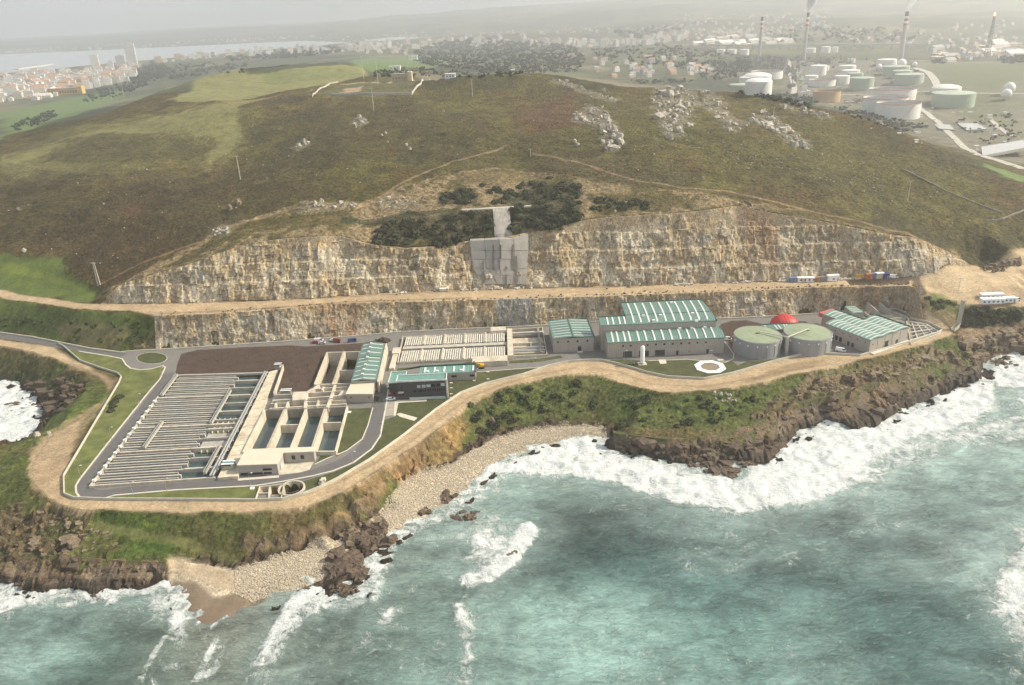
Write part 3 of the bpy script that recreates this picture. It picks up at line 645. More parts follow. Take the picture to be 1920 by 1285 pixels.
# bedrock showing round the outcrops
OUT = [('steep white crag with many vertical blocks below the middle of the crest', [(1072, 215), (1090, 198), (1110, 196), (1140, 202), (1150, 225), (1165, 255), (1172, 272), (1160, 286), (1135, 286), (1128, 268), (1140, 258), (1110, 235), (1092, 232), (1078, 228)], 150, (1.0, 2.6)),
       ('broad pale crag of rounded rock right of the middle crag', [(1222, 175), (1250, 160), (1290, 168), (1308, 200), (1300, 225), (1278, 262), (1255, 262), (1240, 240), (1225, 215)], 170, (1.2, 3.2)),
       ('long broken white ridge of rock descending to the right edge of the hill', [(1408, 215), (1440, 210), (1460, 222), (1480, 240), (1518, 268), (1516, 280), (1490, 275), (1455, 250), (1425, 236), (1405, 228)], 130, (1.0, 2.8)),
       ('scattered white ledges between the broad crag and the long white ridge', [(1310, 165), (1335, 175), (1360, 195), (1372, 215), (1408, 235), (1378, 250), (1352, 240), (1340, 215), (1318, 190)], 90, (.7, 2.0)),
       ('string of white rocks along the crest of the hill', [(1030, 152), (1060, 150), (1092, 166), (1120, 176), (1150, 184), (1165, 192), (1150, 195), (1110, 186), (1085, 172), (1050, 160)], 55, (.5, 1.6)),
       ('pale rock knobs on the skyline in front of the storage tanks', [(1468, 196), (1490, 192), (1520, 200), (1545, 212), (1560, 222), (1540, 222), (1500, 210), (1470, 204)], 35, (.8, 2.2)),
       ('small cluster of white rocks on the left part of the heath', [(662, 232), (672, 216), (686, 218), (688, 232), (672, 246)], 26, (.8, 1.8)),
       ('low streak of white rock lying across the left heath', [(552, 276), (570, 263), (583, 265), (578, 272), (558, 282)], 22, (.6, 1.4)),
       ('jumbled white stones under the trail at the top of the left rock face', [(705, 378), (730, 370), (780, 372), (790, 386), (760, 396), (712, 392)], 80, (.5, 1.2)),
       ('line of pale blocks along the rim above the left rock face', [(560, 388), (600, 378), (680, 378), (690, 384), (650, 392), (560, 398)], 60, (.5, 1.3)),
       ('small stone heap where the rim trail begins on the left', [(398, 432), (420, 425), (432, 430), (425, 440), (402, 442)], 26, (.5, 1.3)),
       ('rubble of pale stones on the hump above the right rock face', [(1370, 382), (1400, 378), (1425, 392), (1450, 398), (1430, 402), (1390, 396)], 45, (.5, 1.5)),
       ('bright stone bank where the dirt road climbs at the right edge', [(1838, 508), (1870, 494), (1905, 480), (1925, 480), (1900, 500), (1865, 514)], 70, (.6, 1.8)),
       ('grey stone dump on the grassy headland beside the coast track', [(1330, 738), (1375, 736), (1385, 752), (1345, 756)], 60, (.3, .8))]

for i_, (lb_, poly_, n_, sz_) in enumerate(OUT[:11]): zone(poly_, np.array([.22, .20, .155]), (.6, .8, 0), 4, .45, 1.6)
# keep the soil behind the cut faces
_bk = np.interp(GX, bbk[:, 0], bbk[:, 1], left=9e3); Z = Z - 2.6 * ((GY > _bk + 1.2) & (GY < up_y + 1.0) & (GX < UPW[-1, 0] - 6) & (GX > UPW[0, 0] + 6))
# relief: broken rock near the sea, lumpy heath on the hill
rk = MK[..., 1] * (Z > ZS - 2) * (GY < 700)
bl = blocks(GX * .87 + GY * .5, GY * .87 - GX * .5, 5.5, 3.0, 4) - .5
bl2 = blocks(GX, GY, 2.2, 1.6, 8) - .5
Z = Z + rk * np.where(inP, 0, 1) * ssb * (4.2 * bl + 2.0 * bl2 + 2.4 * n3) * np.clip(ds / 4, .25, 1)
Z = Z + rk * (1 - ssb) * np.where(inP, 0, 1) * smooth01((GY - 400) / 40) * (1.3 * bl2 + .8 * bl)
_cut = np.where((GX > UPW[0, 0]) & (GX < UPW[-1, 0]), smooth01((np.abs(GY - up_y + 4) - 9) / 8), 1)
vh = (rng.random(GX.shape) - .5) * (.3 + .7 * _cut)
Z = Z + MK[..., 0] * np.where(inP, 0, 1) * (GY < 1000) * (.55 * vh + 1.1 * n3) * smooth01(slope * 0 + 1)
Z = Z + MK[..., 2] * np.where(inP, 0, 1) * (GY < 520) * vh * .22
bushb = smooth01((.05 - G.sum(-1)) / .02)
I = np.arange(NX * NY).reshape(NY, NX)
Q = np.stack([I[:-1, :-1], I[:-1, 1:], I[1:, 1:], I[1:, :-1]], -1).reshape(-1, 4)

def ground_material():
    m, nt, b = new_mat('ground'); N = nt.nodes; L = nt.links
    col = N.new('ShaderNodeVertexColor'); col.layer_name = 'Col'; mk = N.new('ShaderNodeVertexColor'); mk.layer_name = 'Mk'
    sp = N.new('ShaderNodeSeparateColor'); L.new(mk.outputs[0], sp.inputs[0])
    g = N.new('ShaderNodeNewGeometry')
    def noise(sc, det=4, rough=.6, scale=None):
        n = N.new('ShaderNodeTexNoise'); n.inputs['Scale'].default_value = sc; n.inputs['Detail'].default_value = det; n.inputs['Roughness'].default_value = rough
        if scale:
            mp = N.new('ShaderNodeMapping'); mp.inputs['Scale'].default_value = scale; L.new(g.outputs['Position'], mp.inputs[0]); L.new(mp.outputs[0], n.inputs['Vector'])
        else: L.new(g.outputs['Position'], n.inputs['Vector'])
        return n.outputs[0]
    def rng_(src, a, b_, c, d):
        r = N.new('ShaderNodeMapRange'); L.new(src, r.inputs[0])
        for i, v in enumerate((a, b_, c, d)): r.inputs[i + 1].default_value = v
        return r.outputs[0]
    def mth(op, a, b_):
        n = N.new('ShaderNodeMath'); n.operation = op
        for i, v in enumerate((a, b_)):
            if isinstance(v, float): n.inputs[i].default_value = v
            else: L.new(v, n.inputs[i])
        return n.outputs[0]
    def scalev(c, f):
        n = N.new('ShaderNodeVectorMath'); n.operation = 'SCALE'; L.new(c, n.inputs[0]); L.new(f, n.inputs['Scale']); return n.outputs[0]
    base = col.outputs[0]
    # plants: clumps of darker and yellower growth
    hn = noise(.42, 4, .75); hn2 = noise(.09, 4, .6)
    hf = mth('MULTIPLY', rng_(hn, .34, .66, .32, 1.72), rng_(hn2, .35, .65, .75, 1.25))
    hf = mth('ADD', mth('MULTIPLY', mth('SUBTRACT', hf, 1.0), sp.outputs[0]), 1.0)
    c1 = scalev(base, hf)
    yn = noise(.8, 3, .7); ym = N.new('ShaderNodeMixRGB'); ym.blend_type = 'MULTIPLY'; ym.inputs[2].default_value = (1.7, 1.35, .55, 1)
    L.new(mth('MULTIPLY', rng_(yn, .52, .66, 0, .8), sp.outputs[0]), ym.inputs[0]); L.new(c1, ym.inputs[1]); c1 = ym.outputs[0]
    # rock: cracks and pale faces
    rn = noise(.35, 8, .72, (1, 1, .5)); rf = rng_(rn, .36, .66, .38, 1.75)
    vor = N.new('ShaderNodeTexVoronoi'); vor.feature = 'DISTANCE_TO_EDGE'; vor.inputs['Scale'].default_value = .28
    mpv = N.new('ShaderNodeMapping'); mpv.inputs['Rotation'].default_value = (0, 0, .5); mpv.inputs['Scale'].default_value = (1, 2.2, 1.2); L.new(g.outputs['Position'], mpv.inputs[0]); L.new(mpv.outputs[0], vor.inputs['Vector'])
    rf = mth('MULTIPLY', rf, rng_(vor.outputs['Distance'], 0, .06, .45, 1.0))
    rf = mth('ADD', mth('MULTIPLY', mth('SUBTRACT', rf, 1.0), sp.outputs[1]), 1.0)
    c1 = scalev(c1, rf)
    # gravel
    pn = N.new('ShaderNodeTexVoronoi'); pn.inputs['Scale'].default_value = .95; L.new(g.outputs['Position'], pn.inputs['Vector'])
    pc = N.new('ShaderNodeSeparateColor'); L.new(pn.outputs['Color'], pc.inputs[0])
    pf = rng_(pc.outputs[0], 0, 1, .62, 1.38)
    pf = mth('ADD', mth('MULTIPLY', mth('SUBTRACT', pf, 1.0), sp.outputs[2]), 1.0)
    c1 = scalev(c1, pf)
    gn = noise(.12, 7, .6); c1 = scalev(c1, rng_(gn, .3, .7, .80, 1.2))
    L.new(c1, b.inputs['Base Color']); b.inputs['Roughness'].default_value = .95
    b.inputs['Specular IOR Level'].default_value = .25
    bh = mth('MULTIPLY', hn, mth('MULTIPLY', sp.outputs[0], 1.4)); bh = mth('ADD', bh, mth('MULTIPLY', mth('MULTIPLY', rn, sp.outputs[1]), 2.4))
    bh = mth('ADD', bh, mth('MULTIPLY', mth('MULTIPLY', pn.outputs['Distance'], sp.outputs[2]), -.35))
    bp = N.new('ShaderNodeBump'); bp.inputs['Distance'].default_value = 1.0; bp.inputs['Strength'].default_value = .9; L.new(bh, bp.inputs['Height']); L.new(bp.outputs[0], b.inputs['Normal'])
    return m
GM = ground_material()
PITS = []          # (polygon, floor z) dug before the ground is meshed; concrete basins line them further down
RQ = [at(168, 911, 23), at(403, 895, 23), at(504, 699, 23), at(326, 704, 23)]          # biological reactor, rim corners
def quad(Qd, s_, t_):
    a, b_, c, d = Qd; return (1 - s_) * (1 - t_) * a + s_ * (1 - t_) * b_ + s_ * t_ * c + (1 - s_) * t_ * d
PITS.append(([quad(RQ, a, b_) for a, b_ in ((.01, .01), (.99, .01), (.99, .99), (.01, .99))], 16.5))
DT = [at(456, 848, 24), at(629, 846, 24), at(651, 762, 24), at(496, 769, 24)]
PITS.append((DT, 14.0))
BB = [at(590, 721, 24), at(660, 719, 24), at(674, 659, 24), at(613.5, 661, 24)]
PITS.append((BB, 15.0))
SUMPC = at(547, 917.5, 22); PITS.append(([SUMPC + 4.6 * np.array([math.cos(a), math.sin(a)]) for a in np.arange(0, 6.28, .5)], 16.5))
PITS.append(([at(*q) for q in ((489, 927), (522, 927), (525, 915), (491, 914))], 18.5))
PITS.append(([at(*q) for q in ((1712, 640), (1762, 624), (1738, 609), (1706, 603))], 20.0))
PITS.append(([(-1.5, 382.5), (18.2, 382.5), (17.5, 419.5), (-1.2, 418.5)], 19.0))
PITS.append(([(-60.5, 382), (-3.5, 382), (-3.5, 415), (-61.5, 415)], 20.0))

def rock_material(name='quarry_rock'):
    m, nt, b = new_mat(name); N = nt.nodes; L = nt.links
    col = N.new('ShaderNodeVertexColor'); col.layer_name = 'Col'; g = N.new('ShaderNodeNewGeometry')
    def nn(sc, scale, det=6, rough=.65):
        mp = N.new('ShaderNodeMapping'); mp.inputs['Scale'].default_value = scale; L.new(g.outputs['Position'], mp.inputs[0])
        n = N.new('ShaderNodeTexNoise'); n.inputs['Scale'].default_value = sc; n.inputs['Detail'].default_value = det; n.inputs['Roughness'].default_value = rough; L.new(mp.outputs[0], n.inputs['Vector']); return n.outputs[0]
    def rr(src, a, b_, c, d):
        r = N.new('ShaderNodeMapRange'); L.new(src, r.inputs[0])
        for i, v in enumerate((a, b_, c, d)): r.inputs[i + 1].default_value = v
        return r.outputs[0]
    f1 = rr(nn(.7, (1, 1, .5), 8, .75), .35, .65, .5, 1.5); f2 = rr(nn(.9, (1, 1, 1), 8, .75), .4, .62, .72, 1.22)
    mm = N.new('ShaderNodeMath'); mm.operation = 'MULTIPLY'; L.new(f1, mm.inputs[0]); L.new(f2, mm.inputs[1])
    v = N.new('ShaderNodeVectorMath'); v.operation = 'SCALE'; L.new(col.outputs[0], v.inputs[0]); L.new(mm.outputs[0], v.inputs['Scale'])
    mx = N.new('ShaderNodeMixRGB'); mx.blend_type = 'MULTIPLY'; mx.inputs[2].default_value = (1.1, .91, .66, 1); L.new(rr(nn(.22, (1, 1, .5)), .5, .68, 0, .85), mx.inputs[0]); L.new(v.outputs[0], mx.inputs[1])
    L.new(mx.outputs[0], b.inputs['Base Color']); b.inputs['Roughness'].default_value = .93
    bp = N.new('ShaderNodeBump'); bp.inputs['Distance'].default_value = .9; L.new(nn(1.0, (1, 1, .45), 7, .7), bp.inputs['Height']); L.new(bp.outputs[0], b.inputs['Normal'])
    return m
RM = rock_material()
def pxof(x, y, z):
    v0, v1, v2 = x, y, z - CAMZ; w = v0 * FWD[0] + v1 * FWD[1] + v2 * FWD[2]
    return 960 + F * (v0 * RT[0] + v1 * RT[1] + v2 * RT[2]) / w, 642.5 - F * (v0 * UP[0] + v1 * UP[1] + v2 * UP[2]) / w
def rock_face(name, base, top, step, seed, amp=1.0, ledges=(), rust=(), grey=(), seac=False):
    x0 = max(base[:, 0].min(), top[:, 0].min()); x1 = min(base[:, 0].max(), top[:, 0].max())
    us = np.arange(x0, x1, step); by = np.interp(us, base[:, 0], base[:, 1]); bz = np.interp(us, base[:, 0], base[:, 2])
    ty = np.interp(us, top[:, 0], top[:, 1]); tz = np.interp(us, top[:, 0], top[:, 2]); H = (tz - bz).max()
    nv = int(H / step) + 2; t = np.linspace(0, 1, nv)
    U = np.repeat(us[None], nv, 0); T = np.repeat(t[:, None], len(us), 1); Hh = (tz - bz)[None] * T
    Y = by[None] + (ty - by)[None] * T; Zz = bz[None] + Hh
    d = 1.0 + amp * (1.5 * fbm(U, Hh, 17, 4, seed) + 1.3 * (blocks(U, Hh, 4.6, 8.0, seed + 1) - .5) + .55 * (blocks(U, Hh, 1.5, 2.4, seed + 2) - .5) + 1.1 * fbm(U, Hh * .7, 3.2, 4, seed + 5))
    butt = fbm(U, Hh * .12, 9.0, 3, seed + 31); d += amp * 1.3 * butt + amp * .3 * (blocks(U * .4, Hh, 6, 3.2, seed + 61) - .5)
    for lz, lw in ledges:
        zz = lz + 1.5 * fbm(U, U * 0, 40, 2, seed + 8); d += amp * lw * (1 - smooth01((Hh - zz + .6) / 1.2)) - amp * lw * .4
    edge = np.minimum(smooth01((us - x0) / 8), smooth01((x1 - us) / 8))[None]
    d = np.maximum(d * (.35 + .65 * edge), .12)
    d[0] = np.maximum(d[0], .4)
    sl = np.hypot(ty - by, tz - bz); ny = -(tz - bz) / np.maximum(sl, .1); nzv = (ty - by) / np.maximum(sl, .1)
    Vx = U; Vy = Y + d * ny[None]; Vz = Zz + d * nzv[None] * .6
    Vz[0] -= .8
    # cap running back onto the rim
    capY = ty + 2.5; capZ = tz - .2
    V = np.stack([np.vstack([Vx, us[None]]), np.vstack([Vy, capY[None]]), np.vstack([Vz, capZ[None]])], -1)
    nvt = nv + 1; px = pxof(U, Y, Zz)[0]
    tan = np.array([.42, .345, .23]); lite = np.array([.60, .53, .39]); och = np.array([.37, .275, .15]); dark = np.array([.13, .105, .07]); rustc = np.array([.30, .155, .07]); gr = np.array([.38, .345, .275])
    if seac: tan = np.array([.135, .100, .066]); lite = np.array([.23, .18, .12]); och = np.array([.19, .12, .055]); gr = np.array([.095, .078, .06]);
    Cc = np.zeros(U.shape + (3,)); Cc[:] = tan
    def mixc(w, c): w = np.clip(w, 0, 1)[..., None]; Cc[:] = Cc * (1 - w) + c * w
    mixc(smooth01(fbm(U, Hh * .9, 16, 4, seed + 40) * 7 + .2) * .75, gr); mixc(smooth01(fbm(U, Hh * .8, 10, 4, seed + 41) * 8 - .2) * .8, lite)
    mixc(smooth01(fbm(U, Hh * .8, 13, 4, seed + 42) * 8 - .9) * .6, och)
    mixc(smooth01((T - .72 + .5 * fbm(U, Hh, 10, 3, seed + 44)) * 4) * .6, och * 1.15)
    for a, b_, s_ in rust: mixc(smooth01((px - a) / 25) * smooth01((b_ - px) / 25) * s_ * .55 * (.45 + smooth01(fbm(U, Hh * .15, 5, 3, seed + 43) * 7 + .4)), rustc)
    mixc(smooth01(fbm(U, Hh * .3, 3.2, 4, seed + 45) * 8 - 1.1) * .5, dark)
    mixc(smooth01(fbm(U, Hh, 6, 4, seed + 46) * 9 - 1.5) * .5, np.array([.09, .085, .035]))
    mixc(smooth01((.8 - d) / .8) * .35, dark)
    if seac: mixc(smooth01((.42 - T + .5 * fbm(U, Hh, 7, 3, seed + 48)) * 5) * .8, np.array([.042, .032, .024])); mixc(smooth01((T - .85 + .5 * fbm(U, Hh, 8, 3, seed + 49)) * 6) * .8, C_['seagrass'])
    for a, b_ in grey: mixc(smooth01((px - a) / 10) * smooth01((b_ - px) / 10), np.array([.30, .285, .25]))
    Cc = np.vstack([Cc, Cc[-1:]]); k = len(us)
    I2 = np.arange(nvt * k).reshape(nvt, k); Q2 = np.stack([I2[:-1, :-1], I2[:-1, 1:], I2[1:, 1:], I2[1:, :-1]], -1).reshape(-1, 4)
    o = npmesh(name, V.reshape(-1, 3), Q2, RM, False, {'Col': Cc.reshape(-1, 3)}); o['kind'] = 'structure'
    return o
# ------------------------------------------------------------------ sea
def W0(L): return np.array([at(x, y, ZS) for x, y in L])
sx = XS[(XS > -1500) & (XS < 1500)]; sx = np.concatenate([[-13000, -6000], sx, [6000, 13000]])
sy = np.concatenate([[-600, -200, 60, 130, 170, 195], np.arange(205, 560, 1.05), [600, 700, 900]])
SXg, SYg = np.meshgrid(sx, sy); zl = zat(SXg, SYg)
Dl = dline(SXg, SYg, shoreW); Dl = np.minimum(Dl, dline(SXg, SYg, coveW))
mw = [fbm(SXg, SYg, 34, 4, 201), fbm(SXg, SYg, 11, 4, 202), fbm(SXg, SYg, 4, 3, 203)]
wx = SXg + 9 * mw[1] + 14 * fbm(SXg, SYg, 40, 3, 211); wy = SYg + 7 * fbm(SXg, SYg, 16, 3, 204) + 8 * fbm(SXg, SYg, 45, 3, 212)
FO = np.zeros(SXg.shape); WC = np.zeros(SXg.shape + (3,)); WC[:] = (.046, .088, .085)
SWL = fbm(SXg * .8 + SYg * .6, (SYg * .8 - SXg * .6) * 1.8, 44, 5, 320, .6)
def blob(px, py, rx, ry, rot=0.0):
    c = at(px, py, ZS); e = at(px + rx, py, ZS); f = at(px, py - ry, ZS); ax = abs(e[0] - c[0]); ay = abs(f[1] - c[1])
    u = (wx - c[0]) / ax; v = (wy - c[1]) / ay
    if rot: u, v = u * math.cos(rot) + v * math.sin(rot), v * math.cos(rot) - u * math.sin(rot)
    return np.exp(-(u * u + v * v)) * np.clip(.85 + 2.4 * SWL, 0, 1.5)
def tint(w, c): w = np.clip(w, 0, 1)[..., None]; WC[:] = WC * (1 - w) + np.array(c) * w
def wpoly(L, feather, ragged=True):
    W = W0(L); X_, Y_ = (wx, wy) if ragged else (SXg, SYg)
    D = dline(X_, Y_, W, True); D = np.where(inpoly(X_, Y_, W), D, -D); return smooth01(D / feather + .5)
def wline(L, w, feather=2.0, wr=.45):
    W = W0(L); X_ = SXg + wr * (wx - SXg); Y_ = SYg + wr * (wy - SYg)
    return smooth01((w / 2 - dline(X_, Y_, W)) / feather + .5)
slate = (.048, .068, .066); teal = (.038, .092, .086); turq = (.165, .30, .272); milk = (.40, .54, .49); murk = (.075, .092, .062); brown = (.17, .15, .10)
tint(blob(1500, 1010, 330, 110) * 1.3, slate); tint(blob(1150, 960, 220, 60), slate); tint(blob(960, 930, 160, 70) * .6, (.13, .19, .175))
tint(blob(1700, 1120, 260, 110), (.105, .20, .19)); tint(blob(1350, 1180, 260, 130), (.11, .225, .21)); tint(blob(1250, 1080, 140, 60) * .6, teal)
tint(blob(1000, 1240, 420, 110) * .7, (.14, .27, .245)); tint(blob(1080, 1170, 130, 75) * 1.0, turq); tint(blob(960, 1240, 90, 60) * .8, milk); tint(blob(1180, 1240, 220, 80) * .7, turq)
tint(blob(830, 1100, 170, 60) * .7, (.14, .20, .175)); tint(blob(720, 1180, 170, 90) * .9, (.085, .125, .10)); tint(blob(650, 1240, 150, 70) * .9, murk)
tint(blob(250, 1200, 330, 110) * 1.4, (.055, .082, .058)); tint(blob(150, 1150, 160, 50) * .8, (.07, .105, .088)); tint(blob(20, 1215, 110, 60) * .95, (.26, .40, .36)); tint(blob(60, 1260, 120, 45) * .6, turq)
tint(blob(430, 1230, 110, 110) * 1.0, (.115, .115, .075)); tint(blob(430, 1160, 70, 30) * 1.0, brown); tint(blob(490, 1140, 60, 32) * .9, (.13, .12, .075)); tint(blob(540, 1130, 50, 30) * .8, (.09, .085, .05))
tint(blob(780, 1010, 110, 60) * .8, (.24, .34, .30)); tint(blob(980, 900, 150, 40) * .9, (.30, .42, .37)); tint(blob(820, 960, 80, 40) * .7, (.20, .27, .23)); tint(blob(1060, 905, 70, 18) * .8, (.13, .17, .15)); tint(blob(745, 1050, 60, 40) * .6, (.13, .16, .13))
tint(wpoly([(1560, 900), (1700, 850), (1920, 790), (2100, 760), (2100, 1000), (1900, 1010), (1800, 930), (1640, 930)], 40) * .75, (.30, .42, .38))
tint(wpoly([(1620, 850), (1760, 790), (1920, 725), (2100, 700), (2100, 850), (1900, 880), (1700, 880)], 30) * .7, milk)
tint(blob(1760, 1070, 110, 30) * .7, (.27, .37, .34)); tint(blob(1890, 1100, 70, 110) * .9, (.36, .48, .44)); tint(blob(1620, 1060, 200, 30) * .35, (.2, .27, .25)); tint(blob(1450, 1260, 150, 40) * .45, (.25, .38, .35))
tint(smooth01((mw[0] - .05) * 6) * .35, (.17, .27, .25)); tint(smooth01((-mw[0] - .07) * 7) * .35, (.07, .105, .10))
tint(wline([(700, 1010), (760, 985), (830, 955), (870, 930)], 10, 8) * .6, (.25, .27, .21))
tint(wline([(325, 1110), (358, 1152), (388, 1174), (432, 1160), (482, 1132), (540, 1112)], 5, 12, .3) * .85, (.165, .13, .088)); tint(wline([(388, 1174), (400, 1215)], 10, 16, .6) * .6, (.15, .125, .085))
WC *= .80
tint(blob(1070, 1175, 190, 75) * .85, (.26, .40, .365)); tint(blob(1010, 1265, 260, 45) * .7, (.25, .37, .34)); tint(blob(1230, 1250, 130, 60) * .6, (.22, .36, .33)); tint(blob(30, 1220, 110, 60) * .6, (.26, .38, .35)); tint(blob(1720, 960, 170, 50) * .5, (.26, .36, .335))
# foam
def foam(w, a=1.0): FO[:] = np.maximum(FO, w * a)
# white water: the surf belt runs along the rocks and beach
foam(wpoly([(1120, 812), (1150, 850), (1220, 866), (1290, 885), (1370, 902), (1400, 880), (1450, 850), (1480, 830), (1520, 800), (1560, 778), (1600, 805), (1680, 768), (1750, 738), (1812, 710), (1870, 712), (1860, 765), (1790, 805), (1720, 830), (1660, 862), (1610, 895), (1560, 925), (1480, 950), (1405, 968), (1330, 958), (1260, 942), (1190, 918), (1130, 900), (1050, 890), (985, 888), (930, 890), (880, 925), (862, 922), (900, 880), (958, 850), (1008, 826), (1078, 818)], 9), 1.0)
foam(wpoly([(880, 925), (960, 885), (1060, 872), (1140, 885), (1100, 900), (1000, 895), (940, 920), (900, 950), (870, 970)], 14), .62)
foam(wpoly([(1540, 930), (1600, 870), (1700, 810), (1800, 780), (1920, 735), (2100, 700), (2100, 800), (1920, 830), (1800, 850), (1700, 890), (1600, 930)], 26), .70)
foam(wpoly([(1640, 850), (1760, 820), (1840, 812), (1830, 842), (1760, 862), (1700, 880)], 14), .60)
foam(wpoly([(1838, 690), (1880, 662), (1930, 650), (2200, 610), (2200, 740), (1920, 730), (1862, 722)], 6), .95)
foam(wpoly([(880, 960), (930, 950), (975, 985), (985, 1010), (950, 1022), (900, 1000), (850, 1010), (870, 980)], 10), .62)
foam(wline([(985, 985), (972, 1015), (945, 1045), (915, 1060), (888, 1082)], 10, 5, 1.0), .95); foam(blob(915, 1015, 50, 45), .62); foam(wpoly([(905, 1055), (930, 1030), (968, 1020), (975, 1040), (940, 1052), (905, 1075), (885, 1083)], 5), .85)
foam(wpoly([(850, 1130), (872, 1125), (885, 1150), (935, 1165), (925, 1180), (890, 1185), (868, 1195), (845, 1175)], 5), .95); foam(blob(900, 1165, 60, 25), .55)
foam(wline([(893, 1083), (880, 1110), (866, 1130)], 2.0, 2), .6); foam(blob(980, 1265, 12, 22), .7)
foam(wpoly([(573, 1088), (540, 1103), (517, 1132), (492, 1178), (470, 1222), (452, 1282), (462, 1284), (482, 1248), (512, 1222), (545, 1188), (560, 1152), (590, 1128), (640, 1118), (672, 1100), (690, 1075), (735, 1035), (740, 1015), (700, 1045), (665, 1062), (672, 1095), (610, 1095)], 5), .92)
foam(wpoly([(540, 1100), (500, 1165), (455, 1285), (475, 1285), (530, 1225), (580, 1165), (600, 1120)], 6), .74)
foam(wpoly([(560, 1150), (620, 1130), (600, 1160), (560, 1180)], 10), .56)
foam(wpoly([(300, 1098), (330, 1105), (337, 1130), (331, 1162), (316, 1180), (303, 1162), (312, 1135), (305, 1115)], 4), .85); foam(wpoly([(316, 1182), (318, 1195), (306, 1206), (288, 1208), (284, 1198)], 3), .92)
foam(wline([(358, 1125), (365, 1150), (358, 1170)], 1.6, 1.2), .9); foam(wline([(382, 1176), (402, 1165), (423, 1152)], 1.4, 1.0), .9); foam(wline([(288, 1215), (286, 1240)], 1.4, 1), .8)
foam(wline([(405, 1213), (390, 1215), (382, 1240), (365, 1252), (367, 1290)], 2.6, 2), .85); foam(blob(395, 1225, 30, 22), .62); foam(blob(340, 1225, 40, 15), .5); foam(blob(430, 1250, 40, 14), .5)
foam(wpoly([(-200, 1100), (-60, 1085), (10, 1086), (40, 1100), (80, 1106), (130, 1098), (180, 1108), (240, 1092), (235, 1108), (180, 1128), (150, 1138), (100, 1122), (60, 1138), (0, 1152), (-100, 1165)], 6), .85)
foam(wpoly([(-700, 690), (0, 705), (50, 712), (90, 750), (90, 800), (60, 835), (0, 845), (-300, 900), (-700, 1000)], 8), 1.0)
foam(blob(100, 1285, 60, 14), .62); foam(blob(10, 1270, 12, 20), .5); foam(blob(250, 1130, 60, 22), .48)
foam(wpoly([(1865, 1075), (1895, 1030), (1915, 975), (2000, 960), (2060, 1285), (1915, 1260), (1885, 1180)], 16), .86); foam(blob(1915, 1010, 45, 60), .6); foam(blob(1860, 1070, 30, 30), .62); foam(blob(1880, 1220, 35, 60), .62); foam(blob(720, 1155, 55, 22), .55); foam(blob(700, 1130, 40, 14), .5); foam(blob(760, 1110, 40, 12), .47)
foam(blob(800, 1000, 90, 22), .45); foam(blob(1720, 960, 160, 60), .40); foam(blob(1450, 1240, 220, 50), .36); foam(blob(990, 1250, 120, 40), .44)
# thin wash wherever sea meets land
foam(smooth01((11 - Dl + 12 * mw[1]) / 5) * (SXg > -420), .72)
foam(np.clip(.12 + .9 * mw[0], 0, .30)); 
foam(wline([(250, 1130), (330, 1150), (480, 1135), (560, 1120)], 60, 30) * 0)
FO = np.maximum(FO, .86 * blur(FO, 26)); FO = np.maximum(FO, .66 * blur(FO, 110))
hf = np.clip(blur(FO, 160) * 1.15 - .12, 0, .75)[..., None]; WC = WC * (1 - hf) + np.array([.33, .43, .40]) * hf
calm = wpoly([(330, 1110), (460, 1110), (560, 1100), (520, 1140), (480, 1200), (440, 1285), (330, 1285), (345, 1200), (345, 1150)], 10)
surf = wline([(300, 1098), (337, 1130), (331, 1162), (316, 1180)], 7, 3) + wline([(358, 1125), (365, 1150), (358, 1170)], 2, 1.2) + wline([(382, 1176), (402, 1165), (423, 1152)], 2, 1.2) + wline([(405, 1213), (390, 1215), (382, 1240), (365, 1252), (367, 1290)], 6, 4)
FO *= 1 - .8 * calm * (1 - np.clip(surf, 0, 1))
ph = (SXg * .30 + SYg * .95 + 14 * fbm(SXg, SYg, 60, 3, 305)) / 11.0 * 6.283; ph2 = (SXg * -.12 + SYg * .99 + 8 * fbm(SXg, SYg, 30, 3, 306)) / 5.2 * 6.283
swell = .30 * np.sin(ph) * (.5 + fbm(SXg, SYg, 45, 2, 307) * 2) + .16 * np.sin(ph2) + .9 * fbm(SXg, SYg, 16, 3, 301) + .5 * mw[2] + .25 * (vnoise(SXg / 1.7, SYg / 1.4, 309) - .5)
SZ = np.where((SYg < 560) & (np.abs(SXg) < 500), swell + 2.2 * np.clip(FO - .45, 0, 1) * (.35 + 1.6 * mw[2] + 1.2 * mw[1] + .5 * (vnoise(SXg / 1.6, SYg / 1.6, 310) - .5)), 0.0)
SZ = SZ + ZS; keep = zl < ZS + 2.0
k2 = keep[:-1, :-1] | keep[1:, :-1] | keep[:-1, 1:] | keep[1:, 1:]
I3 = np.arange(SXg.size).reshape(SXg.shape); Q3 = np.stack([I3[:-1, :-1], I3[:-1, 1:], I3[1:, 1:], I3[1:, :-1]], -1)[k2].reshape(-1, 4)
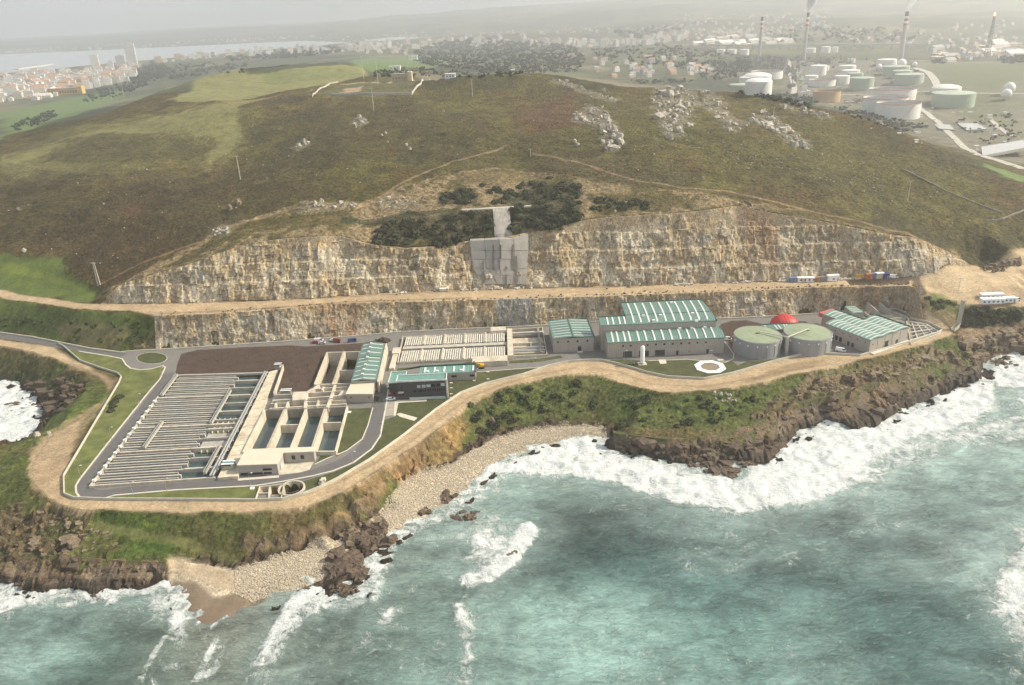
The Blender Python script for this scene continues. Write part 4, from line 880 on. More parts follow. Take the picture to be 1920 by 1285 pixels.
def sea_material():
    m, nt, b = new_mat('sea_water'); N = nt.nodes; L = nt.links
    col = N.new('ShaderNodeVertexColor'); col.layer_name = 'Col'; fo = N.new('ShaderNodeVertexColor'); fo.layer_name = 'Foam'
    fs = N.new('ShaderNodeSeparateColor'); L.new(fo.outputs[0], fs.inputs[0]); g = N.new('ShaderNodeNewGeometry')
    def nn(sc, det=6, rough=.6, scale=(1, 1, 1), rot=0.0, dist=0.0):
        mp = N.new('ShaderNodeMapping'); mp.inputs['Scale'].default_value = scale; mp.inputs['Rotation'].default_value = (0, 0, rot); L.new(g.outputs['Position'], mp.inputs[0])
        n = N.new('ShaderNodeTexNoise'); n.inputs['Scale'].default_value = sc; n.inputs['Detail'].default_value = det; n.inputs['Roughness'].default_value = rough; n.inputs['Distortion'].default_value = dist; L.new(mp.outputs[0], n.inputs['Vector']); return n.outputs[0]
    def rr(src, a, b_, c, d, smooth=False):
        r = N.new('ShaderNodeMapRange'); r.interpolation_type = 'SMOOTHSTEP' if smooth else 'LINEAR'; L.new(src, r.inputs[0])
        for i, v in enumerate((a, b_, c, d)): r.inputs[i + 1].default_value = v
        return r.outputs[0]
    def mth(op, a, b_):
        n = N.new('ShaderNodeMath'); n.operation = op
        for i, v in enumerate((a, b_)):
            if isinstance(v, float): n.inputs[i].default_value = v
            else: L.new(v, n.inputs[i])
        return n.outputs[0]
    lace = nn(.16, 9, .68, (1, 1.25, 1), .5, 1.3); fine = nn(1.1, 6, .7)
    f = mth('ADD', fs.outputs[0], mth('MULTIPLY', mth('SUBTRACT', lace, .5), 1.9)); f = mth('ADD', f, mth('MULTIPLY', mth('SUBTRACT', fine, .5), .5)); f = mth('ADD', f, mth('MULTIPLY', mth('SUBTRACT', nn(.045, 6, .65, (1, 1.6, 1), .45, 1.0), .5), .9))
    ff = rr(f, .43, .88, 0, 1, True)
    soft = rr(f, .28, .85, 0, .5, True)
    wn_ = nn(.05, 7, .62, (1, 1.8, 1), .35, .6); body = N.new('ShaderNodeVectorMath'); body.operation = 'SCALE'; L.new(col.outputs[0], body.inputs[0])
    rip = nn(.55, 5, .7, (.55, 1.5, 1), .35, .5)
    L.new(mth('MULTIPLY', rr(wn_, .34, .66, .62, 1.4), rr(rip, .3, .7, .80, 1.22)), body.inputs['Scale'])
    m1 = N.new('ShaderNodeMixRGB'); m1.inputs[2].default_value = (.33, .45, .41, 1); L.new(soft, m1.inputs[0]); L.new(body.outputs[0], m1.inputs[1])
    m2 = N.new('ShaderNodeMixRGB'); fcx = N.new('ShaderNodeMixRGB'); fcx.inputs[1].default_value = (.66, .71, .69, 1); fcx.inputs[2].default_value = (.84, .86, .84, 1); L.new(rr(nn(.33, 7, .7, (1, 1, 1), .2, .8), .38, .60, 0, 1), fcx.inputs[0]); L.new(fcx.outputs[0], m2.inputs[2]); L.new(ff, m2.inputs[0]); L.new(m1.outputs[0], m2.inputs[1])
    L.new(m2.outputs[0], b.inputs['Base Color']); L.new(rr(ff, 0, 1, .17, .9), b.inputs['Roughness']); b.inputs['IOR'].default_value = 1.333
    h = mth('ADD', mth('MULTIPLY', rip, .8), mth('MULTIPLY', nn(.16, 4, .6, (.5, 1.4, 1), .35), 1.6)); h = mth('ADD', h, mth('MULTIPLY', mth('MULTIPLY', fine, ff), .9))
    bp = N.new('ShaderNodeBump'); bp.inputs['Distance'].default_value = 1.3; bp.inputs['Strength'].default_value = 1.0; L.new(h, bp.inputs['Height']); L.new(bp.outputs[0], b.inputs['Normal'])
    return m
SM = sea_material()
sea = npmesh('sea', np.stack([SXg, SYg, SZ], -1).reshape(-1, 3), Q3, SM, True, {'Col': WC.reshape(-1, 3), 'Foam': np.repeat(FO.reshape(-1, 1), 3, 1)}); sea['kind'] = 'structure'
bay = MB().prism([(-13000, 1500), (6000, 1500), (6000, 9000), (-13000, 9000)], ZS - 3, ZS).build('bay_water', mat('bay_water', (.34, .38, .40), .35, .08, .01)); bay['kind'] = 'structure'
# ------------------------------------------------------------------ ground mesh and quarry faces
# concrete pits are dug by the works (see PITS) before this point
for poly, zf in PITS:
    mm = (GY > 200) & (GY < 520) & (np.abs(GX) < 400); ins = np.zeros(GX.shape, bool); ins[mm] = inpoly(GX[mm], GY[mm], poly); Z[ins] = zf
ground = npmesh('ground', np.stack([GX, GY, Z], -1).reshape(-1, 3), Q, GM, False, {'Col': G.reshape(-1, 3), 'Mk': MK.reshape(-1, 3)}); ground['kind'] = 'structure'
lowb = flatW.copy(); lowb = lowb[lowb[:, 0] > at(262, 655, 22)[0]]; lt = wtl[wtl[:, 0] > at(262, 590, 38)[0]]
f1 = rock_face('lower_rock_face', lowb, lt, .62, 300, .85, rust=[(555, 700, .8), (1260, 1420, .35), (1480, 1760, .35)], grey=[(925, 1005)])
def cliffline(L, z): return np.array([(*at(x, y, z if z is not None else 0), z) for x, y in L])
def seacliff(a, b, foot, seed):
    bs = densify([(*at(x, y, ZS), ZS - .6) for x, y in SHORE if a - 60 <= x <= b + 60], 3); tp = densify([(*at(x, y, sz(z)), sz(z)) for x, y, z in foot], 3)
    for P_ in (bs, tp):
        P_[:] = P_[np.argsort(P_[:, 0])]
    x0, x1 = at(a, 850, 12)[0], at(b, 850, 12)[0] if b < 1500 else 1e3
    rock_face('sea_cliff', bs, tp, .62, seed, 2.6, ledges=((2.5, .8), (4.5, .7)), seac=True)
seacliff(1146, 1836, FOOT[5], 700); seacliff(-60, 314, FOOT[0], 750)
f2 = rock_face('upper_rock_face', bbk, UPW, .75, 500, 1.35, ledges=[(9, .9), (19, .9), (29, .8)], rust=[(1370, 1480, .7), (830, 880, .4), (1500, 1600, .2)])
print('terrain mesh', round(time.time() - T0, 1))
# ------------------------------------------------------------------ ground surfaces inside the works
M_ = {
 'asphalt': mat('asphalt', (.175, .165, .150), .9, .12, .35, .02, 6, stain=.25), 'asphalt2': mat('dark_asphalt', (.115, .110, .105), .9, .12, .35, .02, 6, stain=.2),
 'lawn': mat('lawn', (.062, .070, .020), .95, .38, .22, .25, 2.5, stain=.45), 'lawn2': mat('bright_lawn', (.12, .135, .034), .95, .5, .14, .3, 2.5, stain=.5),
 'soil': mat('bare_soil', (.062, .037, .025), .95, .35, .18, .35, 1.5, stain=.3), 'kerb': mat('kerb_concrete', (.56, .52, .43), .9, .1, .5),
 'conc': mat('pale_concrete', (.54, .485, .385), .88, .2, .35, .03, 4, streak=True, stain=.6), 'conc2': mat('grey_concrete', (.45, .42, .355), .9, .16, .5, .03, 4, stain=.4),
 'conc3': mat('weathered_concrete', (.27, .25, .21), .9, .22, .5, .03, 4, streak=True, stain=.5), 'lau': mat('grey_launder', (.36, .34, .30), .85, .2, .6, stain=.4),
 'bwater': mat('basin_water', (.028, .042, .040), .10, .2, .2), 'bwater2': mat('greenish_basin_water', (.075, .10, .085), .15, .25, .2), 'bwater3': mat('settling_water', (.055, .085, .088), .12, .25, .15), 'slud': mat('brown_sludge_water', (.20, .165, .09), .5, .3, .5, stain=.3),
 'foamw': mat('foamy_water', (.48, .42, .32), .8, .35, .5, .1, 3, stain=.5), 'dry': mat('dark_basin_floor', (.075, .062, .048), .9, .25, .5, stain=.4),
 'green': ribbed('green_roof_sheet', (.125, .215, .178), 'X', .9), 'greeny': ribbed('green_roof_sheet_across', (.125, .215, .178), 'Y', .9), 'teal': ribbed('teal_roof_sheet', (.145, .29, .245), 'X', .8, .4, .1),
 'trim': mat('dark_green_trim', (.03, .10, .075), .5), 'clad': ribbed('grey_cladding', (.37, .335, .29), 'X', 1.2, .6, .06, .03), 'clad2': mat('grey_panel_wall', (.37, .335, .29), .65, .06, .3),
 'sky': mat('white_skylight', (.66, .68, .65), .35, .04, .5), 'white': mat('white_paint', (.82, .82, .80), .45, .05, .3), 'glass': mat('dark_glass', (.02, .025, .03), .12, .1, .3), 'pglass': mat('pale_glass', (.45, .52, .50), .2, .1, .4),
 'door': mat('dark_door', (.035, .04, .04), .5), 'roller': ribbed('dark_roller_door', (.055, .062, .06), 'Z', .3, .5, .1, .04), 'dark': ribbed('charcoal_cladding', (.060, .056, .056), 'Z', .55, .5, .1, .05),
 'trimw': mat('white_parapet', (.62, .66, .62), .5), 'tankg': mat('grey_tank_wall', (.30, .30, .30), .6, .08, .3, stain=.15, streak=True), 'tankr': mat('pale_green_tank_roof', (.255, .30, .195), .85, .14, .25, stain=.3),
 'steel': mat('galvanised_steel', (.42, .42, .40), .45, .1, .5, metal=.4), 'red': mat('red_membrane', (.60, .045, .035), .5, .1, .4), 'redr': mat('red_roof', (.55, .10, .08), .6, .1, .4),
 'rustred': mat('red_brown_floor', (.17, .06, .035), .9, .3, .4), 'roofc': mat('cream_roof', (.60, .53, .41), .85, .07, .3), 'beige': mat('beige_wall', (.42, .38, .31), .8, .06, .3), 'wood': mat('weathered_wood', (.24, .19, .13), .9, .2, 1.0),
 'cover': mat('cream_cover', (.60, .565, .48), .7, .15, .4, stain=.3), 'black': mat('black_rubber', (.02, .02, .02), .8), 'pave': mat('paving', (.33, .30, .25), .9, .15, .5, stain=.2)}
G22 = 22.0
def sheet(name, poly, z, m, world=False, kind='structure'):
    P_ = [tuple(q[:2]) for q in poly] if world else [tuple(at(x, y, 22)) for x, y in poly]
    o = MB().prism(P_, z - .02, z).build(name, m); o['kind'] = kind; return o
def kerb(poly, closed=True, w=.75, h=.13, world=False, z=22.0):
    P_ = [tuple(q[:2]) for q in poly] if world else [tuple(at(x, y, 22)) for x, y in poly]
    o = MB().wall([tuple(q) for q in densify(P_, 4, closed)], z, z + h, w, closed).build('kerb', M_['kerb']); o['kind'] = 'structure'; return o
PERIM = [(110, 646), (120, 651), (151, 678), (190, 692), (220, 701), (228, 708), (224, 718), (174, 802), (120, 894), (121, 928), (140, 936), (200, 938), (364, 939), (480, 940), (530, 938), (570, 928), (600, 916), (634, 899), (693, 864), (758, 817), (817, 770), (863, 739), (910, 721), (980, 704), (1027, 688), (1064, 680), (1100, 677), (1128, 677), (1155, 683), (1184, 691), (1213, 700), (1251, 708), (1320, 712), (1372, 702), (1413, 690), (1447, 680), (1476, 673), (1496, 668), (1522, 664), (1574, 666), (1613, 668), (1652, 657), (1705, 643), (1757, 626), (1767, 620), (1741, 607), (1706, 598)]
back = [(-60, 620), (0, 625), (60, 633), (120, 645), (170, 655), (225, 662), (260, 659), (300, 657), (400, 651), (500, 644), (560, 640), (640, 634), (740, 625), (850, 619), (1000, 613), (1130, 604), (1240, 600), (1345, 599), (1400, 597), (1480, 593), (1540, 589), (1600, 584), (1680, 580), (1700, 588)]
def ring(poly): return [np.array(at(x, y, 22)) for x, y in poly]
PW = ring(PERIM); BW = ring(back)
# the yard with basins left open: built as a grid of quads clipped to the works outline and outside the pits
yx = np.arange(-380, 260, 1.0); yy = np.arange(255, 445, 1.0); YX, YY = np.meshgrid(yx, yy)
outl = [tuple(at(-200, 622, 22))] + [tuple(q) for q in BW] + [tuple(q) for q in PW[::-1]] + [tuple(at(60, 642, 22)), tuple(at(0, 634, 22)), tuple(at(-200, 622, 22) - np.array([0, 9]))]
cx, cy = YX[:-1, :-1] + .5, YY[:-1, :-1] + .5; kk = inpoly(cx, cy, outl)
for poly, zf in PITS:
    kk &= ~(inpoly(cx, cy, poly) | (dline(cx, cy, poly, True) < .75))
I4 = np.arange(YX.size).reshape(YX.shape); Q4 = np.stack([I4[:-1, :-1], I4[:-1, 1:], I4[1:, 1:], I4[1:, :-1]], -1)[kk].reshape(-1, 4)
yard = npmesh('road_and_yard', np.stack([YX, YY, np.full(YX.shape, 22.03)], -1).reshape(-1, 3), Q4, M_['asphalt']); yard['kind'] = 'structure'
# carriageway on top of the yard, darker
o = MB(); o.wall([tuple(q) for q in densify([at(*q, 22) for q in [(-60, 625), (0, 630), (60, 638), (120, 649), (180, 660), (230, 668)]], 6)], 22.05, 22.07, 7.0); 
o.wall([tuple(q) for q in densify([at(*q, 22) for q in [(316, 700), (305, 722), (290, 742), (270, 768), (240, 805), (200, 857), (165, 900), (157, 915), (162, 925), (185, 928), (230, 922), (330, 914), (445, 906), (520, 901), (570, 893), (610, 880), (650, 865), (680, 843), (697, 820), (704, 795), (709, 760), (715, 725)]], 4)], 22.05, 22.07, 6.2)
o = o.build('carriageway', M_['asphalt2']); o['kind'] = 'structure'
LA = [(122, 654), (151, 679), (190, 693), (220, 702), (227, 708), (222, 718), (173, 802), (121, 894), (122, 926), (140, 934), (148, 934), (143, 924), (142, 911), (150, 898), (200, 834), (240, 784), (280, 734), (300, 711), (309, 690), (305, 686), (285, 692), (262, 694), (245, 691), (236, 684), (229, 673), (205, 668), (148, 659)]
sheet('lawn', LA, 22.09, M_['lawn2']); kerb([(148, 659), (205, 668), (229, 673), (236, 684), (245, 691), (262, 694), (285, 692), (305, 686), (310, 689), (300, 711), (280, 734), (240, 784), (200, 834), (150, 898), (142, 911), (143, 924), (150, 933), (170, 937), (195, 935), (215, 929), (330, 919), (480, 911), (530, 903), (585, 893), (625, 883), (662, 868), (697, 842), (713, 818), (719, 787), (725, 755), (728, 731)], False)
sheet('lawn', [(200, 933), (330, 921), (486, 912), (480, 938), (364, 937), (200, 937)], 22.09, M_['lawn2'])
sheet('lawn', [(562, 905), (625, 886), (664, 870), (699, 843), (715, 818), (721, 788), (742, 781), (746, 752), (841, 747), (841, 716), (893, 711), (895, 697), (1010, 690), (1027, 686), (980, 702), (910, 719), (863, 737), (817, 768), (758, 815), (693, 862), (634, 897), (600, 913), (577, 922), (571, 912)], 22.09, M_['lawn'])
kerb([(895, 698), (960, 693), (1025, 688)], False, .5)
sheet('lawn', [(653, 767), (699, 765), (690, 798), (679, 824), (649, 846), (613, 860), (590, 871), (604, 851), (632, 845)], 22.09, M_['lawn']); kerb([(699, 765), (690, 798), (679, 824), (649, 846), (613, 860), (590, 871)], False, .5)
sheet('bare_soil', [(329, 702), (332, 685), (340, 664), (370, 657), (450, 652), (545, 648), (575, 650), (680, 644), (700, 640), (722, 641), (729, 649), (722, 655), (723, 661), (615, 659.5), (590, 720), (575, 735), (513, 736), (533, 686), (518, 692), (505, 697)], 22.10, M_['soil'])
# broken lumps of turned soil along the yard edge
isl = [at(285 + 28 * math.cos(a), 672 + 10.5 * math.sin(a), 22) for a in np.arange(0, 6.28, .26)]
sheet('roundabout_island', isl, 22.16, M_['lawn'], True); kerb(isl, True, .5, .16, True)
sheet('lawn', [(1216, 678), (1288, 675), (1326, 679), (1355, 681), (1372, 677), (1384, 686), (1400, 678), (1470, 672), (1447, 678), (1413, 688), (1372, 700), (1320, 710), (1251, 706), (1213, 698), (1184, 689), (1155, 681), (1130, 676), (1170, 674)], 22.09, M_['lawn']); kerb([(1216, 677), (1288, 674), (1326, 678), (1360, 680), (1375, 673), (1376, 664), (1358, 640)], False, .4)
sheet('bare_soil', [(1347, 618), (1352, 608), (1372, 602), (1400, 601), (1430, 608), (1470, 612), (1500, 602), (1512, 603), (1520, 612), (1530, 640), (1470, 640), (1460, 668), (1390, 664), (1372, 650)], 22.10, M_['soil'])
sheet('lawn', [(744, 696), (746, 691), (820, 685), (880, 680), (881, 684), (790, 686), (760, 694)], 22.09, M_['lawn']); sheet('lawn', [(840, 631), (870, 627), (915, 623), (915, 628), (860, 632)], 22.09, M_['lawn']); sheet('lawn', [(955, 677), (1010, 673), (1050, 667), (1056, 671), (1010, 679), (955, 682)], 22.09, M_['lawn'])
sheet('pavement', [(740, 753), (747, 751), (800, 750), (800, 753), (747, 756), (742, 780), (738, 781)], 22.14, M_['kerb']); sheet('car_park', [(727, 733), (742, 731), (738, 779), (720, 781)], 22.085, M_['pave'])
sheet('footpath', [(743, 777), (751, 775), (783, 784), (777, 790), (750, 782)], 22.13, M_['kerb'])
sheet('concrete_apron', [(523, 891), (531, 869), (589, 866), (580, 882), (560, 887)], 22.12, M_['conc']); sheet('pavement', [(446, 898), (523, 892), (523, 896), (446, 902)], 22.12, M_['kerb'])
sheet('red_yard_floor', [(1618, 582), (1660, 580), (1706, 598), (1668, 606)], 22.08, M_['pave'])
# ------------------------------------------------------------------ perimeter wall and back retaining kerb
pw = densify(PW, 3)
mb = MB().wall([tuple(q) for q in pw], 20.8, 23.2, .35)
t = mb.build('perimeter_wall', mat('perimeter_wall_concrete', (.50, .48, .40), .9, .12, .5, stain=.3)); meta(t, 'long low pale concrete wall winding round the seaward side of the treatment works', 'wall')
o = MB().wall([tuple(q) for q in densify(BW, 4)], 22.0, 22.9, .5).build('retaining_wall', M_['kerb']); meta(o, 'low pale kerb wall along the foot of the lower rock face behind the works', 'wall')

# ------------------------------------------------------------------ biological reactor (left)
RX = empty('treatment_basin', (float(RQ[0][0]), float(RQ[0][1]), 22.0), 'largest open concrete basin, ribbed with long parallel channels, at the left end of the works', 'basin')
def rq(s_, t_): return quad(RQ, s_, t_)
def rwall(name, a, b, z0, z1, th, m): return MB().wall([tuple(rq(*a)), tuple(rq(*b))], z0, z1, th).build(name, m, RX)
MB().prism([tuple(rq(*q)) for q in ((.005, .005), (.995, .005), (.995, .995), (.005, .995))], 16.6, 16.7).build('basin_floor', M_['dry'], RX)
MB().prism([tuple(rq(*q)) for q in ((.004, .004), (.996, .004), (.996, .996), (.004, .996))], 19.0, 21.0).build('basin_water', M_['bwater3'], RX)
rwall('outer_wall', (-.004, 0), (1.0, 0), 16, 23.1, .7, M_['conc']); rwall('outer_wall', (-.004, 1), (1.0, 1), 16, 23.1, .7, M_['conc2']); rwall('outer_wall', (0, 0), (0, 1), 16, 23.05, .6, M_['conc2'])
NB = 24
def s0(t): return .015 + (.035 if t > .76 else 0)
for k in range(1, NB):
    t_ = k / NB; main = k in (6, 11, 18)
    rwall('baffle_wall', (s0(t_), t_), (.70 if not main else .985, t_), 16.7, 23.0 if main else 22.75, 1.0 if main else .85, M_['conc2'] if not main else M_['conc'])
for k in range(NB):
    t_ = (k + .5) / NB; e = .66 if k % 3 else .69
    rwall('launder', (s0(t_) + .01, t_ + .004), (e, t_ + .004), 20.2, 22.45, .65, M_['lau'])
for k in range(1, NB // 2):
    t_ = 2 * k / NB
    if 2 * k in (6, 18): continue
    rwall('divider_wall', (.70, t_), (.975, t_), 16.7, 22.95, 1.0 if k % 2 else .6, M_['conc2'])
for k in (4, 5, 8, 9, 3):     # wide cells: shallow water, walls seen below the rims
    t0_, t1_ = 2 * k / NB, (2 * k + 2) / NB
    MB().prism([tuple(rq(*q)) for q in ((.71, t0_ + .01), (.955, t0_ + .01), (.955, t1_ - .012), (.71, t1_ - .012))], 21.02, 21.3 if k != 3 else 21.8).build('basin_water', M_['bwater2'] if k > 5 else M_['lau'], RX)
for k in (3, 5, 6):            # cells with brown sludge seen between small cross beams
    t0_ = (2 * k + .9) / NB
    MB().prism([tuple(rq(*q)) for q in ((.74, t0_ - .055), (.95, t0_ - .055), (.95, t0_ - .01), (.74, t0_ - .01))], 21.05, 21.4).build('sludge', M_['slud'], RX)
    for j in range(5): rwall('cross_beam', (.745 + j * .05, t0_ - .058), (.745 + j * .05, t0_ - .008), 20.3, 22.1, .35, M_['conc2'])
for (a, b) in (((.035, .77), (.035, 1.0)), ((.705, .46), (.705, .80)), ((.235, .27), (.235, .50)), ((.90, .03), (.90, .25))):
    rwall('cross_walkway', a, b, 22.8, 23.35, 1.3, M_['conc2'])
    for q in (-.009, .009): rwall('handrail', (a[0] + q, a[1]), (b[0] + q, b[1]), 23.4, 24.2, .10, M_['steel'])
for q in (.962, .985):
    p0, p1 = rq(q, .0), rq(q, 1.0); MB().tube((p0[0], p0[1], 23.75), (p1[0], p1[1], 23.75), .45, n=8).build('air_pipe', M_['steel'], RX)
for k in range(0, 12):
    t_ = (k + .5) / 12; p0, p1 = rq(.945, t_), rq(1.0, t_); MB().bar((p0[0], p0[1], 23.2), (p1[0], p1[1], 23.2), .5, .4).build('pipe_support', M_['conc2'], RX)
for k in range(14):
    t_ = .03 + k * .052; p = rq(.004, t_); MB().box(p[0] - .2, p[0] + 1.0, p[1] - .6, p[1] + .6, 23.06, 23.9).build('valve_box', M_['white'], RX)
# concrete service deck beside it
DK = [at(408, 896, 23.4), at(446, 893, 23.4), at(521, 693, 23.4), at(505, 697, 23.4)]
t = empty('service_deck', (float(DK[0][0]), float(DK[0][1]), 22.0), 'stained pale concrete deck running up the right side of the ribbed basin', 'deck')
MB().prism([tuple(q) for q in DK], 21, 23.4).build('deck_slab', mat('stained_deck', (.56, .49, .36), .9, .25, .35, .03, 4, stain=.6), t)
MB().wall([tuple(at(x, y, 25)) for x, y in [(524, 688), (531, 684), (513, 737)]], 21.5, 25.2, .45).build('parapet', M_['conc'], t)
for k in range(1, 12):
    a = DK[0] + (DK[3] - DK[0]) * k / 12; b = DK[1] + (DK[2] - DK[1]) * k / 12; MB().wall([tuple(a), tuple(b)], 23.40, 23.46, .18).build('joint_strip', M_['conc3'], t)
def canopy(px, py, w, d, h, label):
    c = at(px, py, 22); t = empty('canopy', (float(c[0]), float(c[1]), 22.0), label, 'canopy')
    for k in range(3):
        MB().box(c[0] - w / 2, c[0] + w / 2, c[1] + k * d / 3 - d / 2 + .12, c[1] + (k + 1) * d / 3 - d / 2 - .12, 22 + h + .08, 22 + h + .22).build('roof_panel', (M_['white'], M_['teal'], M_['white'])[k], t)
    MB().box(c[0] - w / 2, c[0] + w / 2, c[1] - d / 2, c[1] + d / 2, 22 + h - .15, 22 + h + .05).build('roof_frame', M_['trim'], t)
    for a in (-1, 1):
        for b in (-1, 1): MB().box(c[0] + a * (w / 2 - .3) - .15, c[0] + a * (w / 2 - .3) + .15, c[1] + b * (d / 2 - .3) - .15, c[1] + b * (d / 2 - .3) + .15, 22, 22 + h - .16).build('post', M_['steel'], t)
    MB().box(c[0] - w / 2 + .5, c[0] + w / 2 - .5, c[1] - d / 2 + .5, c[1] + d / 2 - .5, 22.05, 22 + h * .75).build('machine_housing', M_['conc2'], t)
canopy(431, 883, 5.2, 3.6, 4.0, 'small green and white canopy beside the cream flat roofed building in front')
canopy(523, 694, 3.8, 2.6, 3.6, 'small green and white canopy at the far tip of the service deck')
canopy(538, 743, 5.5, 2.8, 3.4, 'small green and white canopy beside the bare soil behind the deep basins')
# ------------------------------------------------------------------ deep settling basins
t = empty('settling_tank', (float(DT[0][0]), float(DT[0][1]), 22.0), 'deep open concrete basins with thick sunlit walls and dark water behind the cream building', 'basin')
def dq(s_, t_): return quad(DT, s_, t_)
MB().prism([tuple(q) for q in DT], 14.1, 14.3).build('basin_floor', M_['dry'], t)
MB().prism([tuple(dq(*q)) for q in ((.003, .003), (.997, .003), (.997, .997), (.003, .997))], 16.4, 19.4).build('basin_water', M_['bwater3'], t)
for s_, th in ((0, .9), (.255, 1.5), (.505, 1.0), (.745, 1.5), (1.0, .7)): MB().wall([tuple(dq(s_, -.01)), tuple(dq(s_, 1.0))], 14, 24.2, th).build('main_wall', M_['conc'], t)
for (a, b, tt) in ((.255, .505, .62), (.745, 1.0, .64)): MB().wall([tuple(dq(a, tt)), tuple(dq(b, tt))], 14, 23.6, .7).build('cross_wall', M_['conc'], t)
for a, b in ((0, .255), (.255, .505), (.505, .745), (.745, 1.0)):
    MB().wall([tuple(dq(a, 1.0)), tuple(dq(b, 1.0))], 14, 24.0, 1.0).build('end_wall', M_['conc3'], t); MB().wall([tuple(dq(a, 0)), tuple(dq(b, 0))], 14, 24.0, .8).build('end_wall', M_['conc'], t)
for s_ in (.245, .262, .736, .753):
    p0, p1 = dq(s_, 0), dq(s_, 1); MB().bar((p0[0], p0[1], 25.2), (p1[0], p1[1], 25.2), .12).build('handrail', M_['wood'], t)
# distribution channels between the two sets of basins
t = empty('channel_block', tuple(map(float, at(504, 768, 22))) + (22.0,), 'raised concrete channels and valve chambers between the deep basins and the bare soil', 'channels')
CH = lambda P_, z0, z1, th, nm='channel_wall', m='conc': MB().wall([tuple(at(x, y, z1)) for x, y in P_], z0, z1, th).build(nm, M_[m], t)
MB().prism([tuple(at(x, y, 22.6)) for x, y in [(505, 767), (650, 760), (655, 724), (590, 724), (576, 738), (513, 741)]], 21.5, 22.6).build('channel_floor', M_['conc3'], t)
CH([(505, 766), (649, 757)], 22.3, 24.6, .8); CH([(507, 757), (649, 750)], 22.3, 24.2, .5); CH([(511, 751), (649, 741)], 22.3, 24.6, .9); CH([(575, 737), (668, 731)], 22.3, 24.8, .6); CH([(589, 729), (660, 725)], 22.3, 24.6, .6); CH([(513, 741), (547, 739)], 22.3, 24.6, .5, m='conc2')
CH([(598, 722), (574, 737), (572, 765)], 22.3, 25.0, 1.4); CH([(628, 722), (622, 740), (613, 764)], 22.3, 25.0, 1.2); CH([(541, 752), (536, 765)], 22.3, 25.0, 1.0); CH([(518, 755), (515, 764)], 22.3, 24.8, .8); CH([(597, 750), (594, 762)], 22.3, 24.8, .8); CH([(607, 725), (604, 732)], 22.3, 24.8, .8)
MB().prism([tuple(at(x, y, 25.8)) for x, y in [(548, 751), (573, 749), (577, 734), (550, 735)]], 22.3, 25.8).build('valve_house', M_['conc'], t)
MB().prism([tuple(at(x, y, 25.8)) for x, y in [(633, 738), (668, 736), (676, 728), (640, 730)]], 22.3, 24.8).build('valve_house', M_['conc'], t)
CH([(512, 754), (640, 746)], 24.8, 25.3, .12, 'handrail', 'steel')
# upper narrow basins
t = empty('narrow_basin', (float(BB[0][0]), float(BB[0][1]), 22.0), 'long narrow concrete basins with tall white walls beside the striped green roof', 'basin')
bq = lambda a, b: quad(BB, a, b)
MB().prism([tuple(q) for q in BB], 15.1, 15.3).build('basin_floor', M_['dry'], t)
for j in range(18): MB().wall([tuple(bq(.02, .03 + j * .053)), tuple(bq(.46, .03 + j * .053))], 15.3, 16.0, .35).build('floor_rib', M_['lau'], t)
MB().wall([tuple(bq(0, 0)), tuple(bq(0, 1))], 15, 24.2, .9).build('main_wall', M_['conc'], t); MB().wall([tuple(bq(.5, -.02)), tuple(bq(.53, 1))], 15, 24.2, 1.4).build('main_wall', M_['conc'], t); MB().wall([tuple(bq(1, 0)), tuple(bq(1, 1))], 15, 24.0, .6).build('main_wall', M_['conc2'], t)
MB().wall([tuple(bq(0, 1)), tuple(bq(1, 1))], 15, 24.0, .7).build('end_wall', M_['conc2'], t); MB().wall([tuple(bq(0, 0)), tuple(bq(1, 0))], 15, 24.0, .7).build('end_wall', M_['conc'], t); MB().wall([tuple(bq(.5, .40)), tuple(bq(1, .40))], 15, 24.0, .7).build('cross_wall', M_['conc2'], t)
for s_ in (.50, .53): p0, p1 = bq(s_, 0), bq(s_, 1); MB().bar((p0[0], p0[1], 25.2), (p1[0], p1[1], 25.2), .12).build('handrail', M_['wood'], t)

# ------------------------------------------------------------------ buildings
def rooflight(root, pts2, w, name='skylight', m='sky', lift=.12):
    """a thin raised strip following a list of 3-D points"""
    mb = MB()
    for a, b in zip(pts2[:-1], pts2[1:]): mb.bar((a[0], a[1], a[2] + lift), (b[0], b[1], b[2] + lift), w, .16)
    return mb.build(name, M_[m], root)
def arched(root, x0, x1, ys, zs, m, th=.35, name='roof'):
    V = []; n = len(ys)
    for x in (x0, x1):
        for y, z in zip(ys, zs): V.append((x, y, z))
        for y, z in zip(ys, zs): V.append((x, y, z - th))
    Fc = []
    for i in range(n - 1):
        Fc += [(i, i + 1, 2 * n + i + 1, 2 * n + i), (n + i, 3 * n + i, 3 * n + i + 1, n + i + 1), (i, n + i, n + i + 1, i + 1), (2 * n + i, 2 * n + i + 1, 3 * n + i + 1, 3 * n + i)]
    Fc += [(0, 2 * n, 3 * n, n), (n - 1, 2 * n - 1, 4 * n - 1, 3 * n - 1)]
    return MB().add(V, Fc).build(name, M_[m], root)
def disc(root, x, y, z, r, name='round_window', m='glass'):
    return MB().tube((x, y - .06, z), (x, y + .3, z), r, n=12).build(name, M_[m], root)
def rect(root, x0, x1, y, z0, z1, name='window', m='glass', d=.08, frame=True):
    w = MB().box(x0, x1, y - d, y + .25, z0, z1).build(name, M_[m], root)
    return w
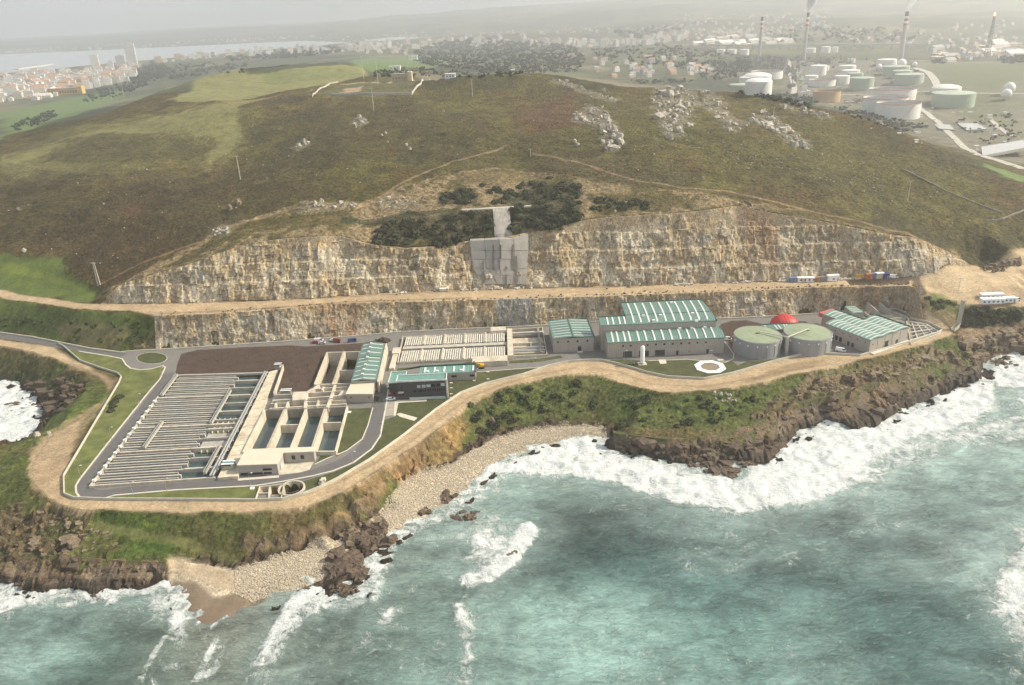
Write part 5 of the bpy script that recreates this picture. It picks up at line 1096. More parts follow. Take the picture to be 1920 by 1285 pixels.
# the big hall
t = empty('process_hall', (50.4, 376.4, 22.0), 'largest hall, two stepped green arched roofs with white skylight strips, grey walls and round vents', 'building')
YB = [376.3, 378.5, 381, 383.5, 386.6]; ZBh = [31.0, 31.8, 32.4, 32.8, 33.1]
MB().prism([(50.5, 376.6), (112.4, 376.6), (111.8, 386.5), (50.0, 386.5)], 22, 30.7).build('front_wall', M_['clad'], t)
MB().prism([(48.2, 386.5), (110.2, 386.5), (109.2, 394.5), (48.2, 394.5)], 22, 36.4).build('upper_wall', M_['clad'], t)
MB().prism([(62.4, 394.5), (109.2, 394.5), (107.2, 409.0), (62.6, 409.0)], 22, 36.5).build('rear_wall', M_['clad'], t)
arched(t, 50.2, 112.6, YB, ZBh, 'green')
YU = [386.2, 389, 392, 394.4]; ZU = [36.9, 37.7, 38.2, 38.4]; arched(t, 48.0, 62.4, YU, ZU, 'green')
YU2 = [386.2, 389, 392, 394.4, 398, 402, 406, 409.6]; ZU2 = [36.9, 37.8, 38.5, 39.0, 39.6, 40.0, 40.2, 40.3]
V = []; Fc = []
for i, (y, z) in enumerate(zip(YU2, ZU2)):
    xr = 110.2 - (y - 386.2) * .13; V += [(62.4, y, z), (xr, y, z), (62.4, y, z - .35), (xr, y, z - .35)]
for i in range(len(YU2) - 1):
    a, b = 4 * i, 4 * i + 4; Fc += [(a, a + 1, b + 1, b), (a + 2, b + 2, b + 3, a + 3), (a, b, b + 2, a + 2), (a + 1, a + 3, b + 3, b + 1)]
Fc += [(0, 2, 3, 1), (28, 29, 31, 30)]
MB().add(V, Fc).build('roof', M_['green'], t)
MB().box(110.0, 110.6, 386.2, 386.5, 36.4, 37.2).build('trim', M_['trim'], t); MB().bar((110.4, 386.3, 37.0), (107.3, 409.7, 40.45), .5, .6).build('trim', M_['trim'], t); MB().bar((62.3, 409.8, 40.4), (107.4, 409.8, 40.4), .4, .5).build('trim', M_['trim'], t); MB().bar((47.9, 394.6, 38.5), (62.4, 394.6, 38.5), .35, .5).build('trim', M_['trim'], t); MB().bar((112.7, 376.3, 31.1), (112.2, 386.5, 33.2), .4, .5).build('trim', M_['trim'], t); MB().bar((62.4, 394.4, 39.1), (109.2, 394.4, 39.15), .25, .15).build('trim', M_['trim'], t)
for p in (333, 380, 443, 490, 570, 638, 715, 797, 875, 955, 1035, 1110, 1190, 1270):
    x = at(p / 4.8 + 1080, 640, 31)[0]; rooflight(t, [(x, y, z) for y, z in zip([376.6] + YB[1:4] + [385.9], ZBh)], .85)
for p in (292, 342, 402, 450): x = at(p / 4.8 + 1080, 610, 37)[0]; rooflight(t, [(x, y, z) for y, z in zip([386.8] + YU[1:3] + [393.8], ZU)], .8)
for p in (525, 590, 665, 742, 822, 900, 977, 1055, 1132, 1208):
    x = at(p / 4.8 + 1080, 607, 37)[0]; rooflight(t, [(x - (y - 386) * .02, y, z) for y, z in zip([387.0] + YU2[1:7] + [408.2], ZU2)], .85)
for p, q in ((432, 548), (502, 545), (655, 537), (730, 533), (805, 529), (880, 525), (957, 521), (1030, 518), (1105, 514), (1180, 510)):
    x, _ = at(p / 4.8 + 1080, q / 4.8 + 540, 28.5); disc(t, x, 376.55, 28.6, .55)
for a, b in ((424, 508), (572, 662), (722, 810)): x0, x1 = at(a / 4.8 + 1080, 665, 24)[0], at(b / 4.8 + 1080, 665, 24)[0]; rect(t, x0, x1, 376.6, 22.1, 25.4, 'roller_door', 'roller')
for a, b in ((908, 930), (1188, 1212)): x0, x1 = at(a / 4.8 + 1080, 662, 24)[0], at(b / 4.8 + 1080, 662, 24)[0]; rect(t, x0, x1, 376.6, 22.1, 24.6, 'door', 'door')
x = at(1022 / 4.8 + 1080, 660, 24)[0]; rect(t, x - .6, x + .6, 376.6, 23.6, 24.2, 'wall_panel', 'redr')
for px, py in ((606, 243), (760, 237), (860, 150), (1050, 222), (700, 268), (1088, 262)):
    x, y = at(px / 4.8 + 1080, py / 4.8 + 540, 39.5); MB().box(x - .8, x + .8, y - .5, y + .5, float(np.interp(y, YU2, ZU2)) - .2, float(np.interp(y, YU2, ZU2)) + .9).build('roof_vent', M_['white'], t)
for px in (935, 1045, 1168): x = at(px / 4.8 + 1080, 618, 33)[0]; MB().box(x - .8, x + .8, 385.2, 386.2, 32.6, 33.9).build('roof_vent', M_['white'], t)
for k in range(1, 12):
    x = 50.5 + k * 61.9 / 12; MB().box(x - .06, x + .06, 376.52, 376.6, 22, 30.6).build('wall_joint', M_['beige'], t)
# middle hall
t = empty('gabled_hall', (22.2, 386.2, 22.0), 'grey hall with shallow green gabled roof striped by crosswise skylights, next to the largest hall', 'building')
MB().prism([(22.4, 386.4), (44.2, 386.4), (43.6, 411.8), (21.6, 411.8)], 22, 30.3).build('walls', M_['clad'], t)
for s_, (xa, xb) in enumerate(((22.1, 33.1), (33.1, 44.5))):
    za, zb_ = (30.5, 31.3) if s_ == 0 else (31.3, 30.5)
    MB().add([(xa, 386.1, za), (xb, 386.1, zb_), (xb - .9, 412.4, zb_), (xa - .9, 412.4, za), (xa, 386.1, za - .3), (xb, 386.1, zb_ - .3), (xb - .9, 412.4, zb_ - .3), (xa - .9, 412.4, za - .3)], [(0, 1, 2, 3), (7, 6, 5, 4), (0, 4, 5, 1), (1, 5, 6, 2), (2, 6, 7, 3), (3, 7, 4, 0)]).build('roof', M_['greeny'], t)
    for k in range(7):
        y = 388.0 + k * 3.65; rooflight(t, [(xa + .8 - (y - 386) * .035, y, za + (.05 if s_ == 0 else -.05)), (xb - .7 - (y - 386) * .035, y, zb_ + (-.05 if s_ == 0 else .05))], .6)
MB().bar((33.1, 386.0, 31.35), (32.2, 412.4, 31.35), .35, .15).build('ridge_cap', M_['trim'], t); MB().bar((21.0, 412.5, 30.7), (43.8, 412.5, 30.7), .4, .6).build('trim', M_['trim'], t); MB().bar((44.6, 386.2, 30.6), (43.8, 412.4, 30.6), .4, .6).build('trim', M_['trim'], t)
for px, py in ((1483, 355), (1564, 352), (1638, 348)): x = at(px / 4.2825 + 700, py / 4.2825 + 560, 28)[0]; disc(t, x, 386.35, 28.3, .5)
for px in (14, 105): x = at(px / 4.8 + 1080, 641, 28)[0]; disc(t, x, 386.35, 28.3, .55)
x = at(1655 / 4.2825 + 700, 655, 23)[0]; rect(t, x - .9, x + .9, 386.4, 22.1, 25.2, 'door', 'door'); MB().box(x - 1.4, x + 1.4, 384.6, 386.3, 22.05, 22.5).build('door_step', M_['kerb'], t)
# long green roof by the narrow basins
t = empty('pump_hall', (-78.0, 338.0, 22.0), 'long narrow hall with pale green striped roof and white side wall by the road', 'building')
def gq(a, b, z): A_, B_, C2, D_ = at(658, 715.5, 28.5), at(705, 712.5, 28.5), at(721, 644, 28.5), at(680.5, 645.5, 28.5); q = quad([A_, B_, C2, D_], a, b); return (q[0], q[1], z)
MB().prism([gq(*q, 0)[:2] for q in ((.02, .01), (.98, .01), (.98, .99), (.02, .99))], 22, 28.1).build('walls', M_['beige'], t)
for (b0, b1, dz) in ((0, .60, 0), (.60, 1.0, .25)):
    for s_, (a0, a1) in enumerate(((-.01, .47), (.47, 1.01))):
        z0_, z1_ = (28.4 + dz, 29.3 + dz) if s_ == 0 else (29.3 + dz, 28.4 + dz)
        P4 = [gq(a0, b0, z0_), gq(a1, b0, z1_), gq(a1, b1, z1_), gq(a0, b1, z0_)]
        MB().add(P4 + [(p[0], p[1], p[2] - .3) for p in P4], [(0, 1, 2, 3), (7, 6, 5, 4), (0, 4, 5, 1), (1, 5, 6, 2), (2, 6, 7, 3), (3, 7, 4, 0)]).build('roof', M_['greeny'], t)
for k, b in enumerate((.03, .12, .24, .36, .47, .56, .70, .83, .94)):
    dz = .25 if b > .6 else 0
    rooflight(t, [gq(.05, b, 28.5 + dz), gq(.45, b, 29.25 + dz)], .7); rooflight(t, [gq(.49, b, 29.25 + dz), gq(.95, b, 28.5 + dz)], .7)
    if k in (1, 2, 3, 5, 6, 7, 8): p = gq(.42, b, 29.4 + dz); MB().box(p[0] - .6, p[0] + .6, p[1] - .5, p[1] + .5, p[2] - .2, p[2] + .6).build('roof_vent', M_['white'], t)
MB().wall([gq(1.07, -.02, 0)[:2], gq(1.07, 1.02, 0)[:2]], 22, 28.0, .9).build('side_wall', M_['conc'], t)
# square concrete block in front of it
t = empty('pump_house', (-81.5, 338.3, 22.0), 'square white concrete block with flat roof standing before the long striped hall', 'building')
MB().prism([(-81.6, 338.4), (-68.6, 337.1), (-69.6, 348.5), (-81.0, 349.3)], 22, 26.6).build('walls', M_['clad2'], t); MB().prism([(-81.8, 338.2), (-68.4, 336.9), (-69.4, 348.8), (-81.2, 349.5)], 26.6, 27.0).build('roof', M_['roofc'], t); MB().prism([(-76.5, 347.5), (-69.3, 347.0), (-70.0, 355.0), (-77.0, 355.4)], 22, 26.2).build('rear_roof', M_['roofc'], t)
for x in (-79.4, -70.6): disc(t, x, 338.1 - (x + 81.6) * .1, 25.0, .35)
# front cream building with wing
t = empty('control_building', (-115.6, 276.8, 22.0), 'cream flat roofed building with dark slit windows and rear wing, nearest the sea', 'building')
MB().prism([(-115.6, 277.0), (-99.2, 276.6), (-98.9, 284.9), (-115.6, 285.2)], 22, 26.9).build('walls', M_['clad2'], t); MB().prism([(-115.8, 276.8), (-99.0, 276.4), (-98.7, 285.2), (-85.6, 285.0), (-85.5, 288.9), (-115.9, 289.4)], 26.9, 27.25).build('roof', M_['roofc'], t); MB().prism([(-115.6, 285.2), (-98.6, 285.4), (-86.0, 285.3), (-86.0, 288.6), (-115.6, 289.0)], 22, 26.9).build('wing_walls', M_['clad2'], t)
for a, b, z0_, z1_ in ((-114.9, -110.6, 22.5, 23.3), (-110.2, -105.8, 22.5, 23.3), (-105.3, -102.0, 22.5, 23.3), (-105.4, -101.7, 24.2, 25.1)): rect(t, a, b, 276.62, z0_, z1_)
for a, b in ((-95.6, -94.1), (-91.8, -90.3)): rect(t, a, b, 285.3, 23.6, 25.5)
MB().box(-98.95, -98.8, 279.5, 283.5, 22.2, 24.8).build('side_door', M_['pglass'], t)
# administration building
t = empty('office_building', (-56.8, 338.8, 22.0), 'charcoal two storey office with teal roof and white edging beside the parked cars', 'building')
MB().box(-56.6, -32.8, 339.0, 345.6, 22, 31.6).build('walls', M_['dark'], t); MB().box(-56.4, -33.0, 339.2, 345.4, 31.6, 31.75).build('roof', M_['teal'], t)
MB().wall([(-56.8, 338.9), (-32.7, 338.9), (-32.7, 345.7), (-56.8, 345.7)], 31.5, 32.3, .45, True).build('parapet', M_['trimw'], t)
MB().box(-33.0, -32.2, 338.8, 339.9, 22, 32.0).build('corner_pier', M_['kerb'], t); MB().box(-61.8, -54.2, 349.2 - 3.5, 357.8, 22, 28.0).build('side_block', M_['dark'], t); MB().box(-61.6, -54.4, 346, 357.6, 28.0, 28.15).build('side_roof', M_['teal'], t); MB().wall([(-61.9, 345.7), (-54.1, 345.7), (-54.1, 357.9), (-61.9, 357.9)], 27.9, 28.6, .4, True).build('parapet', M_['trimw'], t)
wx0 = lambda p: float(at(p / 10.667 + 720, 725, 28)[0]); wz = lambda q: float(np.interp(q, [445, 850], [31.4, 22.6]))
for a, b, c, d_, m in ((670, 735, 535, 600, 'pglass'), (765, 838, 530, 598, 'pglass'), (858, 940, 525, 590, 'pglass'), (945, 1030, 520, 582, 'glass'), (1060, 1130, 512, 575, 'glass'), (1140, 1220, 505, 575, 'pglass'), (340, 380, 560, 650, 'glass'), (305, 340, 715, 785, 'glass'), (355, 395, 712, 782, 'glass')):
    rect(t, wx0(a), wx0(b), 338.98, wz(d_), wz(c), 'window', m)
for k, a in enumerate((590, 622, 690, 730, 772, 810, 872, 915, 965, 1010, 1060, 1100, 1145, 1195)): rect(t, wx0(a), wx0(a + 26), 338.98, wz(712 - k * 1.5), wz(650 - k * 1.5), 'window', 'glass')
MB().box(wx0(290), wx0(398), 338.2, 338.95, wz(700), wz(672)).build('door_canopy', M_['kerb'], t); MB().box(-51, -33.5, 337.2, 337.3, 22.6, 23.9).build('balustrade', M_['pglass'], t)
t = empty('annex_building', (-48.0, 357.6, 22.0), 'low grey annex with teal roof and six white skylights behind the charcoal office', 'building')
MB().box(-48.2, -19.4, 357.4, 366.0, 22, 26.4).build('walls', M_['clad2'], t); MB().box(-48.0, -19.6, 357.6, 365.8, 26.4, 26.6).build('roof', M_['teal'], t); MB().wall([(-48.4, 366.2), (-19.2, 366.2), (-19.2, 357.2)], 26.2, 27.3, .35).build('parapet', M_['trim'], t)
for k in range(6): x = -45.2 + k * 4.95; MB().box(x - .45, x + .45, 358.3, 364.6, 26.6, 26.95).build('skylight', M_['sky'], t)
for x in (-43.6, -38.7, -26.6): MB().box(x - .6, x + .6, 358.6, 359.8, 26.6, 27.4).build('roof_vent', M_['white'], t)
for a, b in ((-31.6, -28.9), (-22.3, -19.9)): rect(t, a, b, 357.4, 24.0, 25.1)
# covered basins
t = empty('covered_basin', (-61.5, 380.0, 22.0), 'twin rows of white basin covers set side by side behind the office annex', 'basin')
MB().wall([(-61.8, 380.6), (-2.6, 380.8), (-2.2, 416.2), (-63.0, 415.6)], 19.5, 23.3, .6, True).build('outer_wall', M_['conc'], t); MB().box(-61.4, -3, 381, 415.4, 20.1, 20.3).build('basin_floor', M_['dry'], t)
MB().box(-61.3, -3, 395.4, 398.8, 20.3, 20.8).build('channel_water', M_['bwater'], t); MB().box(-61.3, -3, 398.8, 402.4, 20.3, 22.9).build('walkway', M_['conc2'], t); MB().box(-61.3, -3, 395.0, 395.4, 20.3, 23.2).build('channel_wall', M_['conc'], t)
first = {}
for row, (y0_, y1_) in enumerate(((381.3, 394.9), (402.6, 414.9))):
    for bay in range(5):
        for k in range(9):
            x = -60.8 + bay * 11.55 + k * 1.22
            if row not in first:
                o = MB().prism([(0, 0), (.80, 0), (.80, y1_ - y0_), (0, y1_ - y0_)], 0, .28).build('cover_panel', M_['cover'], None); first[row] = o; o.parent = t
            else: o = first[row].copy(); COL.objects.link(o)
            o.location = (x + 61.5, y0_ - 380.0, .95 + .12 * ((k * 7 + bay) % 3))
        x = -60.8 + bay * 11.55 - .45
        if bay: MB().box(x - .45, x + .35, y0_ - .3, y1_ + .6, 20.3, 23.9).build('divider_wall', M_['conc'], t)
MB().box(-8.2, -3.2, 381.0, 416.5, 22.6, 24.1).build('service_deck', M_['conc'], t) if False else MB().box(-2.6, 0.4, 380.5, 418.5, 21.5, 24.3).build('service_deck', M_['conc'], t)
MB().box(-21.5, -2.8, 372.6, 379.6, 22, 25.0).build('valve_chamber', M_['conc'], t); MB().box(-12, -3.2, 414.5, 420.0, 22, 25.0).build('valve_chamber', M_['conc'], t)
MB().box(-66.3, -62.3, 391, 399, 22, 24.0).build('inlet_channel', M_['conc'], t); MB().box(-65.5, -62.8, 372.5, 390.5, 22, 23.6).build('inlet_channel', M_['conc'], t)
t = empty('aeration_basin', (-2.0, 381.0, 22.0), 'open basins of brown foamy water between the white covers and the gabled hall', 'basin')
MB().wall([(-1.4, 382), (18.6, 382), (18.0, 420.2), (-1.0, 419.2)], 18.8, 23.4, .6, True).build('outer_wall', M_['conc'], t)
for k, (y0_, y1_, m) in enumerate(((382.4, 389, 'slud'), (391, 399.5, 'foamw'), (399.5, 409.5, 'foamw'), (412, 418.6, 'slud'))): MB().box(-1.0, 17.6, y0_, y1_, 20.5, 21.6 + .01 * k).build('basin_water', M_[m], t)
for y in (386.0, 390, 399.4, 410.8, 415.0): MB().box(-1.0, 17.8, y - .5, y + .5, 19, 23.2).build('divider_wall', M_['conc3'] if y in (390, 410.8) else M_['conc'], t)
for y in (387.0, 391.2, 412.0): MB().tube((-1, y, 23.7), (17.8, y, 23.7), .5).build('air_pipe', M_['steel'], t)
MB().box(10, 11, 391, 399, 21.7, 23.0).build('cross_wall', M_['conc3'], t); MB().box(14.8, 16.0, 384, 419, 23.3, 24.2).build('pipe_bridge', M_['conc3'], t)
# digesters
def digester(c, label):
    t = empty('digester_tank', (c[0], c[1], 22.0), label, 'tank', 'twin round sludge tanks with pale green roofs')
    r = 12.3; MB().lathe(c, [(r + .15, 22), (r + .15, 22.6), (r, 22.6), (r, 30.4), (r + .15, 30.4), (r + .15, 30.8), (r - .4, 30.85)], 64).build('tank_wall', M_['tankg'], t, False)
    MB().lathe(c, [(r - .4, 30.86), (r * .6, 31.3), (r * .25, 31.6), (.01, 31.65)], 64).build('roof', M_['tankr'], t, True)
    MB().lathe(c, [(r - .3, 30.9), (r - .3, 31.1), (r - .15, 31.1), (r - .15, 30.86)], 64).build('roof_rim', M_['tankg'], t)
    for k in range(16):
        a = 2 * math.pi * k / 16 + .1; ca, sa = math.cos(a), math.sin(a)
        MB().bar((c[0] + ca * (r + .1), c[1] + sa * (r + .1), 22.2), (c[0] + ca * (r + .1), c[1] + sa * (r + .1), 28.6), .16, .16).build('downpipe', M_['lau'], t)
        MB().bar((c[0] + ca * (r + .2), c[1] + sa * (r + .2), 28.6), (c[0] + ca * (r + .2), c[1] + sa * (r + .2), 29.2), .5, .5).build('wall_lamp', M_['white'], t)
    for k in range(-10, 11):
        a = -1.57 + k * .15
    MB().lathe(c, [(.9, 31.6), (.9, 32.3), (.01, 32.35)], 12).build('centre_hatch', M_['tankr'], t)
    return t
digester((130.6, 378.6), 'left of the two round grey tanks with pale green roofs'); digester((157.4, 379.2), 'right of the two round grey tanks with pale green roofs, nearer the square hall')
t = empty('roof_pipe', (144.0, 372.0, 31.0), 'bent cream pipe walkway joining the two round tank roofs', 'pipe')
a0, am, a1 = (131.2, 378.8, 32.4), (143.6, 370.6, 32.2), (157.5, 379.2, 32.6)
for a, b in ((a0, am), (am, a1)): MB().tube(a, b, .34, n=8).build('pipe', M_['kerb'], t); MB().bar((a[0], a[1], a[2] + .9), (b[0], b[1], b[2] + .9), .09).build('handrail', M_['steel'], t)
MB().box(142.8, 144.4, 369.9, 371.4, 22, 32.0).build('support_tower', M_['steel'], t)
t = empty('tank_service_building', (139.0, 392.0, 22.0), 'small green roofed building tucked between the two round tanks', 'building')
p = [at(1427, 609.5, 28), at(1497, 606, 28)]; MB().box(p[0][0], p[1][0], 391.0, p[0][1], 22, 27.6).build('walls', M_['clad2'], t); MB().box(p[0][0] - .3, p[1][0] + .3, 390.6, p[0][1] + .3, 27.6, 27.95).build('roof', M_['green'], t); MB().box(p[0][0] - .3, p[1][0] + .3, p[0][1] + .1, p[0][1] + .5, 27.96, 28.4).build('trim', M_['trim'], t)
for px in (700, 840, 890, 970, 1010, 1135): x = at(px / 7.385 + 1340, 612, 28)[0]; MB().box(x - .35, x + .35, 391.4, p[0][1] - 1, 27.95, 28.15).build('skylight', M_['sky'], t)
# red gas holder dome
gc = (155.3, 408.0); t = empty('gas_holder', (gc[0], gc[1], 22.0), 'bright red ribbed dome behind the round tanks', 'gas holder')
MB().lathe(gc, [(8.2, 22), (8.2, 23.0), (8.0, 23.0)], 40).build('ring_base', M_['conc'], t); MB().lathe(gc, [(7.9 * math.cos(a), 23.0 + 6.2 * math.sin(a)) for a in np.linspace(0, 1.565, 10)], 48).build('membrane', M_['red'], t, True)
for k in range(8):
    off = -6 + k * 1.7; V = []
    for a in np.linspace(-1, 1, 13):
        xx = off; w_ = math.sqrt(max(7.9 ** 2 - xx * xx, .1)); yv = a * w_; rr_ = min(math.hypot(xx, yv) / 7.9, .999); V.append((gc[0] + xx + yv * .5 * .0, gc[1] + yv, 23.05 + 6.2 * math.sqrt(1 - rr_ ** 2)))
    mb = MB()
    for a, b in zip(V[:-1], V[1:]): mb.bar(a, b, .14, .14)
    mb.build('membrane_seam', mat('dark_red_seam', (.25, .03, .03), .6), t) if k == 0 else mb.build('membrane_seam', bpy.data.materials['dark_red_seam'], t)
# right hall, turned
A3 = np.array([185.6, 366.9]); u3 = np.array([.877, .48]); v3 = np.array([-.48, .877])
def L3(a, b): q = A3 + u3 * a + v3 * b; return (float(q[0]), float(q[1]))
t = empty('square_hall', (185.6, 366.9, 22.0), 'angled hall at the right end with wavy green roof and long skylight strips', 'building')
MB().prism([L3(.15, .15), L3(30.8, .15), L3(30.8, 20), L3(20, 20), L3(20, 28.6), L3(.15, 28.6)], 22, 29.6).build('walls', M_['clad2'], t); MB().prism([L3(9.2, 28.6), L3(20, 28.6), L3(20, 38.6), L3(9.2, 38.6)], 22, 29.6).build('rear_walls', M_['clad2'], t)
def wave(a): return 29.9 + .75 * abs(math.sin(a / 31 * math.pi * 3))
def waveroof(a0, a1, b0, b1):
    n = 24; V = []; Fc = []
    for i in range(n + 1):
        a = a0 + (a1 - a0) * i / n
        for b, dz in ((b0, 0), (b1, 0), (b0, -.4), (b1, -.4)): V.append((*L3(a, b), wave(a) + dz))
    for i in range(n): p_, q = 4 * i, 4 * i + 4; Fc += [(p_, p_ + 1, q + 1, q), (p_ + 2, q + 2, q + 3, p_ + 3), (p_, q, q + 2, p_ + 2), (p_ + 1, p_ + 3, q + 3, q + 1)]
    Fc += [(0, 2, 3, 1), (4 * n, 4 * n + 1, 4 * n + 3, 4 * n + 2)]
    return MB().add(V, Fc).build('roof', mat('pale_green_roof', (.17, .27, .22), .45, .1, .3, stain=.15) if 'pale_green_roof' not in bpy.data.materials else bpy.data.materials['pale_green_roof'], t)
waveroof(-.2, 31.2, -.2, 20.2); waveroof(-.2, 20.0, 20.2, 28.8); waveroof(9.0, 20.0, 28.8, 38.8)
for b in (.8, 3.4, 5.9, 8.3, 10.6, 13.2, 15.8, 18.6): rooflight(t, [(*L3(a, b), wave(a)) for a in np.linspace(.2, 30.6, 20)], .55)
for b in (21.4, 24.0, 26.6): rooflight(t, [(*L3(a, b), wave(a)) for a in np.linspace(.2, 19.4, 14)], .55)
for b in (30.6, 33.2, 36): rooflight(t, [(*L3(a, b), wave(a)) for a in np.linspace(9.6, 19.4, 8)], .55)
for a, b in (((31.2, 20.3), (20.0, 20.3)), ((20.1, 20.3), (20.1, 38.9)), ((31.3, -.3), (31.3, 20.3)) ): MB().bar((*L3(*a), 30.3), (*L3(*b), 30.3), .45, .7).build('trim', M_['trim'], t)
MB().prism([L3(9, 38.9), L3(20, 38.9), L3(20, 40.8), L3(9, 40.8)], 28.0, 30.3).build('red_roof_strip', M_['redr'], t)
def fface(a0, a1, z0_, z1_, nm, m):   # on the face that looks left of the camera
    P_ = [L3(.02, a0), L3(.02, a1), L3(.3, a1), L3(.3, a0)]; MB().prism(P_, z0_, z1_).build(nm, M_[m], t)
def rface(a0, a1, z0_, z1_, nm, m): P_ = [L3(a0, .02), L3(a1, .02), L3(a1, .3), L3(a0, .3)]; MB().prism(P_, z0_, z1_).build(nm, M_[m], t)
for a in (3, 8, 12.5, 17, 22): fface(a - .3, a + .3, 27.4, 28.0, 'vent', 'glass')
for a0, a1 in ((9.5, 10.9), (12.3, 13.6)): fface(a0, a1, 22.2, 24.6, 'door', 'door')
for a0 in (17.2, 19.8, 22.2, 24.6): fface(a0, a0 + 1.6, 22.8, 25.2, 'window', 'glass')
rface(12.6, 15.2, 22.4, 26.0, 'door', 'glass'); rface(21.5, 23.2, 22.3, 24.6, 'door', 'glass'); rface(2.2, 2.8, 26.5, 27.1, 'vent', 'glass')
for a in (6.2, 12.0, 18.0, 24.5): rface(a - .05, a + .05, 22, 29.4, 'wall_joint', 'beige')
MB().prism([L3(1, -2.2), L3(31, -2.2), L3(31, -.1), L3(1, -.1)], 22.05, 22.5).build('loading_step', M_['kerb'], t)
# small hall behind, concrete fins, filter beds
t = empty('small_hall', (193.3, 407.0, 22.0), 'small hall with four white roof strips against the rock face, behind the wavy roofed hall', 'building')
sh = [at(1599, 587.5, 29), at(1620, 585.5, 29), at(1603, 574, 29), at(1583.5, 575, 29)]
MB().prism([tuple(q) for q in sh], 22, 28.6).build('walls', M_['clad2'], t); MB().prism([tuple(q) for q in sh], 28.6, 29.0).build('roof', bpy.data.materials['pale_green_roof'], t)
for k in range(4): a = sh[0] + (sh[3] - sh[0]) * (.12 + k * .25); b = sh[1] + (sh[2] - sh[1]) * (.12 + k * .25); rooflight(t, [(*(a + (b - a) * .1), 29.0), (*(a + (b - a) * .9), 29.0)], .5)
for px, label in ((1634, 'left of the two tall concrete fins standing by the rock face behind the small hall'), (1657, 'right of the two tall concrete fins standing by the rock face behind the small hall')):
    b = at(px + 4, 590, 22); V = [(b[0] - 3, b[1] + 4, 22), (b[0] + 2.0, b[1] - 2, 22), (b[0] + 2.0, b[1] - 2, 24), (b[0] - 3, b[1] + 4, 28.5)]
    V += [(x + .5, y + .4, z) for x, y, z in V]; o = MB().add(V, [(0, 1, 2, 3), (7, 6, 5, 4), (0, 4, 5, 1), (1, 5, 6, 2), (2, 6, 7, 3), (3, 7, 4, 0)]).build('concrete_fin', M_['clad2']); meta(o, label, 'wall')
t = empty('storage_bay', (200.0, 405.0, 22.0), 'open concrete storage bays between the small hall and the far right corner of the works', 'bays')
for Pp in ([(1620, 586), (1664, 581), (1700, 594), (1704, 600)], [(1640, 595), (1676, 591)], [(1652, 600), (1690, 596)], [(1620, 586), (1646, 603)]): MB().wall([tuple(at(x, y, 23)) for x, y in Pp], 22.05, 23.4, .4).build('bay_wall', M_['conc'], t)
t = empty('filter_bed', tuple(map(float, at(1710, 640, 22))) + (22.0,), 'sunken dark filter channels edged with pale kerbs at the right corner of the works', 'basin')
FB = [at(1708, 645, 22.6), at(1763, 624, 22.6), at(1738, 608, 22.6), at(1700, 602, 22.6)]; fq = lambda a, b: tuple(quad(FB, a, b))
MB().prism([fq(0, 0), fq(1, 0), fq(1, 1), fq(0, 1)], 20.05, 20.3).build('bed_floor', M_['dry'], t); MB().wall([fq(0, 0), fq(1, 0), fq(1, 1), fq(0, 1)], 19.8, 22.6, .7, True).build('rim', M_['conc'], t)
for k in range(1, 6): MB().wall([fq(0, k / 6), fq(.96, k / 6)], 20, 22.4, 1.0 if k % 2 else .5).build('divider_wall', M_['conc2'], t)
for k in (1, 2, 3): MB().wall([fq(k * .27, 0.02), fq(k * .27, .98)], 20, 22.2, .6).build('cross_wall', M_['conc2'], t)
# oxygen silo, helipad-like slab, sump
s0_ = (67.4, 367.2); t = empty('storage_silo', (s0_[0], s0_[1], 22.0), 'tall slim white upright silo standing before the largest hall', 'silo')
MB().lathe(s0_, [(1.15, 23.0), (1.15, 31.3), (.95, 32.0), (.5, 32.4), (.01, 32.5)], 24).build('vessel', M_['white'], t, True); MB().box(s0_[0] - 2.2, s0_[0] + 2.2, s0_[1] - 1.8, s0_[1] + 1.8, 22.05, 22.3).build('plinth', M_['conc'], t)
for a in range(4): MB().bar((s0_[0] + .9 * math.cos(a * 1.57 + .78), s0_[1] + .9 * math.sin(a * 1.57 + .78), 22.3), (s0_[0] + .9 * math.cos(a * 1.57 + .78), s0_[1] + .9 * math.sin(a * 1.57 + .78), 23.1), .2).build('leg', M_['steel'], t)
for j, x in enumerate((-5.4, -4.2)): MB().lathe((s0_[0] + x, s0_[1] + .6), [(.4, 22.1), (.4, 25.0), (.01, 25.2)], 10).build('vaporiser', M_['steel'], t)
oc = (101.0, 359.8); t = empty('round_pad', (oc[0], oc[1], 22.0), 'white octagonal concrete ring around a brown gravel circle on the lawn', 'slab')
MB().lathe(oc, [(8.0, 22.05), (8.0, 22.4), (5.0, 22.42), (5.0, 22.1)], 8, .39).build('ring', M_['white'], t); MB().lathe(oc, [(5.0, 22.2), (.01, 22.24)], 8, .39).build('gravel_infill', mat('brown_gravel', (.23, .18, .12), .95, .3, 1.5, .1, 5), t); MB().box(oc[0] + 5.5, oc[0] + 8.5, oc[1] + 5.5, oc[1] + 7.5, 22.1, 22.9).build('inspection_box', M_['conc'], t)
sheet('pavement', [(1234, 675), (1248, 675), (1250, 682), (1238, 683)], 22.14, M_['kerb'])
t = empty('outfall_chamber', (float(SUMPC[0]), float(SUMPC[1]), 22.0), 'round sunken concrete chamber with small square pits beside the seaward road', 'chamber')
MB().lathe(SUMPC, [(5.4, 21.5), (5.4, 22.7), (4.7, 22.7), (4.7, 16.6)], 36).build('round_wall', M_['conc'], t); MB().lathe(SUMPC, [(4.7, 17.0), (.01, 17.02)], 24).build('dark_water', M_['bwater'], t)
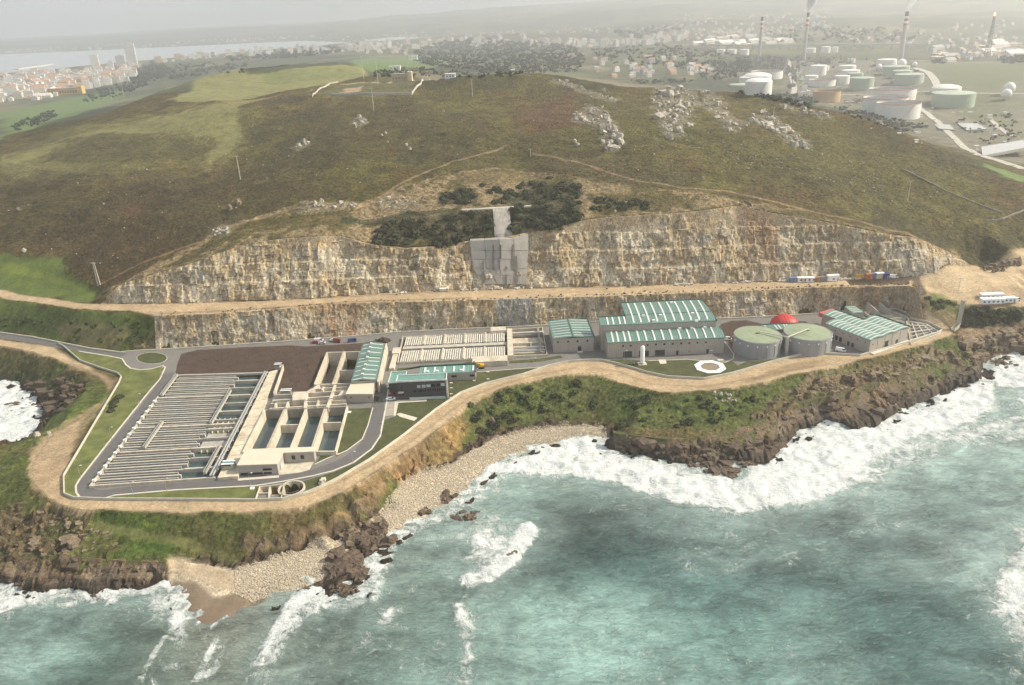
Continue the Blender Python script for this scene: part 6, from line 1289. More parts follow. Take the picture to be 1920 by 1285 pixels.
MB().wall([tuple(at(*q, 22.6)) for q in ((479, 936), (487, 913), (528, 908), (532, 913), (527, 934))], 18, 22.7, .6, True).build('pit_wall', M_['conc'], t); MB().wall([tuple(at(*q, 22.6)) for q in ((506, 912), (504, 934))], 18, 22.6, .8).build('pit_wall', M_['conc'], t); MB().wall([tuple(at(*q, 22.6)) for q in ((483, 925), (503, 924))], 18, 22.6, .5).build('pit_wall', M_['conc2'], t)
MB().prism([tuple(at(*q, 21.5)) for q in ((489, 927), (522, 927), (525, 915), (491, 914))], 18.5, 18.7).build('pit_floor', M_['dry'], t)
mb = MB()
for a in np.arange(3.6, 5.6, .25): mb.bar((SUMPC[0] + 5 * math.cos(a), SUMPC[1] + 5 * math.sin(a), 22.7), (SUMPC[0] + 5 * math.cos(a), SUMPC[1] + 5 * math.sin(a), 23.6), .08); mb.bar((SUMPC[0] + 5 * math.cos(a), SUMPC[1] + 5 * math.sin(a), 23.6), (SUMPC[0] + 5 * math.cos(a + .25), SUMPC[1] + 5 * math.sin(a + .25), 23.6), .08)
mb.build('guard_rail', M_['steel'], t)
c = at(603, 907, 22); t = empty('standpipe_chamber', (float(c[0]), float(c[1]), 22.0), 'small round concrete manhole tower on the grass by the seaward wall', 'manhole'); MB().lathe(c, [(1.3, 22), (1.3, 22.5), (.8, 22.5), (.7, 23.8), (.01, 23.9)], 14).build('shaft', M_['conc2'], t); MB().box(c[0] - .4, c[0] + 1.4, c[1] + .8, c[1] + 2.6, 22.1, 23.4).build('valve_box', M_['conc'], t)
for i, (px, py, lb) in enumerate(((655, 774, 'small square white hatch on the lawn beside the deep basins'), (473, 917, 'small white hatch cover on the seaward lawn strip'))):
    c = at(px, py, 22); o = MB().box(c[0] - .8, c[0] + .8, c[1] - .8, c[1] + .8, 22.0, 22.5).build('hatch_cover', M_['white']); meta(o, lb, 'hatch')
# lamp posts
def lamp(px, py, label=None):
    c = at(px, py, 22); t = empty('street_lamp', (float(c[0]), float(c[1]), 22.0), label, 'street lamp', 'lamp posts along the works roads'); x, y = c
    MB().tube((x, y, 22), (x, y, 28), .11, .07, 6).build('post', M_['steel'], t); MB().bar((x, y, 28), (x + 1.4, y, 28.3), .1).build('arm', M_['steel'], t); MB().box(x + 1.0, x + 1.8, y - .15, y + .15, 28.25, 28.4).build('lamp_head', M_['white'], t)
for px, py in ((305, 709), (262, 760), (210, 824), (152, 897), (250, 929), (313, 922), (470, 912), (662, 871), (714, 815), (722, 770), (1328, 678), (892, 712), (1000, 692), (430, 653), (560, 645), (838, 683), (1170, 678)):
    lamp(px, py, {305: 'lamp post at the sharp bend just below the roundabout', 1328: 'lamp post by the octagonal slab before the largest hall'}.get(px, 'slim grey lamp post beside a road of the works'))
for px, py in ((846, 719.5), (846, 729), (846, 740), (846, 747), (889, 715), (915, 699), (915, 712)):
    c = at(px, py, 22); o = MB().box(c[0] - .7, c[0] + .7, c[1] - .4, c[1] + .4, 22.05, 22.5).build('garden_slab', M_['kerb']); meta(o, 'small cream concrete block on the lawn right of the charcoal office', 'block', 'cream blocks on the lawn by the office')
# young trees on the left bank and shrubs by the road
# ------------------------------------------------------------------ vehicles and cabins
def carpaint(name, c): return mat(name, c, .3, .03, 1.0)
PAINT = {'white': carpaint('car_white', (.80, .80, .79)), 'red': carpaint('car_red', (.25, .03, .025)), 'blue': carpaint('car_blue', (.04, .06, .17)), 'silver': carpaint('car_silver', (.5, .5, .5)), 'yellow': carpaint('machine_yellow', (.62, .36, .04)), 'orange': carpaint('machine_orange', (.45, .15, .07)), 'cream': carpaint('cabin_cream', (.60, .55, .44)), 'cblue': carpaint('cabin_blue', (.13, .19, .33)), 'grey': carpaint('cabin_grey', (.22, .23, .24)), 'brown': carpaint('cabin_brown', (.33, .18, .10))}
def extrude_profile(prof, w, name, m, root, inset=0.0):
    n = len(prof); V = [(x, -w / 2, z) for x, z in prof] + [(x, w / 2, z) for x, z in prof]
    if inset: V = [(x, (y + (inset if y < 0 else -inset) * max(0, (z - .9)) / .6), z) for x, y, z in V]
    return MB().add(V, [tuple(range(n)), tuple(range(n, 2 * n))[::-1]] + [(i, n + i, n + (i + 1) % n, (i + 1) % n) for i in range(n)]).build(name, m, root)
def make_car(paint, van=False):
    t = empty('parked_van' if van else 'parked_car', (0, 0, 0)); LOCAL.add(t.name)
    if van:
        body = [(-2.6, .4), (2.5, .4), (2.6, 1.0), (2.35, 1.25), (1.7, 2.05), (1.4, 2.15), (-2.45, 2.15), (-2.6, 2.0)]; L_ = 2.6
        glass = [(1.66, 1.95), (2.2, 1.35), (.9, 1.35), (.9, 1.95)]
    else:
        body = [(-2.1, .35), (2.1, .35), (2.2, .7), (2.1, .92), (1.15, 1.0), (.5, 1.42), (-.9, 1.46), (-1.7, 1.05), (-2.15, .98), (-2.2, .6)]; L_ = 2.1
        glass = [(1.02, 1.02), (.46, 1.36), (-.86, 1.40), (-1.5, 1.06)]
    extrude_profile(body, 1.8, 'body', PAINT[paint], t, .22)
    extrude_profile(glass, 1.84 if not van else 1.66, 'side_window', M_['glass'], t, .22 if not van else 0)
    if van: extrude_profile([(2.32, 1.33), (1.75, 1.98), (1.8, 2.0), (2.38, 1.34)], 1.5, 'windscreen', M_['glass'], t)
    else: extrude_profile([(1.13, 1.03), (.53, 1.41), (.57, 1.44), (1.18, 1.05)], 1.5, 'windscreen', M_['glass'], t)
    for x in (-L_ * .62, L_ * .62):
        for y in (-.85, .85): w = MB().tube((x, y - .11, .33), (x, y + .11, .33), .33, n=12).build('wheel', M_['black'], t); MB().tube((x, y - .13, .33), (x, y + .13, .33), .18, n=8).build('rim', M_['steel'], w) if False else None
    for y in (-.6, .6): MB().box(L_ - .02 + (0 if van else .04), L_ + .06 + (0 if van else .04), y - .2, y + .2, .62, .8).build('headlight', M_['pglass'], t)
    return t
protos = {}
def place(kind, px, py, rz, label, group=None, z=None, cat=None):
    if kind not in protos:
        protos[kind] = make_car(kind.split('_')[0], kind.endswith('van')); o = protos[kind]
    else: o = copy_tree(protos[kind])
    x, y = at(px, py, 22.09 if z is None else z); o.location = (x, y, 22.09 if z is None else z); o.rotation_euler = (0, 0, math.radians(rz))
    return meta(o, label, cat or ('van' if kind.endswith('van') else 'car'), group)
G1 = 'vehicles parked on the back road of the works'
place('white_van', 598, 640.5, 2, 'white van parked on the back road, leftmost of the vehicles below the rock face', G1)
place('red_car', 592, 643.5, 4, 'dark red car parked in front of the white van on the back road', G1)
place('silver_car', 604, 645, 2, 'silver car parked lowest of the group beside the brown soil heap on the back road', G1)
place('white_car', 626, 640, -25, 'white car beside the red van in the middle of the back road', G1)
place('red_van', 633, 641.5, -25, 'red van parked in the middle of the back road', G1)
place('blue_van', 661, 641, 5, 'dark blue van parked on the back road by the long striped hall', G1)
place('white_van', 735, 727, 2, 'white van parked beside the charcoal office', 'vehicles at the office'); place('red_car', 736.5, 742, 5, 'dark red car parked between the van and the white car at the office', 'vehicles at the office'); place('white_car', 733.5, 750, 3, 'white car parked nearest the paved path at the office', 'vehicles at the office')
place('white_van', 1362, 638, -20, 'white van parked behind the right corner of the largest hall')
place('white_van', 1576, 659, -35, 'white van parked between the right round tank and the wavy roofed hall')
place('white_car', 1821, 556.5, 25, 'leftmost white car parked beside the white cabins on the upper terrace', 'cars by the white cabins', zb(1800)); place('silver_car', 1828, 557.5, 25, 'silver car parked between two white cars on the upper terrace', 'cars by the white cabins', zb(1800)); place('white_car', 1834.5, 554, 25, 'white car parked closest to the long white cabins on the upper terrace', 'cars by the white cabins', zb(1800))
place('white_van', 1904, 564.5, 0, 'white van at the right end of the long white cabins', None, zb(1800))
place('white_van', 1675, 521.5, -15, 'white truck cab at the right end of the row of containers', None, zb(1680), 'truck')
def container(px, py, L_, w, h, paint, label, z, rz=3, windows=0, cat='container', name='site_container', group='site containers along the upper bench'):
    x, y = at(px, py, z); t = empty(name, (float(x), float(y), z), label, cat, group, math.radians(rz)); LOCAL.add(t.name)
    MB().box(-L_ / 2, L_ / 2, -w / 2, w / 2, .15, h).build('body', PAINT[paint], t)
    MB().box(-L_ / 2 - .1, L_ / 2 + .1, -w / 2 - .1, w / 2 + .1, h, h + .14).build('roof', M_['white'] if paint in ('white', 'cream') else PAINT[paint], t)
    for a in (-1, 1): MB().box(a * (L_ / 2 - .3) - .12, a * (L_ / 2 - .3) + .12, -w / 2, w / 2, 0, .15).build('skid', M_['black'], t)
    for k in range(windows): x0 = -L_ / 2 + (k + .5) * L_ / windows; MB().box(x0 - .55, x0 + .55, -w / 2 - .05, -w / 2 + .02, 1.1, 2.0).build('window', M_['glass'], t)
    MB().box(L_ / 2 - 1.3, L_ / 2 - .5, -w / 2 - .06, -w / 2 + .02, .2, 2.1).build('door', M_['lau'], t)
    return t
ct = 1400; kx = 6.0
for (a, q, L_, h, pnt, w_, lb) in ((515, 232, 4.0, 2.7, 'cblue', 0, 'small blue container, leftmost of the containers on the bench'), (598, 232, 3.6, 2.8, 'white', 1, 'first white site cabin right of the blue container'), (645, 231, 3.6, 2.8, 'cream', 1, 'second cabin from the left in the white cabin row'), (692, 230, 3.6, 2.8, 'white', 1, 'third cabin from the left in the white cabin row'), (740, 229, 3.6, 2.8, 'white', 1, 'fourth cabin in the white cabin row beside the brown one'), (790, 228, 3.0, 2.8, 'brown', 0, 'brown cabin closing the white cabin row'), (855, 222, 4.6, 2.6, 'grey', 0, 'dark grey container between the brown cabin and the tall white cabin'), (965, 220, 7.0, 3.6, 'white', 1, 'tall white cabin in the middle of the container row'),
                                    (1280, 190, 6.0, 2.4, 'yellow', 0, 'long yellow container at the foot of the rock face'), (1370, 203, 3.6, 3.4, 'orange', 0, 'red and orange container next to the long yellow one'), (1425, 194, 2.8, 3.4, 'cblue', 0, 'slim blue container between the orange and cream ones'), (1490, 192, 4.6, 3.4, 'cream', 0, 'cream container left of the last dark blue one'), (1560, 194, 3.2, 3.2, 'blue', 0, 'dark blue container, last before the white truck')):
    container(ct + a / kx, 490 + q / kx, L_, 2.6, h, pnt, lb, zb(ct + a / kx), 3, w_)
for px, py, L_, lb in ((1858, 560, 12.5, 'rear one of the two long white cabins on the upper right terrace'), (1859, 569, 12.5, 'front one of the two long white cabins on the upper right terrace')): container(px, py, L_, 3.4, 3.0, 'white', lb, zb(1800), -2, 5, 'cabin', 'site_cabin', 'long white cabins')
container(1891, 566.5, 6.5, 3.0, 2.8, 'white', 'short white cabin with three windows right of the long white cabins', zb(1800), -2, 3, 'cabin', 'site_cabin', None)
container(833, 546, 5.2, 2.2, 1.8, 'cream', 'cream skip standing alone on the bench left of the grey shotcrete panel', zb(833), 2, 0, 'skip', 'waste_skip', None)
container(757, 550.5, 3.2, 1.6, .8, 'white', 'low white crate on the left part of the bench', zb(757), 2, 0, 'crate', 'storage_crate', None)
def digger(px, py, paint, rz, label, z):
    x, y = at(px, py, z); t = empty('excavator', (float(x), float(y), z), label, 'excavator', None, math.radians(rz)); LOCAL.add(t.name)
    for s_ in (-1, 1): MB().box(-1.8, 1.8, s_ * 1.1 - .3, s_ * 1.1 + .3, 0, .8).build('track', M_['black'], t)
    MB().box(-1.7, 1.3, -1.3, 1.3, .9, 2.0).build('body', PAINT[paint], t); c = MB().box(.2, 1.5, .1, 1.3, 2.0, 3.0).build('cab', PAINT[paint], t); MB().box(.3, 1.56, .16, 1.24, 2.2, 2.9).build('window', M_['glass'], c)
    MB().bar((1.2, -.4, 1.7), (3.6, -.4, 3.8), .4, .5).build('boom', PAINT[paint], t); MB().bar((3.6, -.4, 3.8), (5.0, -.4, 1.6), .3, .4).build('dipper_arm', PAINT[paint], t); MB().box(4.5, 5.4, -.9, .1, .7, 1.6).build('bucket', M_['lau'], t)
for px_, py_, k_, a_, lb_ in ((1345, 528.5, 'white_van', 20, 'white van on the upper bench, leftmost of the row before the blue container'), (1362, 528, 'silver_car', -15, 'silver car on the upper bench just right of the leftmost white van'), (1386, 527, 'white_car', 10, 'white car among stored material in the middle of the upper bench'), (1421, 525, 'white_van', 70, 'white van standing end on, second vehicle left of the blue container'), (1446, 526.5, 'silver_car', 0, 'silver car just left of the small blue container')): place(k_, px_, py_, a_, lb_, 'vehicles on the upper bench', zb(px_))
digger(1292, 531, 'orange', 10, 'red orange excavator standing on the bench above the largest hall', zb(1292)); digger(1602, 520, 'yellow', 160, 'yellow digger by the foot of the rock face left of the yellow container', zb(1600)); digger(902, 690, 'yellow', 180, 'yellow excavator standing behind the teal roofed annex', 22.09)
# litter of stored material along the bench: pallets, pipes, spoil
r_ = random.Random(3)
mb = MB()
for k in range(150):
    px = r_.choice([r_.uniform(1355, 1480), r_.uniform(860, 1000), r_.uniform(1575, 1610), r_.uniform(1270, 1300)]); z = zb(px); py = np.interp(px, [q[0] for q in BENCH_BACK], [q[1] for q in BENCH_BACK]) + r_.uniform(1.5, 5)
    x, y = at(px, py, z); a = r_.uniform(0, 3); l = r_.uniform(.8, 2.8); mb.bar((x, y, z + .25), (x + l * math.cos(a), y + l * math.sin(a), z + r_.uniform(.2, .7)), r_.uniform(.6, 1.8), r_.uniform(.5, 1.3))
o = mb.build('stored_material', mat('pale_stored_material', (.48, .44, .38), .8, .45, 1.2, stain=.6)); o['kind'] = 'stuff'

# ------------------------------------------------------------------ concrete on the rock faces
def shot(label, poly, zfun, m, name='shotcrete_panel', rows=None):
    """panels sprayed on the cut face; corners are photo points, depth follows the face"""
    pass
def facepoint(px, py, off=1.6):
    """point on the upper face seen at a photo point"""
    best = None
    for z in np.arange(36, 92, .25):
        w = at(px, py, z); by = np.interp(w[0], bbk[:, 0], bbk[:, 1]); bz = np.interp(w[0], bbk[:, 0], bbk[:, 2]); ty = np.interp(w[0], UPW[:, 0], UPW[:, 1]); tz = np.interp(w[0], UPW[:, 0], UPW[:, 2])
        yf = by + (ty - by) * np.clip((z - bz) / max(tz - bz, .1), -.1, 1.4) - off
        d = w[1] - yf
        if best is None or abs(d) < best[0]: best = (abs(d), (float(w[0]), float(yf), float(z)))
    return best[1]
SW = empty('shotcrete_wall', facepoint(940, 532), 'grey concrete slab wall with dark damp streaks in the middle of the upper rock face', 'wall')
rows_ = [(452, 470), (470.5, 486), (486.5, 503), (503.5, 516), (516.5, 533)]
lx = lambda y: np.interp(y, [452, 505, 533], [881, 887, 905]); rx_ = lambda y: np.interp(y, [437, 470, 505, 533], [991, 991, 988, 985])
mcc = mat('sprayed_concrete', (.335, .31, .27), .92, .14, .35, .12, 1.0, streak=True, stain=.45); mdk = mat('damp_streak', (.15, .13, .11), .85, .25, .6, streak=True)
for k, (ya, yb) in enumerate(rows_):
    n = 4 if k < 4 else 3
    for j in range(n):
        a0 = lx(yb) + (rx_(yb) - lx(yb)) * j / n + .3; a1 = lx(yb) + (rx_(yb) - lx(yb)) * (j + 1) / n - .3; b0 = lx(ya) + (rx_(ya) - lx(ya)) * j / n + .3; b1 = lx(ya) + (rx_(ya) - lx(ya)) * (j + 1) / n - .3
        yy0 = ya - (6 * j / n if k == 0 else 0); yy1 = ya - (6 * (j + 1) / n + (6 if j == n - 1 else 0) if k == 0 else 0); off = 3.6 + .12 * ((j + k) % 2) + (4 - k) * .0
        F4 = [facepoint(a0, yb, off), facepoint(a1, yb, off), facepoint(b1, yy1, off), facepoint(b0, yy0, off)]; B4 = [(x, y + 4.5, z) for x, y, z in F4]
        MB().add(F4 + B4, [(0, 1, 2, 3), (7, 6, 5, 4), (0, 4, 5, 1), (1, 5, 6, 2), (2, 6, 7, 3), (3, 7, 4, 0)]).build('concrete_slab', mcc, SW)
for px, y0_, y1_, w_ in ((925, 459, 506, 2.2), (939, 459, 486, 1.2), (963, 459, 506, 2.6), (968, 480, 530, 3.2), (906, 490, 506, 1.5), (936, 488, 505, 1.2), (950, 500, 505, 2), (907, 508, 530, 2.2), (949, 516, 532, 1.6), (925, 486, 500, 1.2)):
    F4 = [facepoint(px - w_, y1_, 4.05), facepoint(px + w_, y1_, 4.05), facepoint(px + w_ * .6, y0_, 4.05), facepoint(px - w_ * .6, y0_, 4.05)]; B4 = [(x, y + .6, z) for x, y, z in F4]
    MB().add(F4 + B4, [(0, 1, 2, 3), (7, 6, 5, 4), (0, 4, 5, 1), (1, 5, 6, 2), (2, 6, 7, 3), (3, 7, 4, 0)]).build('damp_streak', mdk, SW)
# sprayed chute above
t = None
def groundpatch(name, poly, m, th, label, cat, n=8):
    """slab lying on the slope: four photo corners draped on the ground"""
    A_, B_, C2, D_ = [np.array(q, float) for q in poly]; V = []; k = n + 1
    for i in range(k):
        for j in range(k):
            a, b = i / n, j / n; p = (1 - a) * (1 - b) * A_ + a * (1 - b) * B_ + a * b * C2 + (1 - a) * b * D_
            h = hit(*p); V.append((h[0], h[1], h[2] + th))
    nv = len(V); V += [(x, y, z - th - 1.5) for x, y, z in V]; Fc = []
    for i in range(n):
        for j in range(n): q = i * k + j; Fc.append((q, q + k, q + k + 1, q + 1))
    for i in range(n):
        for q0, q1 in ((i * k, (i + 1) * k), (i * k + n, (i + 1) * k + n), (i, i + 1), (n * k + i, n * k + i + 1)): Fc.append((q0, q1, q1 + nv, q0 + nv))
    o = MB().add(V, Fc).build(name, m, None); return meta(o, label, cat)
groundpatch('concrete_chute', [(928, 449), (960, 445), (955, 392), (924, 393)], mcc, .7, 'pale sprayed concrete strip rising from the slab wall between dark bushes', 'chute')
groundpatch('concrete_ledge', [(866, 397), (996, 389), (996, 386.5), (866, 394)], M_['conc2'], .7, 'thin pale ledge across the top of the sprayed concrete strip', 'ledge')
def stairs(line, z0_, z1_, label, w=1.6, steps=26):
    (ax, ay), (bx_, by_) = line; A_ = np.array((*at(ax, ay, z0_), z0_)); B_ = np.array((*at(bx_, by_, z1_), z1_)); t = empty('stair_chute', tuple(map(float, A_)), label, 'steps')
    d = B_ - A_; u = np.array([d[1], -d[0]]); u = u / np.linalg.norm(u) * w / 2
    for k in range(steps):
        p = A_ + d * k / steps; q = A_ + d * (k + 1) / steps; MB().prism([(p[0] + u[0], p[1] + u[1]), (p[0] - u[0], p[1] - u[1]), (q[0] - u[0], q[1] - u[1]), (q[0] + u[0], q[1] + u[1])], p[2] - 1.5, p[2] + .9).build('step', M_['conc2'], t)
    for s_ in (-1, 1): MB().bar((A_[0] + s_ * u[0] * 1.2, A_[1] + s_ * u[1] * 1.2, A_[2] + 1.2), (B_[0] + s_ * u[0] * 1.2, B_[1] + s_ * u[1] * 1.2, B_[2] + 1.2), .35, .6).build('side_kerb', M_['conc'], t)
stairs([(1786, 621), (1797, 610)], 22, 24, 'short foot of the concrete stepped channel at the corner of the works', steps=5); stairs([(1797, 610), (1806, 566)], 24, 38.2, 'straight concrete stepped channel climbing the green bank at the right')
stairs([(1706, 582), (1728, 543)], 22.5, 38.5, 'steel and concrete steps climbing the right end of the lower rock face', 1.2)
# ------------------------------------------------------------------ poles
def pole(bx_, by_, tx, ty, label, th=.22, double=False, cross=True, m='steel'):
    b = hit(bx_, by_); d = ray(tx, ty); s_ = (d[:2] @ np.array(b[:2])) / (d[:2] @ d[:2]); zt = CAMZ + d[2] * s_; zt = max(zt, b[2] + 4); t = empty('power_pole', (float(b[0]), float(b[1]), b[2]), label, 'pole', 'power line poles on the hill')
    n = 2 if double else 1
    for k in range(n): dx = (k - .5) * 1.6 if double else 0; MB().tube((b[0] + dx, b[1], b[2] - 1), (b[0] + dx * .5, b[1], zt), th, th * .65, 7).build('post', M_['wood'] if m == 'wood' else M_['kerb'], t)
    if cross: MB().bar((b[0] - 1.5, b[1], zt - .6), (b[0] + 1.5, b[1], zt - .6), .18).build('cross_arm', M_['steel'], t)
    for k in (-1.2, 0, 1.2): MB().tube((b[0] + k, b[1], zt - .5), (b[0] + k, b[1], zt), .1, n=6).build('insulator', M_['white'], t)
pole(186, 535, 178, 492, 'tall double pole at the lower left end of the rock face', .34, True); pole(451, 337, 445, 292, 'pale pole standing on the dark heath, left of the scattered white rocks', .30); pole(701, 208, 697, 166, 'pale pole on the hill below the fortified farm building', .28); pole(886, 181, 884, 148, 'pale pole near the top of the hill', .28)
pole(682, 148, 679, 106, 'left of the three thin posts near the hilltop building', .3, cross=False); pole(709, 158, 707, 110, 'tall thin post between the other two by the hilltop building', .3, cross=False); pole(802, 150, 800, 128, 'short thin post right of the hilltop building', .3, cross=False)
pole(1702, 378, 1704, 338, 'faint pole on the right hill slope', .22); pole(1450, 221, 1451, 200, 'thin pole behind the right white outcrop', .2); pole(995, 293, 994, 279, 'thin short pole where the hill trail meets the gully', .18); pole(1797, 545, 1796, 520, 'lamp mast on the wide bare terrace at the right', .16); pole(1241, 165, 1241, 143, 'thin mast on the crest left of the white boulder', .2); pole(210, 187, 208, 170, 'left of the two masts on the far green slope', .4); pole(233, 182, 229, 158, 'right of the two masts on the far green slope', .4); pole(1017, 138, 1016, 110, 'lattice mast rising behind the crest of the hill', .5)
# ------------------------------------------------------------------ rocks
def ico(sub=1):
    t_ = (1 + 5 ** .5) / 2; V = [(-1, t_, 0), (1, t_, 0), (-1, -t_, 0), (1, -t_, 0), (0, -1, t_), (0, 1, t_), (0, -1, -t_), (0, 1, -t_), (t_, 0, -1), (t_, 0, 1), (-t_, 0, -1), (-t_, 0, 1)]
    Fc = [(0, 11, 5), (0, 5, 1), (0, 1, 7), (0, 7, 10), (0, 10, 11), (1, 5, 9), (5, 11, 4), (11, 10, 2), (10, 7, 6), (7, 1, 8), (3, 9, 4), (3, 4, 2), (3, 2, 6), (3, 6, 8), (3, 8, 9), (4, 9, 5), (2, 4, 11), (6, 2, 10), (8, 6, 7), (9, 8, 1)]
    V = [np.array(v, float) / np.linalg.norm(v) for v in V]
    for _ in range(sub):
        mid = {}; F2 = []
        def md(a, b):
            k = (min(a, b), max(a, b))
            if k not in mid: v = V[a] + V[b]; mid[k] = len(V); V.append(v / np.linalg.norm(v))
            return mid[k]
        for a, b, c in Fc: ab, bc, ca = md(a, b), md(b, c), md(c, a); F2 += [(a, ab, ca), (b, bc, ab), (c, ca, bc), (ab, bc, ca)]
        Fc = F2
    return np.array(V), np.array(Fc)
def chip():
    n = 3; V = []; idx = {}; Fc = []
    def vid(p):
        k = tuple(p)
        if k not in idx: idx[k] = len(V); V.append(np.array(p, float) - 1)
        return idx[k]
    for ax in range(3):
        for sd_ in (0, 2):
            for i in (0, 1):
                for j in (0, 1):
                    q = []
                    for a, b in ((i, j), (i + 1, j), (i + 1, j + 1), (i, j + 1)):
                        p = [0, 0, 0]; p[ax] = sd_; p[(ax + 1) % 3] = a; p[(ax + 2) % 3] = b; q.append(vid(p))
                    if sd_ == 0: q = q[::-1]
                    Fc += [(q[0], q[1], q[2]), (q[0], q[2], q[3])]
    V = np.array(V); V = V / (np.linalg.norm(V, axis=1, keepdims=True) ** .32) ; return V * .9, np.array(Fc)
CB, CF = chip()
I0, IF0 = ico(0); I1, IF1 = ico(1); I2_, IF2 = ico(2)
def scatter(name, P_, S_, mtl, base=(I1, IF1), jag=.3, flat=(.75, 1.0), sink=.25, seed=1, smooth=False, kind='stuff', tall=None, strike=None):
    g = np.random.default_rng(seed); n = len(P_); bv, bf = base; k = len(bv); S_ = np.asarray(S_)
    J = 1 + jag * (g.random((n, k, 1)) - .5) * 2; V = bv[None] * J
    sq = np.stack([g.uniform(*flat, n), g.uniform(*flat, n), (g.uniform(.5, .9, n) if tall is None else g.uniform(*tall, n))], 1)[:, None, :]
    a = g.uniform(0, 6.28, n) if strike is None else strike + .35 * g.normal(size=n); ca, sa = np.cos(a)[:, None], np.sin(a)[:, None]; V = V * sq * S_[:, None, None]
    X = V[..., 0] * ca - V[..., 1] * sa; Y = V[..., 0] * sa + V[..., 1] * ca
    V = np.stack([X, Y, V[..., 2]], -1) + np.asarray(P_)[:, None, :]; V[..., 2] += (S_ * (.5 - sink))[:, None]
    Fq = (bf[None] + (np.arange(n) * k)[:, None, None]).reshape(-1, 3)
    o = npmesh(name, V.reshape(-1, 3), Fq, mtl, smooth); 
    if kind: o['kind'] = kind
    return o
WR = mat('white_hill_rock', (.40, .365, .295), .92, .35, .6, .3, 1.5, stain=.55); DR = mat('dark_sea_rock', (.105, .075, .050), .85, .6, .35, .5, 1.0, stain=.6); TR = mat('tan_rock', (.19, .145, .095), .92, .45, .5, .4, 1.3, stain=.6); PB = mat('beach_pebble', (.42, .36, .27), .9, .4, 1.3, stain=.3)
def zh(x, y): return float(zat(x, y))
def spots(poly, n, g):
    P_ = np.array(poly, float); x0, y0 = P_.min(0); x1, y1 = P_.max(0); out = []
    while len(out) < n:
        q = g.uniform((x0, y0), (x1, y1), (n * 2, 2)); k = inpoly(q[:, 0], q[:, 1], P_); out += [tuple(v) for v in q[k]]
    return out[:n]
g_ = np.random.default_rng(11)
RB = {}
def cluster(name, H, S_, mtl, lb, sink, tall, long_=1.15):
    """a group of rocks as one thing; every block is a part"""
    c0 = np.mean(np.array(H), 0); t = empty(name, tuple(map(float, c0)), lb, 'rocks')
    if mtl.name not in RB:
        RB[mtl.name] = []
        for k in range(7):
            V = CB * (1 + .22 * (g_.random((len(CB), 1)) - .5) * 2) + g_.normal(size=CB.shape) * .09; me = bpy.data.meshes.new('rock'); me.from_pydata(V.tolist(), [], [tuple(map(int, f)) for f in CF]); me.materials.append(mtl); RB[mtl.name].append(me)
    for (x, y, z), s_ in zip(H, S_):
        o = bpy.data.objects.new('rock', RB[mtl.name][int(g_.integers(7))]); COL.objects.link(o); o.parent = t; h = s_ * g_.uniform(*tall)
        o.location = (x - c0[0], y - c0[1], z + h * sink - c0[2]); o.scale = (s_ * g_.uniform(.6, 1.0) * long_, s_ * g_.uniform(.6, 1.0), h); o.rotation_euler = (g_.normal() * .25, g_.normal() * .25, .5 + g_.normal() * .5)
    return t
for i, (lb, poly, n, (s0_, s1_)) in enumerate(OUT):
    q = spots(poly, n, g_); n = int(n * (.75 if i not in (8, 9) else .4)); q = q[:n]; H = [hit(*p) for p in q]; cluster('rock_outcrop', H, g_.uniform(s0_, s1_, n) * (g_.random(n) ** 1.6 * 1.35 + .25), WR if i not in (11, 12) else TR, lb, .0, (.7, 1.5))
solo = [(431, 393, 2.2, 'squat tan boulder left of the pointed one below the heath'), (447, 383, 2.6, 'tall pointed tan boulder on the left heath edge'), (46, 472, 1.6, 'white stone beside the green bank at the far left'), (716, 255, 1.2, 'upright white stone, left one of a pair on the open heath'), (723, 251, 1.2, 'upright white stone, right one of a pair on the open heath'), (727, 268, 1.2, 'slim white stone just below a pair of upright stones'), (762, 273, 1.4, 'slim white stone right of the pair, upper one of two'), (769, 281, 1.4, 'slim white stone, lower one of two near the middle of the heath'), (832, 210, 1.3, 'small white stone on the heath above the trail'), (1132, 171, 2.0, 'rounded white boulder standing alone on the crest'), (1078, 268, 1.8, 'white boulder left of the foot of the steep crag'), (1083, 273, 1.6, 'white boulder touching another at the foot of the steep crag'), (1540, 292, 1.3, 'bright white stone downhill of the long white ridge'), (1606, 105, .1, ''), (1594, 305, 1.1, 'small white stone alone on the right slope'), (1318, 335, .9, 'small white stone above the right trail'), (35, 395, 1.8, 'tan flat stone on the dark slope at the far left'), (925, 795, 0, ''), (942, 766, .0, ''), (1174, 382, 1.0, 'white stone on the heath terrace above the right rock face'), (1153, 398, 1.0, 'white stone at the edge of the right heath terrace'), (922, 791, 1.5, 'pale boulder stuck in the green cliff above the pebble beach'), (1085, 783, .7, ''), (186, 862, 1.4, ''), (150, 868, 1.8, ''), (70, 818, 1.8, 'white boulder on the rim of the left cove'), (92, 815, 1.2, 'tan boulder next to a white one on the rim of the left cove')]
for k, (px, py, s_, lb) in enumerate(solo):
    if s_ < .5 or not lb: continue
    x, y, z = hit(px, py); o = scatter('boulder', [(x, y, z)], [s_], WR if 'white' in lb else TR, (I2_, IF2), .16, (.7, .95), .2, 100 + k, kind=None, tall=(1.0, 1.5)); meta(o, lb, 'boulder')
